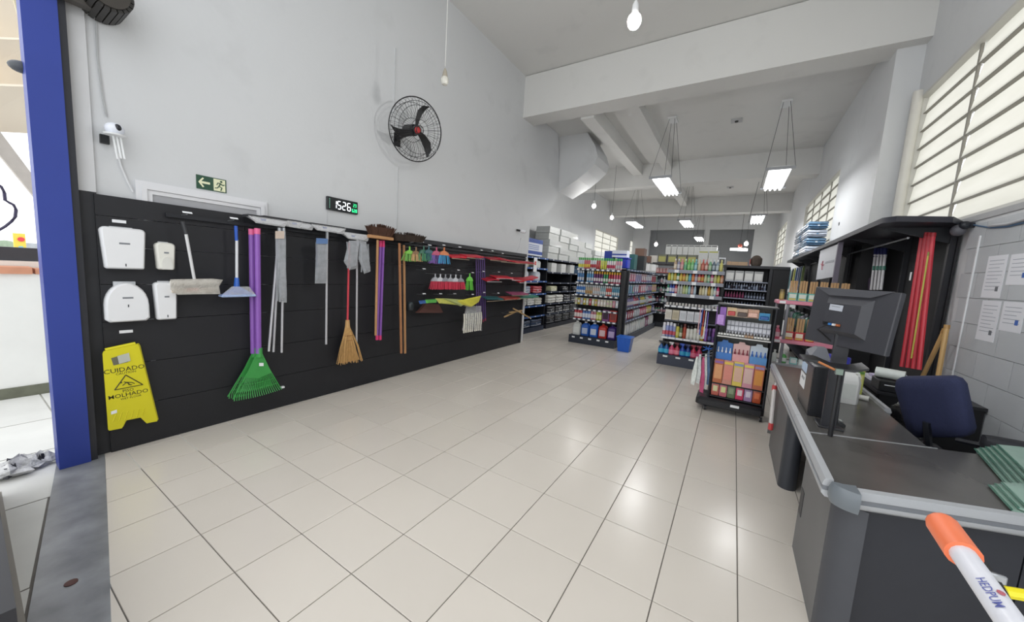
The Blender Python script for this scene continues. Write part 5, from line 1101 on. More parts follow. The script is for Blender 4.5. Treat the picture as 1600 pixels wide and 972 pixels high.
for k, c_ in enumerate(it):
    w_ = (cx1-cx0-.03)/3; x_ = cx0+.02+w_*(k+.5); h_ = cz(537, 1150)-cl[2]
    t = thing('display_box', (x_, CY+.06, cl[2]+.002), ('blue card display with four white bottles on the trolley', 'pink card display with four dark nail polishes on the trolley', 'blue and white display of bottles at right on the trolley')[k], 'display box')
    part('card_front', MB().prism([(x_-w_*.48, CY+.05, cl[2]+.002), (x_+w_*.48, CY+.05, cl[2]+.002), (x_+w_*.48, CY+.05, cl[2]+h_*.45), (x_-w_*.48, CY+.05, cl[2]+h_*.45)], (0, .004, 0)), pm(c_[0], .4, var=.15), t)
    part('card_back', MB().prism([(x_-w_*.48, CY+.11, cl[2]+.002), (x_+w_*.48, CY+.11, cl[2]+.002), (x_+w_*.48, CY+.11, cl[2]+h_*.92), (x_+w_*.2, CY+.11, cl[2]+h_*.95), (x_+w_*.15, CY+.11, cl[2]+h_*1.05), (x_-w_*.15, CY+.11, cl[2]+h_*1.05), (x_-w_*.2, CY+.11, cl[2]+h_*.95), (x_-w_*.48, CY+.11, cl[2]+h_*.92)], (0, .004, 0)), pm(c_[2] if k else c_[0], .4, var=.1), t)
    for j in range(4): xx = x_-w_*.36+j*w_*.24; part('vial', MB().lathe([(.011, .0), (.011, h_*.5), (.006, h_*.55), (.006, h_*.68)], (xx, CY+.08, cl[2]+.003), 8), pm(c_[1], .3), t)
    part('base_tray', MB().box(x_-w_*.47, x_+w_*.47, CY+.0541, CY+.1099, cl[2]+.0005, cl[2]+.002), pm(c_[0], .4), t)
# grid of small white boxes and black-topped polishes
gz0, gz1 = cl[3]+.03, cz(495, 1160)
for j in range(3):
    for i in range(13):
        if i < 2: continue
        x_ = cx0+.02+(cx1-cx0-.03)*(i+.5)/13; z_ = cl[3]+.003+j*.062
        article('box', x_, CY+.10-.0+j*.03, z_, .037, .059, ('c4c6d0', 'e3e4ea', 'dcdde4'), '%s small white box from the left in %s row of the trolley grid' % (ordn(i-2), ('the lowest', 'the middle', 'the upper')[j]), 'white boxes of the trolley grid', .03)
for i in range(17):
    x_ = cx0+.015+(cx1-cx0-.03)*(i+.5)/17
    gold = 9 <= i <= 11
    article('bottle', x_, CY+.035, cl[3]+.003, .027, .062, ('202024' if not gold else '5a4030', '18181a' if not gold else '4a3428', 'e6e6e2' if not gold else 'c4a484'), '%s nail polish bottle from the left in the trolley front row' % ordn(i), 'nail polish bottles in the trolley front row')
for k, (p0, p1, q0, q1, c_, lab) in enumerate(((1121, 1132, 479, 509, '8a5cae', 'purple packets hanging at the left of the trolley top'), (1137, 1150, 480, 495, 'c9b08a', 'cream and red blister card hanging on the trolley'), (1152, 1168, 482, 497, 'b8a08c', 'beige blister card second on the trolley'), (1169, 1185, 483, 498, 'c49a84', 'pink and beige blister card third on the trolley'), (1187, 1202, 489, 502, '3a8ab8', 'blue blister card at the right of the trolley top'))):
    a_, b_ = onY(CY+.0, p0, q0), onY(CY+.0, p1, q1); t = thing('blister_card', ((a_.x+b_.x)/2, CY, b_.z), lab, 'packet', 'hanging cards on the trolley')
    part('card', MB().box(a_.x, b_.x, CY+.0, CY+.004, b_.z, a_.z), pm(c_, .4, var=.35, scale=30), t)
    part('bubble', MB().box(a_.x+.01, b_.x-.01, CY-.014, CY-.0005, b_.z+.01, b_.z+(a_.z-b_.z)*.6, .006), pm(('b48ad0', 'b83c3c', '4a3a34', 'e0b4a4', '2a5a9c')[k], .2, var=.3, scale=40), t)
    part('hook', MB().tube([((a_.x+b_.x)/2, CY-.002, a_.z-.01), ((a_.x+b_.x)/2, CY+.02, a_.z+.015), ((a_.x+b_.x)/2, CY+.05, min(a_.z+.02, ctop))], .003, 4), CHROME, t)
# hanging bags at the side of the trolley
HX = [(1089, 560, 1082, 600, 'd8e0d8'), (1094, 556, 1090, 598, 'cfd4d2'), (1099, 560, 1096, 612, 'c4507c'), (1103, 556, 1100, 606, 'd8dcd8'), (1107, 552, 1105, 600, '5a7aa4')]
for k, (x0_, y0_, x1_, y1_, c_) in enumerate(HX):
    a_, b_ = onY(CY+.08+.02*k, x0_, y0_), onY(CY+.08+.02*k, x1_, y1_)
    mb = MB(); mb.loft([[(a_.x-.01, a_.y-.01, a_.z+.02), (a_.x+.01, a_.y-.01, a_.z+.02), (a_.x+.01, a_.y+.01, a_.z+.02), (a_.x-.01, a_.y+.01, a_.z+.02)]]+[[(c.x-w_, c.y-.012, c.z), (c.x+w_, c.y-.02, c.z-.01*s_), (c.x+w_, c.y+.012, c.z+.01*s_), (c.x-w_, c.y+.02, c.z)] for c, w_, s_ in ((a_.lerp(b_, .3), .02, 1), (a_.lerp(b_, .6), .028, -1), (a_.lerp(b_, 1), .022, 1))])
    t = thing('hanging_bag', tuple(a_), '%s twisted plastic packet from the left hanging beside the trolley' % ordn(k), 'packet', 'packets hanging beside the trolley')
    part('film', mb, pm(c_, .3, var=.4, scale=30, bump=.6), t); part('loop', MB().tube([(a_.x, a_.y, a_.z+.02), (cx0-.01, a_.y, a_.z+.06)], .003, 4), CHROME, t)
a_ = onY(CY+.1, 1106, 545); t = thing('blue_tassel', tuple(a_), 'blue ribbon knot above the packets at the trolley side', 'ribbon')
mb = MB()
for k in range(7): mb.tube([tuple(a_), (a_.x+.05*math.cos(k*.9)-.01, a_.y+.03*math.sin(k*.9), a_.z+.04*math.sin(k*1.7))], .006, 4)
part('ribbon', mb, pm('2f5fb0', .5), t); part('ribbon_tie', MB().tube([tuple(a_), (cx0-.005, CY+.1, a_.z+.02)], .004, 4), pm('2f5fb0', .5), t)
for k in range(5):
    a_, b_ = onY(CY+.02, 1095+k*3, 482+k*1.5), onY(CY+.02, 1090+k*3, 520+k*3)
    t = thing('hanging_sachet', tuple(a_), '%s thin wrapped brush from the left hanging at the trolley upper left' % ordn(k), 'packet', 'thin packets at the trolley upper left')
    part('film', MB().tube([tuple(a_), tuple(b_)], .005, 5, r1=.008), pm(['c9a0a4', '5a64b4', 'b4504a', 'dcdde6', '7a6ab4'][k], .3, var=.3, scale=30), t)
    part('loop', MB().tube([tuple(a_), (a_.x+.01, CY+.03, a_.z+.03), (cx0, CY+.03, ctop-.002)], .002, 4), CHROME, t)

# ------------------------------------------------------------------ checkout counter
CT = .75; CX = .437
TOPM = pm('6a6865', .27, .35, var=.25, scale=5); GRL = pm('b4b7bb', .4, .1, var=.05); GRD = pm('7b7f85', .45); BODY = pm('6c6c6d', .5, .1, var=.15, scale=4); BODYD = pm('34363d', .5, var=.1); CORN = pm('6f767c', .3)
K = thing('checkout_counter', (.9, 2.6, 0), 'L-shaped dark checkout counter with light grey banded edge in the foreground', 'counter')
CYF = 1.93; CYE = 4.70; CXI = 1.0; CR_ = 1.62; SLP = .37
ysplit = 2.62
def sk(x): return SLP*(x-CX)
def nbox(x0, x1, y0, y1, z0, z1, f0=1, f1=1):
    return MB().hexa([(x0, y0+f0*sk(x0), z0), (x1, y0+f0*sk(x1), z0), (x1, y1+f1*sk(x1), z0), (x0, y1+f1*sk(x0), z0), (x0, y0+f0*sk(x0), z1), (x1, y0+f0*sk(x1), z1), (x1, y1+f1*sk(x1), z1), (x0, y1+f1*sk(x0), z1)])
part('near_worktop', nbox(CX+.02, CR_, CYF+.02, ysplit-.004, CT-.04, CT), TOPM, K)
part('far_worktop', nbox(CX+.02, CXI, ysplit+.004, CYE, CT-.04, CT, 1, 0), TOPM, K)
part('metal_joint', nbox(CX+.02, 1.04, ysplit-.0035, ysplit+.0035, CT-.03, CT+.003), pm('e3e4e8', .25, .6), K)
def rail(a, b, nrm, nm='edge_band', seg=1):
    a, b, n_ = Vector(a), Vector(b), Vector(nrm)
    for s_ in range(seg):
        p, q_ = a.lerp(b, s_/seg), a.lerp(b, (s_+1)/seg)
        if s_ < seg-1: q_ = q_-(b-a).normalized()*.004
        prof = [(0, .012), (.028, .010), (.036, -.012), (.036, -.022), (.0, -.022)]
        part(nm, MB().loft([[tuple(c+n_*u+Vector((0, 0, v))) for u, v in prof] for c in (p, q_)]), GRL, K, smooth=50)
        part('edge_stripe', MB().loft([[tuple(c+n_*u+Vector((0, 0, v))) for u, v in ((0, -.0225), (.032, -.0225), (.032, -.042), (0, -.042))] for c in (p, q_)]), GRD, K)
        prof = [(0, -.0425), (.036, -.0425), (.036, -.058), (.022, -.072), (0, -.072)]
        part(nm, MB().loft([[tuple(c+n_*u+Vector((0, 0, v))) for u, v in prof] for c in (p, q_)]), GRL, K, smooth=50)
rail((CX+.02, CYE, CT), (CX+.02, CYF+.07, CT), (-1, 0, 0), seg=3)
rail((CX+.08, CYF+.02+sk(CX+.08), CT), (CR_, CYF+.02+sk(CR_), CT), Vector((SLP, -1, 0)).normalized())
rail((CXI, CYE-.3, CT+.012), (CXI, 3.5, CT+.012), (1, 0, 0), 'inner_band')
# rounded corner piece
mb = MB(); rings = []
for u_, v_ in ((.0, -.074), (.03, -.074), (.038, -.05), (.038, -.01), (.03, .013), (0, .014)):
    rings.append([(CX+.09-(.05+.0+u_)*math.sin(a_), CYF+.07-(.03+u_)*math.cos(a_)-.02, CT+v_) for a_ in [PI/2*k/6 for k in range(7)]])
mb.loft(rings, cap=False); mb.prism([(CX+.04, CYF+.05, CT-.07), (CX+.09, CYF+.02, CT-.07), (CX+.09, CYF+.07, CT-.07)], (0, 0, .083)); part('corner_cap', mb, CORN, K, smooth=60)
# near body
bx = .475; bf = CYF+.05; bb = onZ(0, 1248, 905).y+.28
bb = 2.68
part('left_panel', MB().box(bx, bx+.02, bf+.09, bb, 0, CT-.08), BODY, K)
part('rounded_corner', MB().loft([[(bx+.1-.1*math.sin(a_), bf+.1-.1*math.cos(a_), z) for a_ in [PI/2*k/6 for k in range(7)]]+[(bx+.1, bf+.1, z)] for z in (0, CT-.08)]), pm('4a4c52', .45, .1), K, smooth=50)
part('front_panel', nbox(bx+.104, bx+.62, bf, bf+.02, 0, CT-.08), BODYD, K)
part('front_panel', nbox(bx+.626, CR_-.01, bf, bf+.02, 0, CT-.08), BODYD, K)
part('back_panel', nbox(bx+.021, CR_-.01, ysplit-.05, ysplit-.03, .3, CT-.045), BODYD, K)
part('vent_lattice', MB().box(bx-.003, bx-.0005, 2.58, 2.66, .25, .4), pm('3a3a3d', .5), K)
# recessed kneehole, far leg
part('kick_rail', MB().box(bx+.05, bx+.07, bb, 3.5, CT-.22, CT-.08), BODYD, K)
ly0, ly1 = 3.42, 4.3
part('far_leg_panel', MB().box(bx-.01, bx+.01, ly0+.06, ly1, 0, CT-.08), BODY, K)
part('far_leg_front', MB().loft([[(bx+.05-.06*math.cos(a_), ly0+.06-.06*math.sin(a_), z) for a_ in [PI*k/10 for k in range(11)]] for z in (0, CT-.08)]), pm('3c3f46', .4, .1), K, smooth=50)
part('far_leg_inner', MB().box(bx+.0105, bx+.11, ly0+.061, ly1, 0, CT-.08), BODYD, K)
part('inner_cabinet', MB().box(.62, .99, 2.9, 3.4, .12, CT-.045), pm('2b2c30', .5), K)
part('end_panel', MB().box(bx, CXI-.02, CYE-.04, CYE-.02, 0, CT-.045), BODY, K)
# hanging lead and small grey box in the kneehole
single('hanging_lead', MB().tube([(.53, 2.69, .62), (.54, 2.72, .4), (.56, 2.86, .2), (.60, 2.95, .03)], .006, 5), pm('1c1c1e', .5), 'black power lead dangling under the counter', 'cable')
single('floor_box', MB().box(.66, .8, 3.02, 3.2, .001, .1, .01), pm('8a8b8d', .5), 'small grey box on the floor under the counter', 'box')
# red and white tube at the far leg
a_, b_ = onX(.43, 1210, 607), onX(.43, 1204, 668)
t = thing('display_tube', (a_.x, (a_.y+b_.y)/2, b_.z), 'slim white tube with red ends hanging by the counter far leg', 'tube')
part('tube_body', MB().tube([tuple(a_), tuple(b_)], .017, 8), pm('cfcac8', .4), t)
part('red_end', MB().tube([tuple(a_+Vector((0, 0, .03))), tuple(a_-Vector((0, 0, .02)))], .02, 8), pm('c9484a', .4), t); part('red_end', MB().tube([tuple(b_+Vector((0, 0, .04))), tuple(b_-Vector((0, 0, .02)))], .02, 8), pm('c9484a', .4), t)
part('strap', MB().box(a_.x-.004, a_.x+.006, a_.y-.005, a_.y+.005, a_.z+.031, CT-.075), TAG, t)
# monitor seen from behind
Q = [onY(3.02, 1276, 448), onY(2.52, 1410, 458), onY(2.52, 1383, 557), onY(3.02, 1257, 530)]
ctr = sum(Q, Vector())/4; nrm = (Q[1]-Q[0]).cross(Q[3]-Q[0]).normalized()
if nrm.y > 0: nrm = -nrm          # towards the camera: the back of the screen
M_ = thing('monitor', (ctr.x, ctr.y, CT), 'large black monitor seen from behind on the checkout counter', 'monitor')
PLB = pm('3d3e44', .45, var=.06, scale=30)
mb = MB(); o = [p for p in Q]; i_ = [ctr+(p-ctr)*.98-nrm*.025 for p in Q]; k_ = [ctr+(p-ctr)*.985+nrm*.004 for p in Q]
mb.loft([[tuple(p) for p in i_], [tuple(p-nrm*.012) for p in o], [tuple(p) for p in o], [tuple(p) for p in k_]]); part('screen_shell', mb, PLB, M_)
part('screen', MB().loft([[tuple(ctr+(p-ctr)*.93-nrm*z_) for p in Q] for z_ in (.0252, .026)]), pm('14161a', .15), M_)
up = ((Q[0]-Q[3])+(Q[1]-Q[2])).normalized(); rt = ((Q[1]-Q[0])+(Q[2]-Q[3])).normalized()
W2, H2 = (Q[1]-Q[0]).length/2, (Q[0]-Q[3]).length/2
def mq(u, v, o_): return tuple(ctr+rt*(u*W2)+up*(v*H2)+nrm*o_)
part('top_ridge', MB().loft([[mq(-.9, .95, .0045), mq(.9, .95, .0045), mq(.55, .72, .0045), mq(-.55, .72, .0045)], [mq(-.9, .95, .005), mq(.9, .95, .005), mq(.5, .72, .018), mq(-.5, .72, .018)]]), pm('45464c', .4), M_)
part('rear_housing', MB().loft([[mq(a_*.55, b_*.6, .0046) for a_, b_ in ((-1, -1), (1, -1), (1, 1.1), (-1, 1.1))], [mq(a_*.42, b_*.45, .035) for a_, b_ in ((-1, -1), (1, -1), (1, 1.0), (-1, 1.0))]]), PLB, M_)
part('rating_label', MB().prism([mq(a_, b_, .0365) for a_, b_ in ((-.32, .42), (.02, .40), (.02, .20), (-.32, .22))], tuple(nrm*.001)), pm('b9bec8', .4), M_)
part('label_print', MB().prism([mq(a_, b_, .0378) for a_, b_ in ((-.27, .36), (-.05, .34), (-.05, .33), (-.27, .35))], tuple(nrm*.0005)), pm('3c4048', .4), M_)
part('port_panel', MB().prism([mq(a_, b_, .0362) for a_, b_ in ((-.4, -.2), (.05, -.22), (.05, -.32), (-.4, -.3))], tuple(nrm*.003)), pm('1c1d20', .4), M_)
for k, c_ in enumerate(('3a7ac0', 'e0e0e0', 'b0643c')): part('port_plug', MB().prism([mq(-.16+k*.1+a_*.03, -.26+b_*.035, .0395) for a_, b_ in ((-1, -1), (1, -1), (1, 1), (-1, 1))], tuple(nrm*.012)), pm(c_, .4), M_)
foot = onZ(CT, 1293, 668); hd = onY(foot.y, 1297, 520)
part('stand_neck', MB().loft([[(foot.x+a_*.034, foot.y+b_*.014, z) for a_, b_ in ((-1, -1), (1, -1), (1, 1), (-1, 1))] for z in (CT+.012, hd.z)]), pm('2c2d32', .35, .2), M_)
part('neck_joint', MB().tube([(foot.x, foot.y, hd.z-.05), tuple(ctr+nrm*.0)], .022, 8), pm('2a2b2f', .4), M_)
part('stand_base', MB().box(foot.x-.05, foot.x+.07, foot.y-.03, foot.y+.12, CT+.0005, CT+.012, .004), pm('2a2b2f', .4), M_)
part('monitor_cable', MB().tube([mq(-.2, -.27, .045), tuple(Vector(mq(-.35, -.5, .07))), (foot.x+.03, foot.y+.03, hd.z-.12), (foot.x+.05, foot.y+.06, CT+.02)], .005, 5), pm('18181a', .5), M_)
# keypad
a_ = onZ(CT, 1303, 662)
t = thing('card_keypad', (a_.x, a_.y, CT), 'black keypad with grey keys lying on the checkout counter', 'keypad')
part('keypad_body', MB().box(a_.x-.035, a_.x+.045, a_.y-.05, a_.y+.05, CT+.0005, CT+.02, .005), pm('1e2023', .4), t)
for i in range(4):
    for j in range(4): part('key', MB().box(a_.x-.028+i*.018, a_.x-.015+i*.018, a_.y-.036+j*.021, a_.y-.02+j*.021, CT+.0195, CT+.024), pm('b4b8b4' if j > 1 else '3a3c40', .5), t)
# black computer tower with paper notices
q0, q1 = onZ(CT, 1262, 640), onZ(CT, 1288, 662)
t = thing('computer_case', (.60, 3.1, CT), 'upright black computer case with white notices behind the monitor neck', 'computer')
A_ = onY(3.2, 1256, 560); x0, y0, y1, zt = .50, 2.98, 3.42, CT+.33
part('case_shell', MB().box(x0, x0+.085, y0, y1, CT+.001, zt, .006), pm('242529', .3), t)
part('side_cover', MB().box(x0-.003, x0-.0005, y0+.02, y1-.01, CT+.02, zt-.02), pm('5a544f', .4), t)
part('notice', MB().box(x0-.006, x0-.0035, y0+.22, y1-.03, CT+.12, CT+.22), TAG, t); part('notice', MB().box(x0-.006, x0-.0035, y0+.22, y1-.03, CT+.235, CT+.30), pm('bcd0e8', .5), t)
for k in range(3): part('notice_mark', MB().box(x0-.0075, x0-.0065, y0+.25+k*.04, y0+.265+k*.04, CT+.18, CT+.2), pm('3a3a40', .5), t)
# curved black shelf arm crossing behind the neck, and things on it
pts = [onY(2.62, *p) for p in ((1252, 558), (1275, 560), (1300, 571), (1330, 575), (1352, 572))]
t = thing('monitor_arm_tray', tuple(pts[2]), 'flat black swivel tray behind the monitor neck', 'tray')
part('tray_plate', MB().loft([[(p.x, p.y-.07, p.z), (p.x, p.y+.07, p.z+.006), (p.x, p.y+.07, p.z-.008), (p.x, p.y-.07, p.z-.012)] for p in pts]), pm('1d1e21', .35), t)
part('tray_post', MB().tube([(pts[2].x+.045, pts[2].y+.02, pts[2].z-.013), (pts[2].x+.045, pts[2].y+.02, CT+.001)], .012, 8), pm('2a2b2e', .3, .3), t)
part('edge_trim', MB().tube([tuple(pts[1]+Vector((0, -.072, -.006))), tuple(pts[2]+Vector((0, -.072, -.01)))], .006, 5), pm('c07a4a', .4), t)
part('clip', MB().box(pts[2].x+.0, pts[2].x+.03, pts[2].y-.10, pts[2].y-.073, pts[2].z-.03, pts[2].z+.0), pm('7a8a80', .3, .3), t)
a_ = Vector((.565, 3.2, CT+.38)); t = thing('barcode_scanner', tuple(a_), 'grey plastic hood on top of the upright computer case', 'scanner')
part('hood', MB().loft([[(a_.x-.06, a_.y, CT+.342), (a_.x+.05, a_.y, CT+.342), (a_.x+.05, a_.y+.2, CT+.342), (a_.x-.06, a_.y+.2, CT+.342)], [(a_.x-.06, a_.y, a_.z-.02), (a_.x+.05, a_.y, a_.z-.03), (a_.x+.05, a_.y+.2, a_.z-.0), (a_.x-.06, a_.y+.2, a_.z-.0)], [(a_.x-.02, a_.y+.06, a_.z+.04), (a_.x+.03, a_.y+.06, a_.z+.04), (a_.x+.03, a_.y+.15, a_.z+.04), (a_.x-.02, a_.y+.15, a_.z+.04)]]), pm('6d7078', .4), t)
part('foot', MB().box(a_.x-.062, a_.x+.02, a_.y-.005, a_.y+.205, CT+.3305, CT+.3415), pm('2a2b2e', .4), t)
# white bottle, jar, box, tape roll on counter
def setp(px_, py_): return onZ(CT, px_, py_)
a_ = onZ(CT, 1315, 627)
article('jug', a_.x, a_.y, CT+.001, .16, .27, ('e3e4e2', '2a4fb4', 'd8dcd8'), 'white plastic bottle with blue cap on the counter behind the monitor', None, .12)
a_ = onZ(CT, 1334, 614); article('box', a_.x, a_.y, CT+.001, .08, .20, ('b4bc5a', 'd0cc8a', '5a8a3c'), 'yellow green carton beside the white bottle on the counter', None, .06)
a_ = onZ(CT, 1338, 622); article('roll', a_.x+.02, a_.y-.04, CT+.001, .04, .04, ('cfcfc9', '8a8a84'), 'small pale roll lying on the counter by the inner rail', None, .08, rz=1.2)
a_ = onZ(CT, 1305, 600)
for k, (px_, py_) in enumerate(((1305, 556), (1322, 560))):
    b_ = onY(3.65, px_, py_); article('jar', b_.x, 3.7, CT+.001, .085, max(.05, b_.z-CT), ('dfe1e8', '2c2f9c', 'e6e8ee'), '%s white tub with dark blue lid behind the monitor stand' % ('left', 'right')[k], 'white tubs with blue lids')
# things below / behind: side desk with papers, cloth, white roll
SD = thing('side_cabinet', (1.33, 4.4, 0), 'low dark cabinet against the right wall behind the counter', 'cabinet')
part('cabinet_body', MB().box(1.10, XR-.02, 4.02, 4.84, 0, .76), pm('17181b', .5), SD); part('cabinet_top', MB().box(1.08, XR-.015, 4.0, 4.85, .761, .785), pm('26272b', .4), SD)
part('cabinet_door', MB().box(1.085, 1.099, 4.04, 4.42, .05, .74), pm('1c1d20', .5), SD); part('cabinet_door', MB().box(1.085, 1.099, 4.44, 4.82, .05, .74), pm('1c1d20', .5), SD)
DZ = .787
def onD(px_, py_): return onZ(DZ, px_, py_)
PAPS = [((1356, 577, 1400, 583), 'dcdde6', 'white paper sheets lying left on the side cabinet'), ((1385, 576, 1414, 585), 'c9cdd8', 'white and blue leaflet at the right of the side cabinet'), ((1372, 583, 1396, 590), 'c8c0dc', 'lilac sheet in front of the white papers')]
for k, ((x0_, y0_, x1_, y1_), c_, lab) in enumerate(PAPS):
    a_ = onZ(DZ+.01*k+.08, (x0_+x1_)/2, (y0_+y1_)/2)
    a_.x = min(max(a_.x, 1.2), 1.5); a_.y = min(max(a_.y, 4.15), 4.70)
    single('paper_stack', MB().box(a_.x-.10, a_.x+.10, a_.y-.12, a_.y+.12, DZ+.001+.03*k, DZ+.025+.03*k), pm(c_, .5, var=.15, scale=20), lab, 'paper')
b_ = onY(3.95, 1354, 563); t = article('roll', 1.17, 4.12, DZ+.09, .085, .085, ('d4dad6', '3a6a5c'), 'white paper roll with green end behind the monitor', None, .17, rz=1.2)
t2 = thing('receipt_printer', (1.17, 4.1, DZ), 'small dark receipt printer carrying the white roll', 'printer'); part('printer_body', MB().box(1.09, 1.25, 4.02, 4.22, DZ+.0005, DZ+.088, .008), pm('1e1f22', .35), t2); part('paper_slot', MB().box(1.12, 1.22, 4.017, 4.0195, DZ+.05, DZ+.056), TAG, t2)
# black cloth bag heap
rings = []; random.seed(9)
for k in range(7):
    f_ = k/6; rr = .20*math.cos(f_*1.35)*(1+.1*random.random())
    rings.append([(1.2+rr*(1+.22*random.uniform(-1, 1))*math.cos(2*PI*i/12)*.75, 3.78+rr*1.0*(1+.2*random.uniform(-1, 1))*math.sin(2*PI*i/12), .50+.32*f_+.02*random.uniform(-1, 1)*(k > 0)) for i in range(12)])
t = thing('black_bag', (1.2, 3.78, 0), 'heap of crumpled black bin bags beside the counter inner rail', 'bag')
part('bag_heap', MB().loft(rings), pm('131316', .25, var=.3, bump=.8), t, smooth=50); part('bag_stool', MB().box(1.05, 1.36, 3.66, 3.93, 0, .49), pm('1a1a1d', .5), t)
# green carrier bags on the counter right
GB = pm('9dbcae', .25, var=.2, scale=9, alpha=.9, bump=.35, bscale=8); GBD = pm('41705f', .3, var=.2)
def bagstack(pts, n_, label0, z0, grp):
    q_ = [onZ(CT+.02, *p) for p in pts]
    for k in range(n_):
        t = thing('carrier_bag', (q_[0].x, q_[0].y, z0+k*.014), '%s translucent green carrier bag from the bottom in the %s' % (ordn(k), label0), 'bag', grp)
        c_ = sum(q_, Vector())/4; s_ = 1-.02*k; dx_ = .012*k; rings = []
        ql = [c_+(p-c_)*s_+Vector((dx_, -.004*k, 0)) for p in q_]
        m_ = [ql[0], ql[0].lerp(ql[1], .5), ql[1], ql[1].lerp(ql[2], .5), ql[2], ql[2].lerp(ql[3], .5), ql[3], ql[3].lerp(ql[0], .5)]
        mb = MB(); zz = z0+k*.014
        mb.loft([[(p.x, p.y, zz+.001+.003*(j % 2)) for j, p in enumerate(m_)], [(p.x+.003, p.y, zz+.009+.003*(j % 2)) for j, p in enumerate(m_)], [((p.x+c_.x)/2, (p.y+c_.y)/2, zz+.011) for p in m_]])
        part('bag_sheet', mb, GB, t, smooth=60); part('folded_edge', MB().tube([(ql[0].x, ql[0].y, zz+.006), (ql[3].x, ql[3].y, zz+.006)], .0045, 5), GBD, t)
bagstack(((1524, 698), (1720, 720), (1700, 800), (1590, 772)), 5, 'rear stack on the counter', CT+.002, 'green bags of the rear stack')
bagstack(((1546, 754), (1700, 762), (1680, 830), (1582, 792)), 3, 'front stack on the counter', CT+.002, 'green bags of the front stack')
# orange hook-ended pole leaning in the foreground
t = thing('reaching_pole', (.35, .85, .6), 'white pole with orange hook end in the lower right foreground', 'pole')
A_ = onY(.85, 1492, 848); B2 = onY(.62, 1640, 1060); D_ = (B2-A_).normalized(); T0 = onY(.87, 1474, 830)
part('shaft', MB().tube([tuple(A_), tuple(B2+D_*.5)], .0155, 14), pm('dcdde4', .35), t)
ORG = pm('ee7c52', .4, var=.05); sd = D_.cross(Vector((0, 1, 0))).normalized(); sd = sd if sd.x > 0 else -sd
part('hook_cap', MB().tube([tuple(A_-D_*.045), tuple(A_-D_*.035), tuple(A_+D_*.0), tuple(A_+D_*.03)], .021, 14), ORG, t)
part('cap_dome', MB().ball(tuple(A_-D_*.044), .021, 14, 8), ORG, t)
part('hook_lever', MB().loft([[tuple(p+Vector((0, -.012, 0))), tuple(p+sd*w_+Vector((0, -.012, 0))), tuple(p+sd*w_+Vector((0, .012, 0))), tuple(p+Vector((0, .012, 0)))] for p, w_ in ((A_-D_*.02+sd*.004, .018), (A_+D_*.05+sd*.012, .017), (A_+D_*.105+sd*.016, .014), (A_+D_*.12+sd*.017, .006))]), ORG, t)
tx = MB(); fr_ = (Vector((0, 0, CAM_H))-A_).normalized(); n_ = (fr_-D_*fr_.dot(D_)).normalized(); vv = n_.cross(D_)
for off in (.10, .25): 
    text_mb(tx, 'HEDPUM', .0135, tuple(A_+D_*(off+.0)+n_*.0162), tuple(D_), tuple(n_.cross(D_)), align='LEFT')
part('printed_word', tx, pm('3d4a9c', .4), t, smooth=0)['kind'] = 'stuff'
part('printed_dot', MB().tube([tuple(A_+D_*.125+n_*.0125+vv*.010), tuple(A_+D_*.125+n_*.0135+vv*.0108)], .004, 8), pm('b4606a', .4), t)
t2 = thing('black_strap', tuple(A_+D_*.13+sd*.03), 'black buckled strap running beside the white pole', 'strap')
S0 = onY(.92, 1530, 872); S1 = onY(.88, 1552, 900); S2 = onY(.8, 1600, 985)
part('strap_band', MB().loft([[tuple(p+Vector((-.006, 0, 0))), tuple(p+Vector((.006, 0, 0))), tuple(p+Vector((.006, .003, 0))), tuple(p+Vector((-.006, .003, 0)))] for p in (S0, S1, S2, S2+Vector((.08, -.1, -.3)))]), pm('1b1b1e', .5), t2)
part('buckle', MB().box(S1.x-.012, S1.x+.012, S1.y-.008, S1.y-.001, S1.z-.006, S1.z+.008, .002), CHROME, t2)
a_, b_ = onY(1.0, 1572, 925), onY(1.0, 1625, 934)
single('yellow_handle', MB().tube([tuple(a_), tuple(b_), tuple(b_+Vector((.3, .02, -.02)))], .010, 8), pm('e6d81e', .4), 'bright yellow handle at the lower right frame edge', 'handle')

# office chair
H_ = 3.02
q = [onY(H_, *p) for p in ((1393, 589), (1497, 588), (1518, 684), (1418, 684))]
# nearest usable depth: between counter and wall
t = thing('office_chair', (1.3, 2.95, 0), 'navy fabric office chair behind the checkout counter', 'chair')
NAVY = pm('2b3152', .85, var=.15, scale=60, bump=.3); 
q = [onY(3.45, 1394, 590), onY(3.15, 1497, 589), onY(3.15, 1517, 684), onY(3.45, 1420, 684)]
c_ = sum(q, Vector())/4; nn = (q[1]-q[0]).cross(q[3]-q[0]).normalized(); nn = nn if nn.y < 0 else -nn
def rr_(s_, off, b_=.14):
    out = []
    for i in range(4):
        p, pv, nx = q[i], q[i-1], q[(i+1) % 4]
        for f_ in (0, .5, 1):
            a0_ = p.lerp(pv, b_); a1_ = p.lerp(nx, b_); m_ = a0_.lerp(a1_, f_); m_ = m_.lerp(p, .35 if f_ == .5 else 0); out.append(tuple(c_+(m_-c_)*s_+nn*off))
    return out
part('backrest', MB().loft([rr_(.9, -.07), rr_(1.0, -.05), rr_(1.0, -.005), rr_(.93, .015), rr_(.6, .022)]), NAVY, t, smooth=60)
sx, sy, sz = c_.x+.26, c_.y+.09, .50
part('seat', MB().box(sx-.22, sx+.22, sy-.2, sy+.2, .44, .52, .03), NAVY, t)
part('back_bar', MB().tube([(c_.x, c_.y-.0, c_.z-.1), (c_.x+.05, c_.y+.02, .5), (sx, sy, .42)], .02, 6), BLACKM, t)
part('gas_column', MB().tube([(sx, sy, .1), (sx, sy, .435)], .03, 10), BLACKM, t)
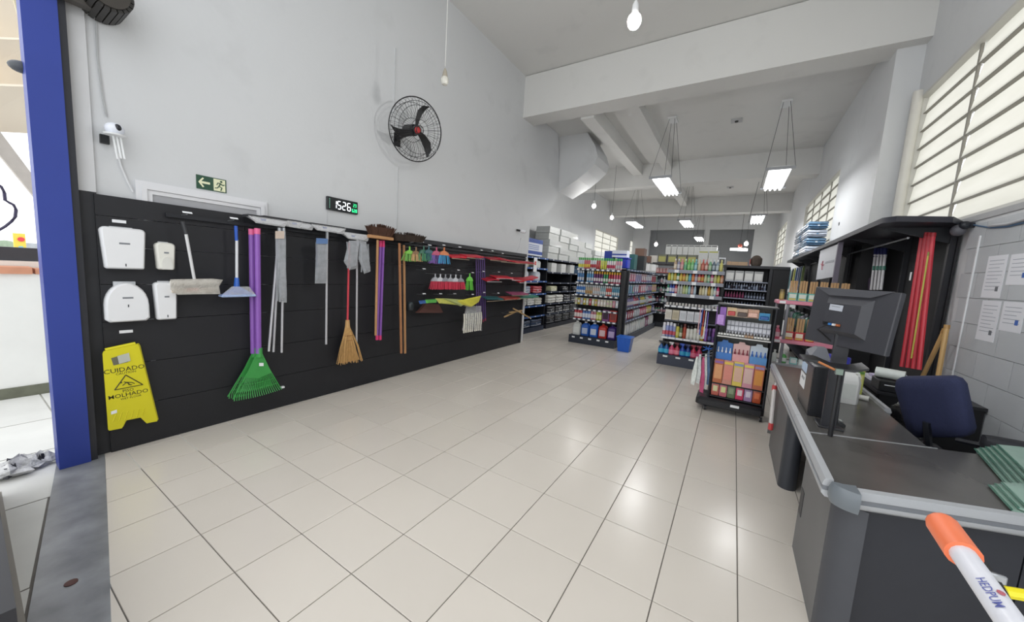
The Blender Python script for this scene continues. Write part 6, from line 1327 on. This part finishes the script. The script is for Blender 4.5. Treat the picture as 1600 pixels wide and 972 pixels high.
for k in range(5): 
    a_ = 2*PI*k/5+.3; lg = part('leg', MB().tube([(sx, sy, .12), (sx+.22*math.cos(a_), sy+.22*math.sin(a_), .07)], .022, 6), BLACKM, t); part('caster', MB().ball((sx+.22*math.cos(a_), sy+.22*math.sin(a_), .028), .027, 8, 6), BLACKM, lg)
part('arm_bracket', MB().box(q[3].x+.02, q[2].x-.0, q[3].y-.05, q[3].y+.05, q[3].z-.05, q[3].z-.012, .01), BLACKM, t)
pa = onY(3.02, 1536, 692); cx9 = pa.x
part('armrest', MB().loft([[(cx9+x_, 3.02+y_*w_, pa.z+z_) for x_, y_ in ((0, -.5), (.05, -1), (.2, -1.1), (.30, -1), (.33, 0), (.30, 1), (.2, 1.1), (.05, 1), (0, .5))] for w_, z_ in ((.045, -.03), (.06, -.015), (.06, .02), (.045, .04), (.02, .045))]), pm('26272c', .7), t, smooth=60)
part('armrest_post', MB().tube([(cx9+.14, 3.03, pa.z-.031), (cx9+.14, 3.05, .5), (sx, sy-.1, .45)], .016, 6), BLACKM, t)
part('armrest_link', MB().tube([(q[2].x-.05, q[2].y, q[2].z-.03), (cx9+.05, 3.03, pa.z-.02)], .016, 6), BLACKM, t)

# ------------------------------------------------------------------ pink and grey plastic shelf behind the counter end
PY = 5.42
def pk(px_, py_): return onY(PY, px_, py_)
PS = thing('plastic_shelf', (.75, PY+.15, 0), 'pink plastic shelf rack with grey posts behind the counter end', 'shelf')
px0 = pk(1214, 468).x; PINKP = pm('d8889c', .4, var=.05); GP = pm('8f8f96', .4)
x1p = px0+.70
lvp = [pk(1235, 570).z, pk(1235, 532).z+.0, pk(1235, 470).z]
for z, m_ in zip(lvp, (pm('a4a6aa', .4), PINKP, PINKP)):
    b_ = part('shelf_tray', MB().box(px0, x1p, PY, PY+.32, z-.045, z, .012), m_, PS)
for xx in (px0+.03, px0+.12, x1p-.04):
    yy = PY+.27 if xx < px0+.05 else PY+.03
    part('post', MB().tube([(xx, yy, 0), (xx, yy, lvp[2]-.046)], .016, 8), GP, PS)
part('front_label', MB().box(px0+.03, px0+.09, PY-.003, PY-.0005, lvp[2]-.038, lvp[2]-.008), TAG, PS); part('front_label', MB().box(px0+.03, px0+.09, PY-.003, PY-.0005, lvp[1]-.038, lvp[1]-.008), TAG, PS)
# incense boxes with sticks
INC = pm('b49066', .7, var=.2, scale=20)
def incense(x, y, z, w, h, c1, c2, label, grp, sh):
    t = thing('incense_box', (x, y, z), label, 'box', grp)
    part('box_body', MB().box(x-w/2, x+w/2, y-.03, y+.03, z+.001, z+h), pm(c1, .5), t); part('box_print', MB().box(x-w*.4, x+w*.4, y-.032, y-.0305, z+h*.35, z+h*.85), pm(c2, .5), t); part('print_stripe', MB().box(x-w*.4, x+w*.4, y-.032, y-.0305, z+h*.1, z+h*.3), pm('c9b45a', .5), t)
    for k in range(3):
        xx = x-w*.3+k*w*.3; st = part('incense_bundle', MB().box(xx-w*.12, xx+w*.12, y-.015, y+.01, z+h+.001, z+h+sh+.012*random.random()), INC, t)
for k in range(6): incense(px0+.15+k*.093, PY+.06, lvp[2]+.002, .082, .095, '6ab4a8', 'd8dccf', '%s teal incense box from the left on the pink top tray' % ordn(k), 'teal incense boxes', .14)
for k in range(3): incense(px0+.17+k*.098, PY+.06, lvp[1]+.002, .085, .10, 'c9303c', 'e6dcc8', '%s red incense box from the left on the second pink tray' % ordn(k), 'red incense boxes', .16)
article('bottle', px0+.055, PY+.07, lvp[1]+.002, .06, .16, ('d0607c', 'e6a0b0', 'e6c4cc'), 'pink bottle at the left of the second pink tray')
article('jar', px0+.05, PY+.07, lvp[2]+.002, .05, .13, ('9a8450', '6a5a34', 'b49c5c'), 'amber jar at the left end of the pink top tray')
for k, (c_, kd, w_, h_) in enumerate((('dfe3df', 'bottle', .05, .15), ('5aae5a', 'bottle', .06, .13), ('8accc8', 'box', .07, .08), ('c9d8d4', 'box', .09, .07), ('5ab4b0', 'box', .07, .07))):
    article(kd, px0+.06+k*.095, PY+.07, lvp[0]+.002, w_, h_, (c_, 'e6e8e6', 'dfe3df'), '%s %s from the left on the grey bottom tray' % (ordn(k), 'small bottle' if kd == 'bottle' else 'small box'), 'goods on the grey bottom tray', .05 if kd == 'box' else None)

# ------------------------------------------------------------------ tall black shelving along the right wall
WX = 1.08; WZ = 2.265; WY0, WY1 = 4.5, 11.6
W = thing('tall_shelving', (1.4, 7.5, 0), 'long black wall shelving with deep top board along the right wall', 'shelf unit')
part('top_board', MB().loft([[(1.15, 4.52, z), (1.52, 4.62, z), (XR-.01, 4.9, z), (XR-.01, 6.9, z), (1.40, 6.96, z), (1.40, WY1, z), (WX, WY1, z), (WX, 4.62, z)] for z in (WZ-.05, WZ)]), pm('30313a', .35, var=.08), W)
part('back_panel', MB().box(XR-.03, XR-.015, 4.86, 6.6, .0, WZ-.051).box(1.395, 1.41, 6.601, 7.0, 0, WZ-.051).box(1.395, XR-.031, 6.585, 6.6, 0, WZ-.051), pm('1a1b1f', .6), W)
part('back_panel', MB().box(1.38, 1.395, 7.0, WY1, 0, WZ-.051), pm('1a1b1f', .6), W)
for k, yy in enumerate((4.9, 5.9, 7.05, 7.95, 9.0, 10.1, 11.2)):
    XW = XR if yy < 6.9 else 1.41
    part('upright', MB().box(XW-.07, XW-.031, yy-.02, yy+.02, 0, WZ-.051), BLACKM, W); part('bracket', MB().prism([(XW-.071, yy-.008, WZ-.055), (WX+.04, yy-.008, WZ-.055), (XW-.071, yy-.008, WZ-.2)], (0, .016, 0)), BLACKM, W)
part('hanging_rail', MB().tube([(1.36, 4.95, 2.12), (1.36, WY1-.05, 2.12)], .01, 6), CHROME, W)
for z in (.35, .8, 1.25): part('shelf_board', MB().box(1.12, 1.339, 7.1, WY1, z-.02, z), BLACKM, W)
# pipe end at the near corner, cables
t = thing('floodlight', (1.62, 4.86, 2.1), 'dark round lamp with grey face at the near end of the wall shelving', 'lamp')
c_ = onX(1.6, 1497, 360); part('lamp_body', MB().ball((c_.x, c_.y, c_.z), .05, 12, 8), pm('5f5f66', .4), t); c2 = onX(1.62, 1508, 352); part('junction', MB().ball(tuple(c2), .035, 10, 8), pm('20242c', .5), t); part('mount', MB().box(c2.x, XR-.013, c2.y-.02, c2.y+.02, c2.z-.02, c2.z+.02), BLACKM, t)
cb = [onX(XR-.02, *p) for p in ((1505, 348), (1530, 353), (1548, 356), (1575, 354), (1600, 348), (1640, 338))]
single('blue_cable', MB().tube([tuple(p) for p in cb], .006, 5), pm('4a6a8a', .5), 'blue cable running along the right wall under the window', 'cable')
cb = [onX(XR-.024, *p) for p in ((1546, 353), (1575, 350), (1600, 343), (1640, 332))]
single('grey_conduit', MB().tube([tuple(p) for p in cb], .012, 8), pm('b4b6ba', .5), 'grey conduit above the blue cable on the right wall', 'conduit')
a_, b_ = onX(XR-.014, 1532, 372), onX(XR-.014, 1502, 640)
single('cable_trunking', MB().box(XR-.022, XR-.0125, a_.y-.006, a_.y+.006, .3, a_.z+.02), pm('e0e2e4', .4), 'white vertical cable trunking on the right wall', 'trunking')
# papers on the wall
for k, (pts, lab) in enumerate((([(1542, 400), (1571, 399), (1566, 466), (1535, 465)], 'upper left printed notice on the right wall'), ([(1576, 397), (1612, 396), (1610, 445), (1575, 446)], 'upper right printed notice on the right wall'), ([(1534, 469), (1562, 471), (1554, 537), (1525, 529)], 'lower left printed notice on the right wall'), ([(1567, 472), (1600, 472), (1598, 522), (1561, 516)], 'lower right printed notice on the right wall'))):
    q_ = [onX(XR-.0145, *p) for p in pts]; y1_, y0_ = (q_[0].y+q_[3].y)/2, (q_[1].y+q_[2].y)/2; z1_, z0_ = (q_[0].z+q_[1].z)/2, (q_[2].z+q_[3].z)/2
    t = thing('wall_notice', (XR-.014, (y0_+y1_)/2, z0_), lab, 'notice', 'notices on the right wall')
    part('paper', MB().box(XR-.0145, XR-.0125, y0_, y1_, z0_, z1_), pm('e6e8ee', .5, var=.02), t)
    ln = MB()
    for j in range(9):
        zz = z1_-.04-j*.028
        if zz > z0_+.05: ln.box(XR-.0152, XR-.0148, y0_+.03+(.04 if j % 3 == 2 else 0), y1_-.03, zz, zz+.004)
    part('print_lines', ln, pm('9aa0ac', .6), t)['kind'] = 'stuff'
    part('stamp', MB().box(XR-.0154, XR-.0149, y0_+.04, y0_+.075, z0_+.05, z0_+.085), pm('6a6e74' if k % 2 == 0 else '3f66b4', .6), t)
# red handles, white and purple handles, wooden ones under the top board
def wstick(px_top, py_top, px_bot, py_bot, X, r, c1, c2, label, grp, Yadd=0):
    a_, b_ = onX(X, px_top, py_top), onX(X, px_bot, py_bot); t = thing('tool_handle', tuple(b_), label, 'handle', grp)
    part('shaft', MB().tube([tuple(a_), tuple(b_)], r, 8), pm(c1, .4, var=.06), t); part('cap', MB().tube([tuple(a_+(a_-b_).normalized()*.001), tuple(a_+(a_-b_).normalized()*.035)], r*1.15, 8), pm(c2, .4), t)
for k in range(4):
    wstick(1441+k*5.6, 369+k*.4, 1409+k*9, 573+k*1.6, 1.46, .0165, 'c43240', 'a8242f', '%s red tool handle from the left in the leaning group of four' % ordn(k), 'red tool handles')
part('sticker', MB().box(1.44, 1.4435, 5.0, 5.03, 1.72, 1.8), TAG, bpy.data.objects['tool_handle'])
wstick(1450, 400, 1424, 560, 1.42, .006, 'b4b04a', '8a8a3c', 'thin yellow green rod between the red handles', None)
for k in range(4): wstick(1367+k*5.2, 402+k*.2, 1361+k*5.2, 453, 1.50, .014, 'd4d4d8', 'c9c9ce', '%s white handle from the left with navy top grip' % ordn(k), 'white handles with navy grips')
for k in range(4):
    a_ = onX(1.50, 1368+k*5.2, 388); b_ = onX(1.50, 1367+k*5.2, 402); t = bpy.data.objects['tool_handle.%03d' % (5+k)]; part('navy_grip', MB().tube([tuple(a_), tuple(b_)], .017, 8), pm('232a5c', .4), t); part('green_band', MB().tube([tuple(a_.lerp(b_, 2.0)), tuple(a_.lerp(b_, 2.4))], .0155, 8), pm('3a7a6a', .4), t)
for k in range(2): wstick(1350+k*11, 392, 1347+k*11, 453, 1.52, .013, '3a2a44', 'a82c50', '%s dark purple handle with pink cap left of the white handles' % ('left', 'right')[k], 'dark purple handles')
for k in range(2): wstick(1325+k*4, 402, 1322+k*4, 452, 1.5, .011, 'c4c0a8', '5a5a54', '%s pale handle beside the hanging white board' % ('left', 'right')[k], 'pale handles beside the white board')
for k, (a0_, a1_, b0_, b1_) in enumerate(((1474, 520, 1442, 588), (1479, 514, 1466, 588))): wstick(a0_, a1_, b0_, b1_, 1.56, .017, 'c4a06a', 'b08a54', '%s bare wooden stick leaning beside the office chair' % ('left slanting', 'right upright')[k], 'bare wooden sticks')
# hanging white board
q_ = [onX(1.12, *p) for p in ((1283, 392), (1312, 381), (1312, 432), (1281, 437))]
t = thing('hanging_board', tuple(q_[3]), 'white foam board with faint red emblem hanging under the wall shelving', 'sign')
A_, B2 = q_[0], q_[1]
yb = (A_.y+B2.y)/2; part('board', MB().hexa([(1.11, B2.y, q_[2].z), (1.14, B2.y, q_[2].z), (1.14, A_.y, q_[3].z), (1.11, A_.y, q_[3].z), (1.11, B2.y, B2.z), (1.14, B2.y, B2.z), (1.14, A_.y, A_.z), (1.11, A_.y, A_.z)]), pm('c4c6cc', .5), t)
part('side_frame', MB().box(1.10, 1.15, B2.y-.05, B2.y-.001, q_[2].z-.25, B2.z+.03), pm('6f6a78', .5), t)
em = Vector((1.109, A_.y-(A_.y-B2.y)*.3, (A_.z+q_[3].z)/2-.02)); mb = MB()
for k in range(4): mb.tube([tuple(em+Vector((0, .0, 0))), tuple(em+Vector((0, .10*math.cos(k*1.3+.4), .07*math.sin(k*1.3+.4))))], .012, 4)
part('red_emblem', mb, pm('b4707c', .5), t); part('grey_lettering', MB().box(1.107, 1.1095, B2.y+.1, em.y-.18, em.z+.02, em.z+.05), pm('9a9ca4', .5), t)
part('hanger', MB().tube([(1.125, yb, max(A_.z, B2.z)-.03), (1.125, yb, WZ-.05)], .004, 4), CHROME, t)
# bundles of hanging teal goods further along
random.seed(17)
for k in range(16):
    px_ = 1205+k*3.6; yt = 424-k*1.9; a_ = onX(1.30, px_, yt+random.uniform(0, 6)); L_ = random.uniform(.35, .6)
    c_ = ['2f4a54', '3c5f6a', '6a8a90', '1f3038', '8aa4a8', '2a5a5c', '46606a'][k % 7] if k < 11 else ['5a6a3c', 'b4b45a', '3a5f8a', '8a94b4', '2c4a6a'][k % 5]
    t = thing('hanging_tool', tuple(a_), '%s dangling teal or grey packaged tool along the right wall rail' % ordn(k), 'tool', 'packaged tools hanging on the right wall rail')
    zt_ = min(a_.z, 2.1)
    part('package', MB().loft([[(a_.x-.02*s_, a_.y-.05*s_, zt_-z_), (a_.x+.02*s_, a_.y-.05*s_, zt_-z_), (a_.x+.02*s_, a_.y+.05*s_, zt_-z_), (a_.x-.02*s_, a_.y+.05*s_, zt_-z_)] for s_, z_ in ((.4, 0), (1, .06), (1.2, L_*.8), (.8, L_))]), pm(c_, .35, var=.4, scale=18, bump=.4), t)
    part('hook', MB().tube([(a_.x, a_.y, zt_), (1.36, a_.y, 2.12)], .005, 4), CHROME, t)
for k in range(10):
    px_ = 1204+k*4; c_ = ['3a4450', '55606c', '2a3a3c', '6a7880'][k % 4]; a_ = onX(1.36, px_, 455+(k % 3)*8)
    article('bag', 1.23, 7.3+k*.44, 1.252, .2, .22, (c_, '8a98a4'), '%s dark wrapped cushion pack from the front on the wall shelving board' % ordn(k), 'wrapped packs on the wall shelving', .36)
for k in range(9): article('jug', 1.23, 7.3+k*.48, .802, .18, .3, (R_(['2c4a3c', '3a3c44', '5a5c64', '2a5a4a']), '8a8c90', '6a7078'), '%s dark canister from the front on the lower wall shelving board' % ordn(k), 'canisters on the wall shelving', .2, rz=-PI/2)
# packs on the top board by the window
def onT(px_, py_): return onX(1.25, px_, py_)
PKS = [(1205, 1220, 402, 410), (1220, 1242, 400, 408), (1206, 1224, 392, 401), (1224, 1246, 392, 400), (1208, 1226, 381, 391), (1227, 1247, 382, 391), (1209, 1228, 370, 380), (1229, 1240, 372, 381)]
yb_ = 9.2
for k, (x0_, x1_, y0_, y1_) in enumerate(PKS):
    col_, row_ = k % 2, k//2
    article('bag', 1.235, 10.35-col_*.95, WZ+.003+row_*.155, .30, .15, (('b4bcc8', '5f86a8') if (k+row_) % 2 else ('5f7f9c', 'd0d8e0')), '%s blue and white wrapped pack in the %s stack on the wall shelving' % (('lowest', 'second', 'third', 'topmost')[row_], ('farther', 'nearer')[col_]), 'blue and white packs on the wall shelving', .85)
single('folded_stand', MB().box(1.14, 1.34, 10.1, 10.5, WZ+.003+.155*4, WZ+.003+.155*4+.02), pm('2a2c30', .5), 'black folded frame lying on the stacked packs', 'frame')

# ------------------------------------------------------------------ shelving at the rear left
LX = -4.45
L1 = thing('rear_left_shelving', (LX-.25, 9.6, 0), 'black shelving along the rear left wall carrying white cartons', 'shelf unit')
def lz(py_, px_=880): return onX(LX, px_, py_).z
part('back_panel', MB().box(XB+.02, XB+.05, 7.3, 12.6, 0, 2.0), BLACK, L1)
part('base_plinth', MB().box(XB+.051, LX+.02, 9.1, 12.6, 0, .12), pm('1f2430', .5), L1); part('base_plinth', MB().box(XB+.051, LX+.02, 7.5, 8.95, 0, .12), pm('26324a', .5), L1)
for yy in (7.5, 9.02, 10.8, 12.58): part('upright', MB().box(XB+.051, LX-.03, yy-.015, yy+.015, .12, 1.99), BLACKM, L1)
for z in (.42, .72, 1.06, 1.32, 1.62, 1.98): shelf(L1, XB+.051, LX-.01, 9.04, 12.56, z, front='x', tags=6, tagw=.05, lipm=pm('26324a', .4))
for z in (.42, .70, 1.02, 1.36, 1.70, 1.98): shelf(L1, XB+.051, LX-.01, 7.52, 9.0, z, front='x', tags=4, tagw=.06, lipm=pm('3a64a8', .4))
c0 = LX-.2
row('bag', 'on the base of the rear left shelving', [('22242a', '8a90a0')]*6, 9.1, 12.5, c0, .123, .5, .26, .42, axis='y', face=PI/2)
row('bag', 'on the second board of the rear left shelving', [('1c1e24', 'a0a6b0')]*6, 9.1, 12.5, c0, .423, .5, .22, .42, axis='y', face=PI/2)
row('bag', 'on the third board of the rear left shelving', [('cfcfc8', 'b4b4ae')]*2+[('24262c', '8a90a0')]*4, 9.1, 12.5, c0, .723, .48, .24, .42, axis='y', face=PI/2)
row('bag', 'on the fourth board of the rear left shelving', [('c9c8a8', 'b4b4ae'), ('2a2c32', '9aa0aa'), ('22242a', '8a90a0'), ('33353c', '8a90a0')], 9.1, 12.4, c0, 1.063, .4, .16, .4, axis='y', face=PI/2)
row('case', 'on the fifth board of the rear left shelving', [('dedfdd', 'c9cac8'), ('e3e4e2', 'c9cac8'), ('d8dad8', 'c4c6c4'), ('5a7898', 'c9d4e0'), ('6a84a4', 'c9d4e0')], 9.1, 12.5, c0, 1.623, .34, .26, .36, axis='y', face=PI/2)
row('jug', 'on the blue-edged top board at the panel end', [('c9b898', 'dcdcd8', 'd4c8ae'), ('cfd4d2', '5f9a7a', 'e0e3e0')], 7.6, 8.9, c0, 1.703-.0, .3, .24, .25, axis='y', face=PI/2, word='big jug')
row('jug', 'on the blue-edged second board at the panel end', [('d0d6e0', 'e6e8ec', 'dfe3ea'), ('cdd4de', 'b8303c', 'dfe3ea')], 7.6, 8.9, c0, 1.363, .34, .30, .25, axis='y', face=PI/2, word='big jug')
row('bag', 'on the blue-edged third board at the panel end', [('8a94a8', 'd8dce6'), ('b8404a', 'e0d0d4')], 7.6, 8.9, c0, 1.023, .5, .2, .3, axis='y', face=PI/2)
row('bag', 'on the blue-edged fourth board at the panel end', [('d8d8cf', 'c9c4b4'), ('dcdcd4', 'e6e6e0'), ('cfccc0', 'e6e6e0')], 7.6, 8.9, c0, .703, .36, .2, .3, axis='y', face=PI/2)
row('bag', 'on the blue-edged base at the panel end', [('3a4c6a', '9aa8c0'), ('2f4060', '9aa8c0')], 7.6, 8.9, c0, .123, .6, .2, .36, axis='y', face=PI/2)
q_ = onX(LX+.02, 837, 408); t = thing('extinguisher_sign', (LX+.02, q_.y, q_.z-.1), 'white sign with red pictogram at the shelving beside the panel end', 'sign')
part('sign_plate', MB().box(LX+.013, LX+.02, q_.y-.09, q_.y+.09, 1.6, q_.z+.09), TAG, t); part('red_pictogram', MB().box(LX+.0205, LX+.023, q_.y-.05, q_.y+.04, q_.z-.1, q_.z-.01), pm('d8402c', .5), t); part('pictogram_mark', MB().tube([(LX+.0235, q_.y, q_.z-.08), (LX+.0235, q_.y, q_.z-.03)], .008, 5), TAG, t)
# blue and white carton, white carton stacks
A_, B2 = onX(-4.4, 823, 373), onX(-4.4, 851, 395)
t = thing('detergent_carton', (-4.6, 7.95, 2.0), 'blue and white printed carton on the shelving at the panel end', 'box')
part('carton', MB().box(-4.85, -4.4, 7.58, 8.5, 2.003, 2.42), pm('dfe3ee', .5, var=.04), t, smooth=0)
for z0_, z1_ in ((2.32, 2.42), (2.04, 2.12)): part('blue_band', MB().box(-4.852, -4.3975, 7.577, 8.503, z0_, z1_), pm('2f50a4', .5), t, smooth=0)
for k in range(3): part('print_line', MB().box(-4.397, -4.395, 7.7, 8.3, 2.16+k*.045, 2.175+k*.045), pm('5a74b8', .5), t)
CW = [('c9ccc9', 'aeb0ad'), ('d2d5d3', 'b8bab8'), ('cccfce', 'b0b3b1')]
cols_ = [(9.05, 4, 2.02), (9.95, 5, 2.02), (10.85, 4, 2.02), (11.75, 3, 2.02)]
for ci, (y_, n_, z_) in enumerate(((9.3, 5, 0), (10.0, 5, 0), (10.72, 5, 0), (11.42, 4, 0), (12.1, 4, 0), (13.1, 3, 0), (13.8, 3, 0), (14.4, 2, 0))):
    for r_ in range(n_):
        article('case', -4.68+.02*((r_+ci) % 3), y_+.015*((r_*3+ci) % 3), 1.985+r_*(.178 if ci != 0 else .178), .42, .172, CW[(r_+ci) % 3], '%s from the bottom in the %s stack of white cartons at rear left' % (ordn(r_), ordn(ci)), 'white carton stacks at rear left', .66)
shelf(L1, XB+.051, LX-.01, 12.7, 14.9, 1.98, front='x', tags=0)
for yy in (12.75, 14.85): part('upright', MB().box(XB+.051, LX-.03, yy-.015, yy+.015, 0, 1.95), BLACKM, L1)
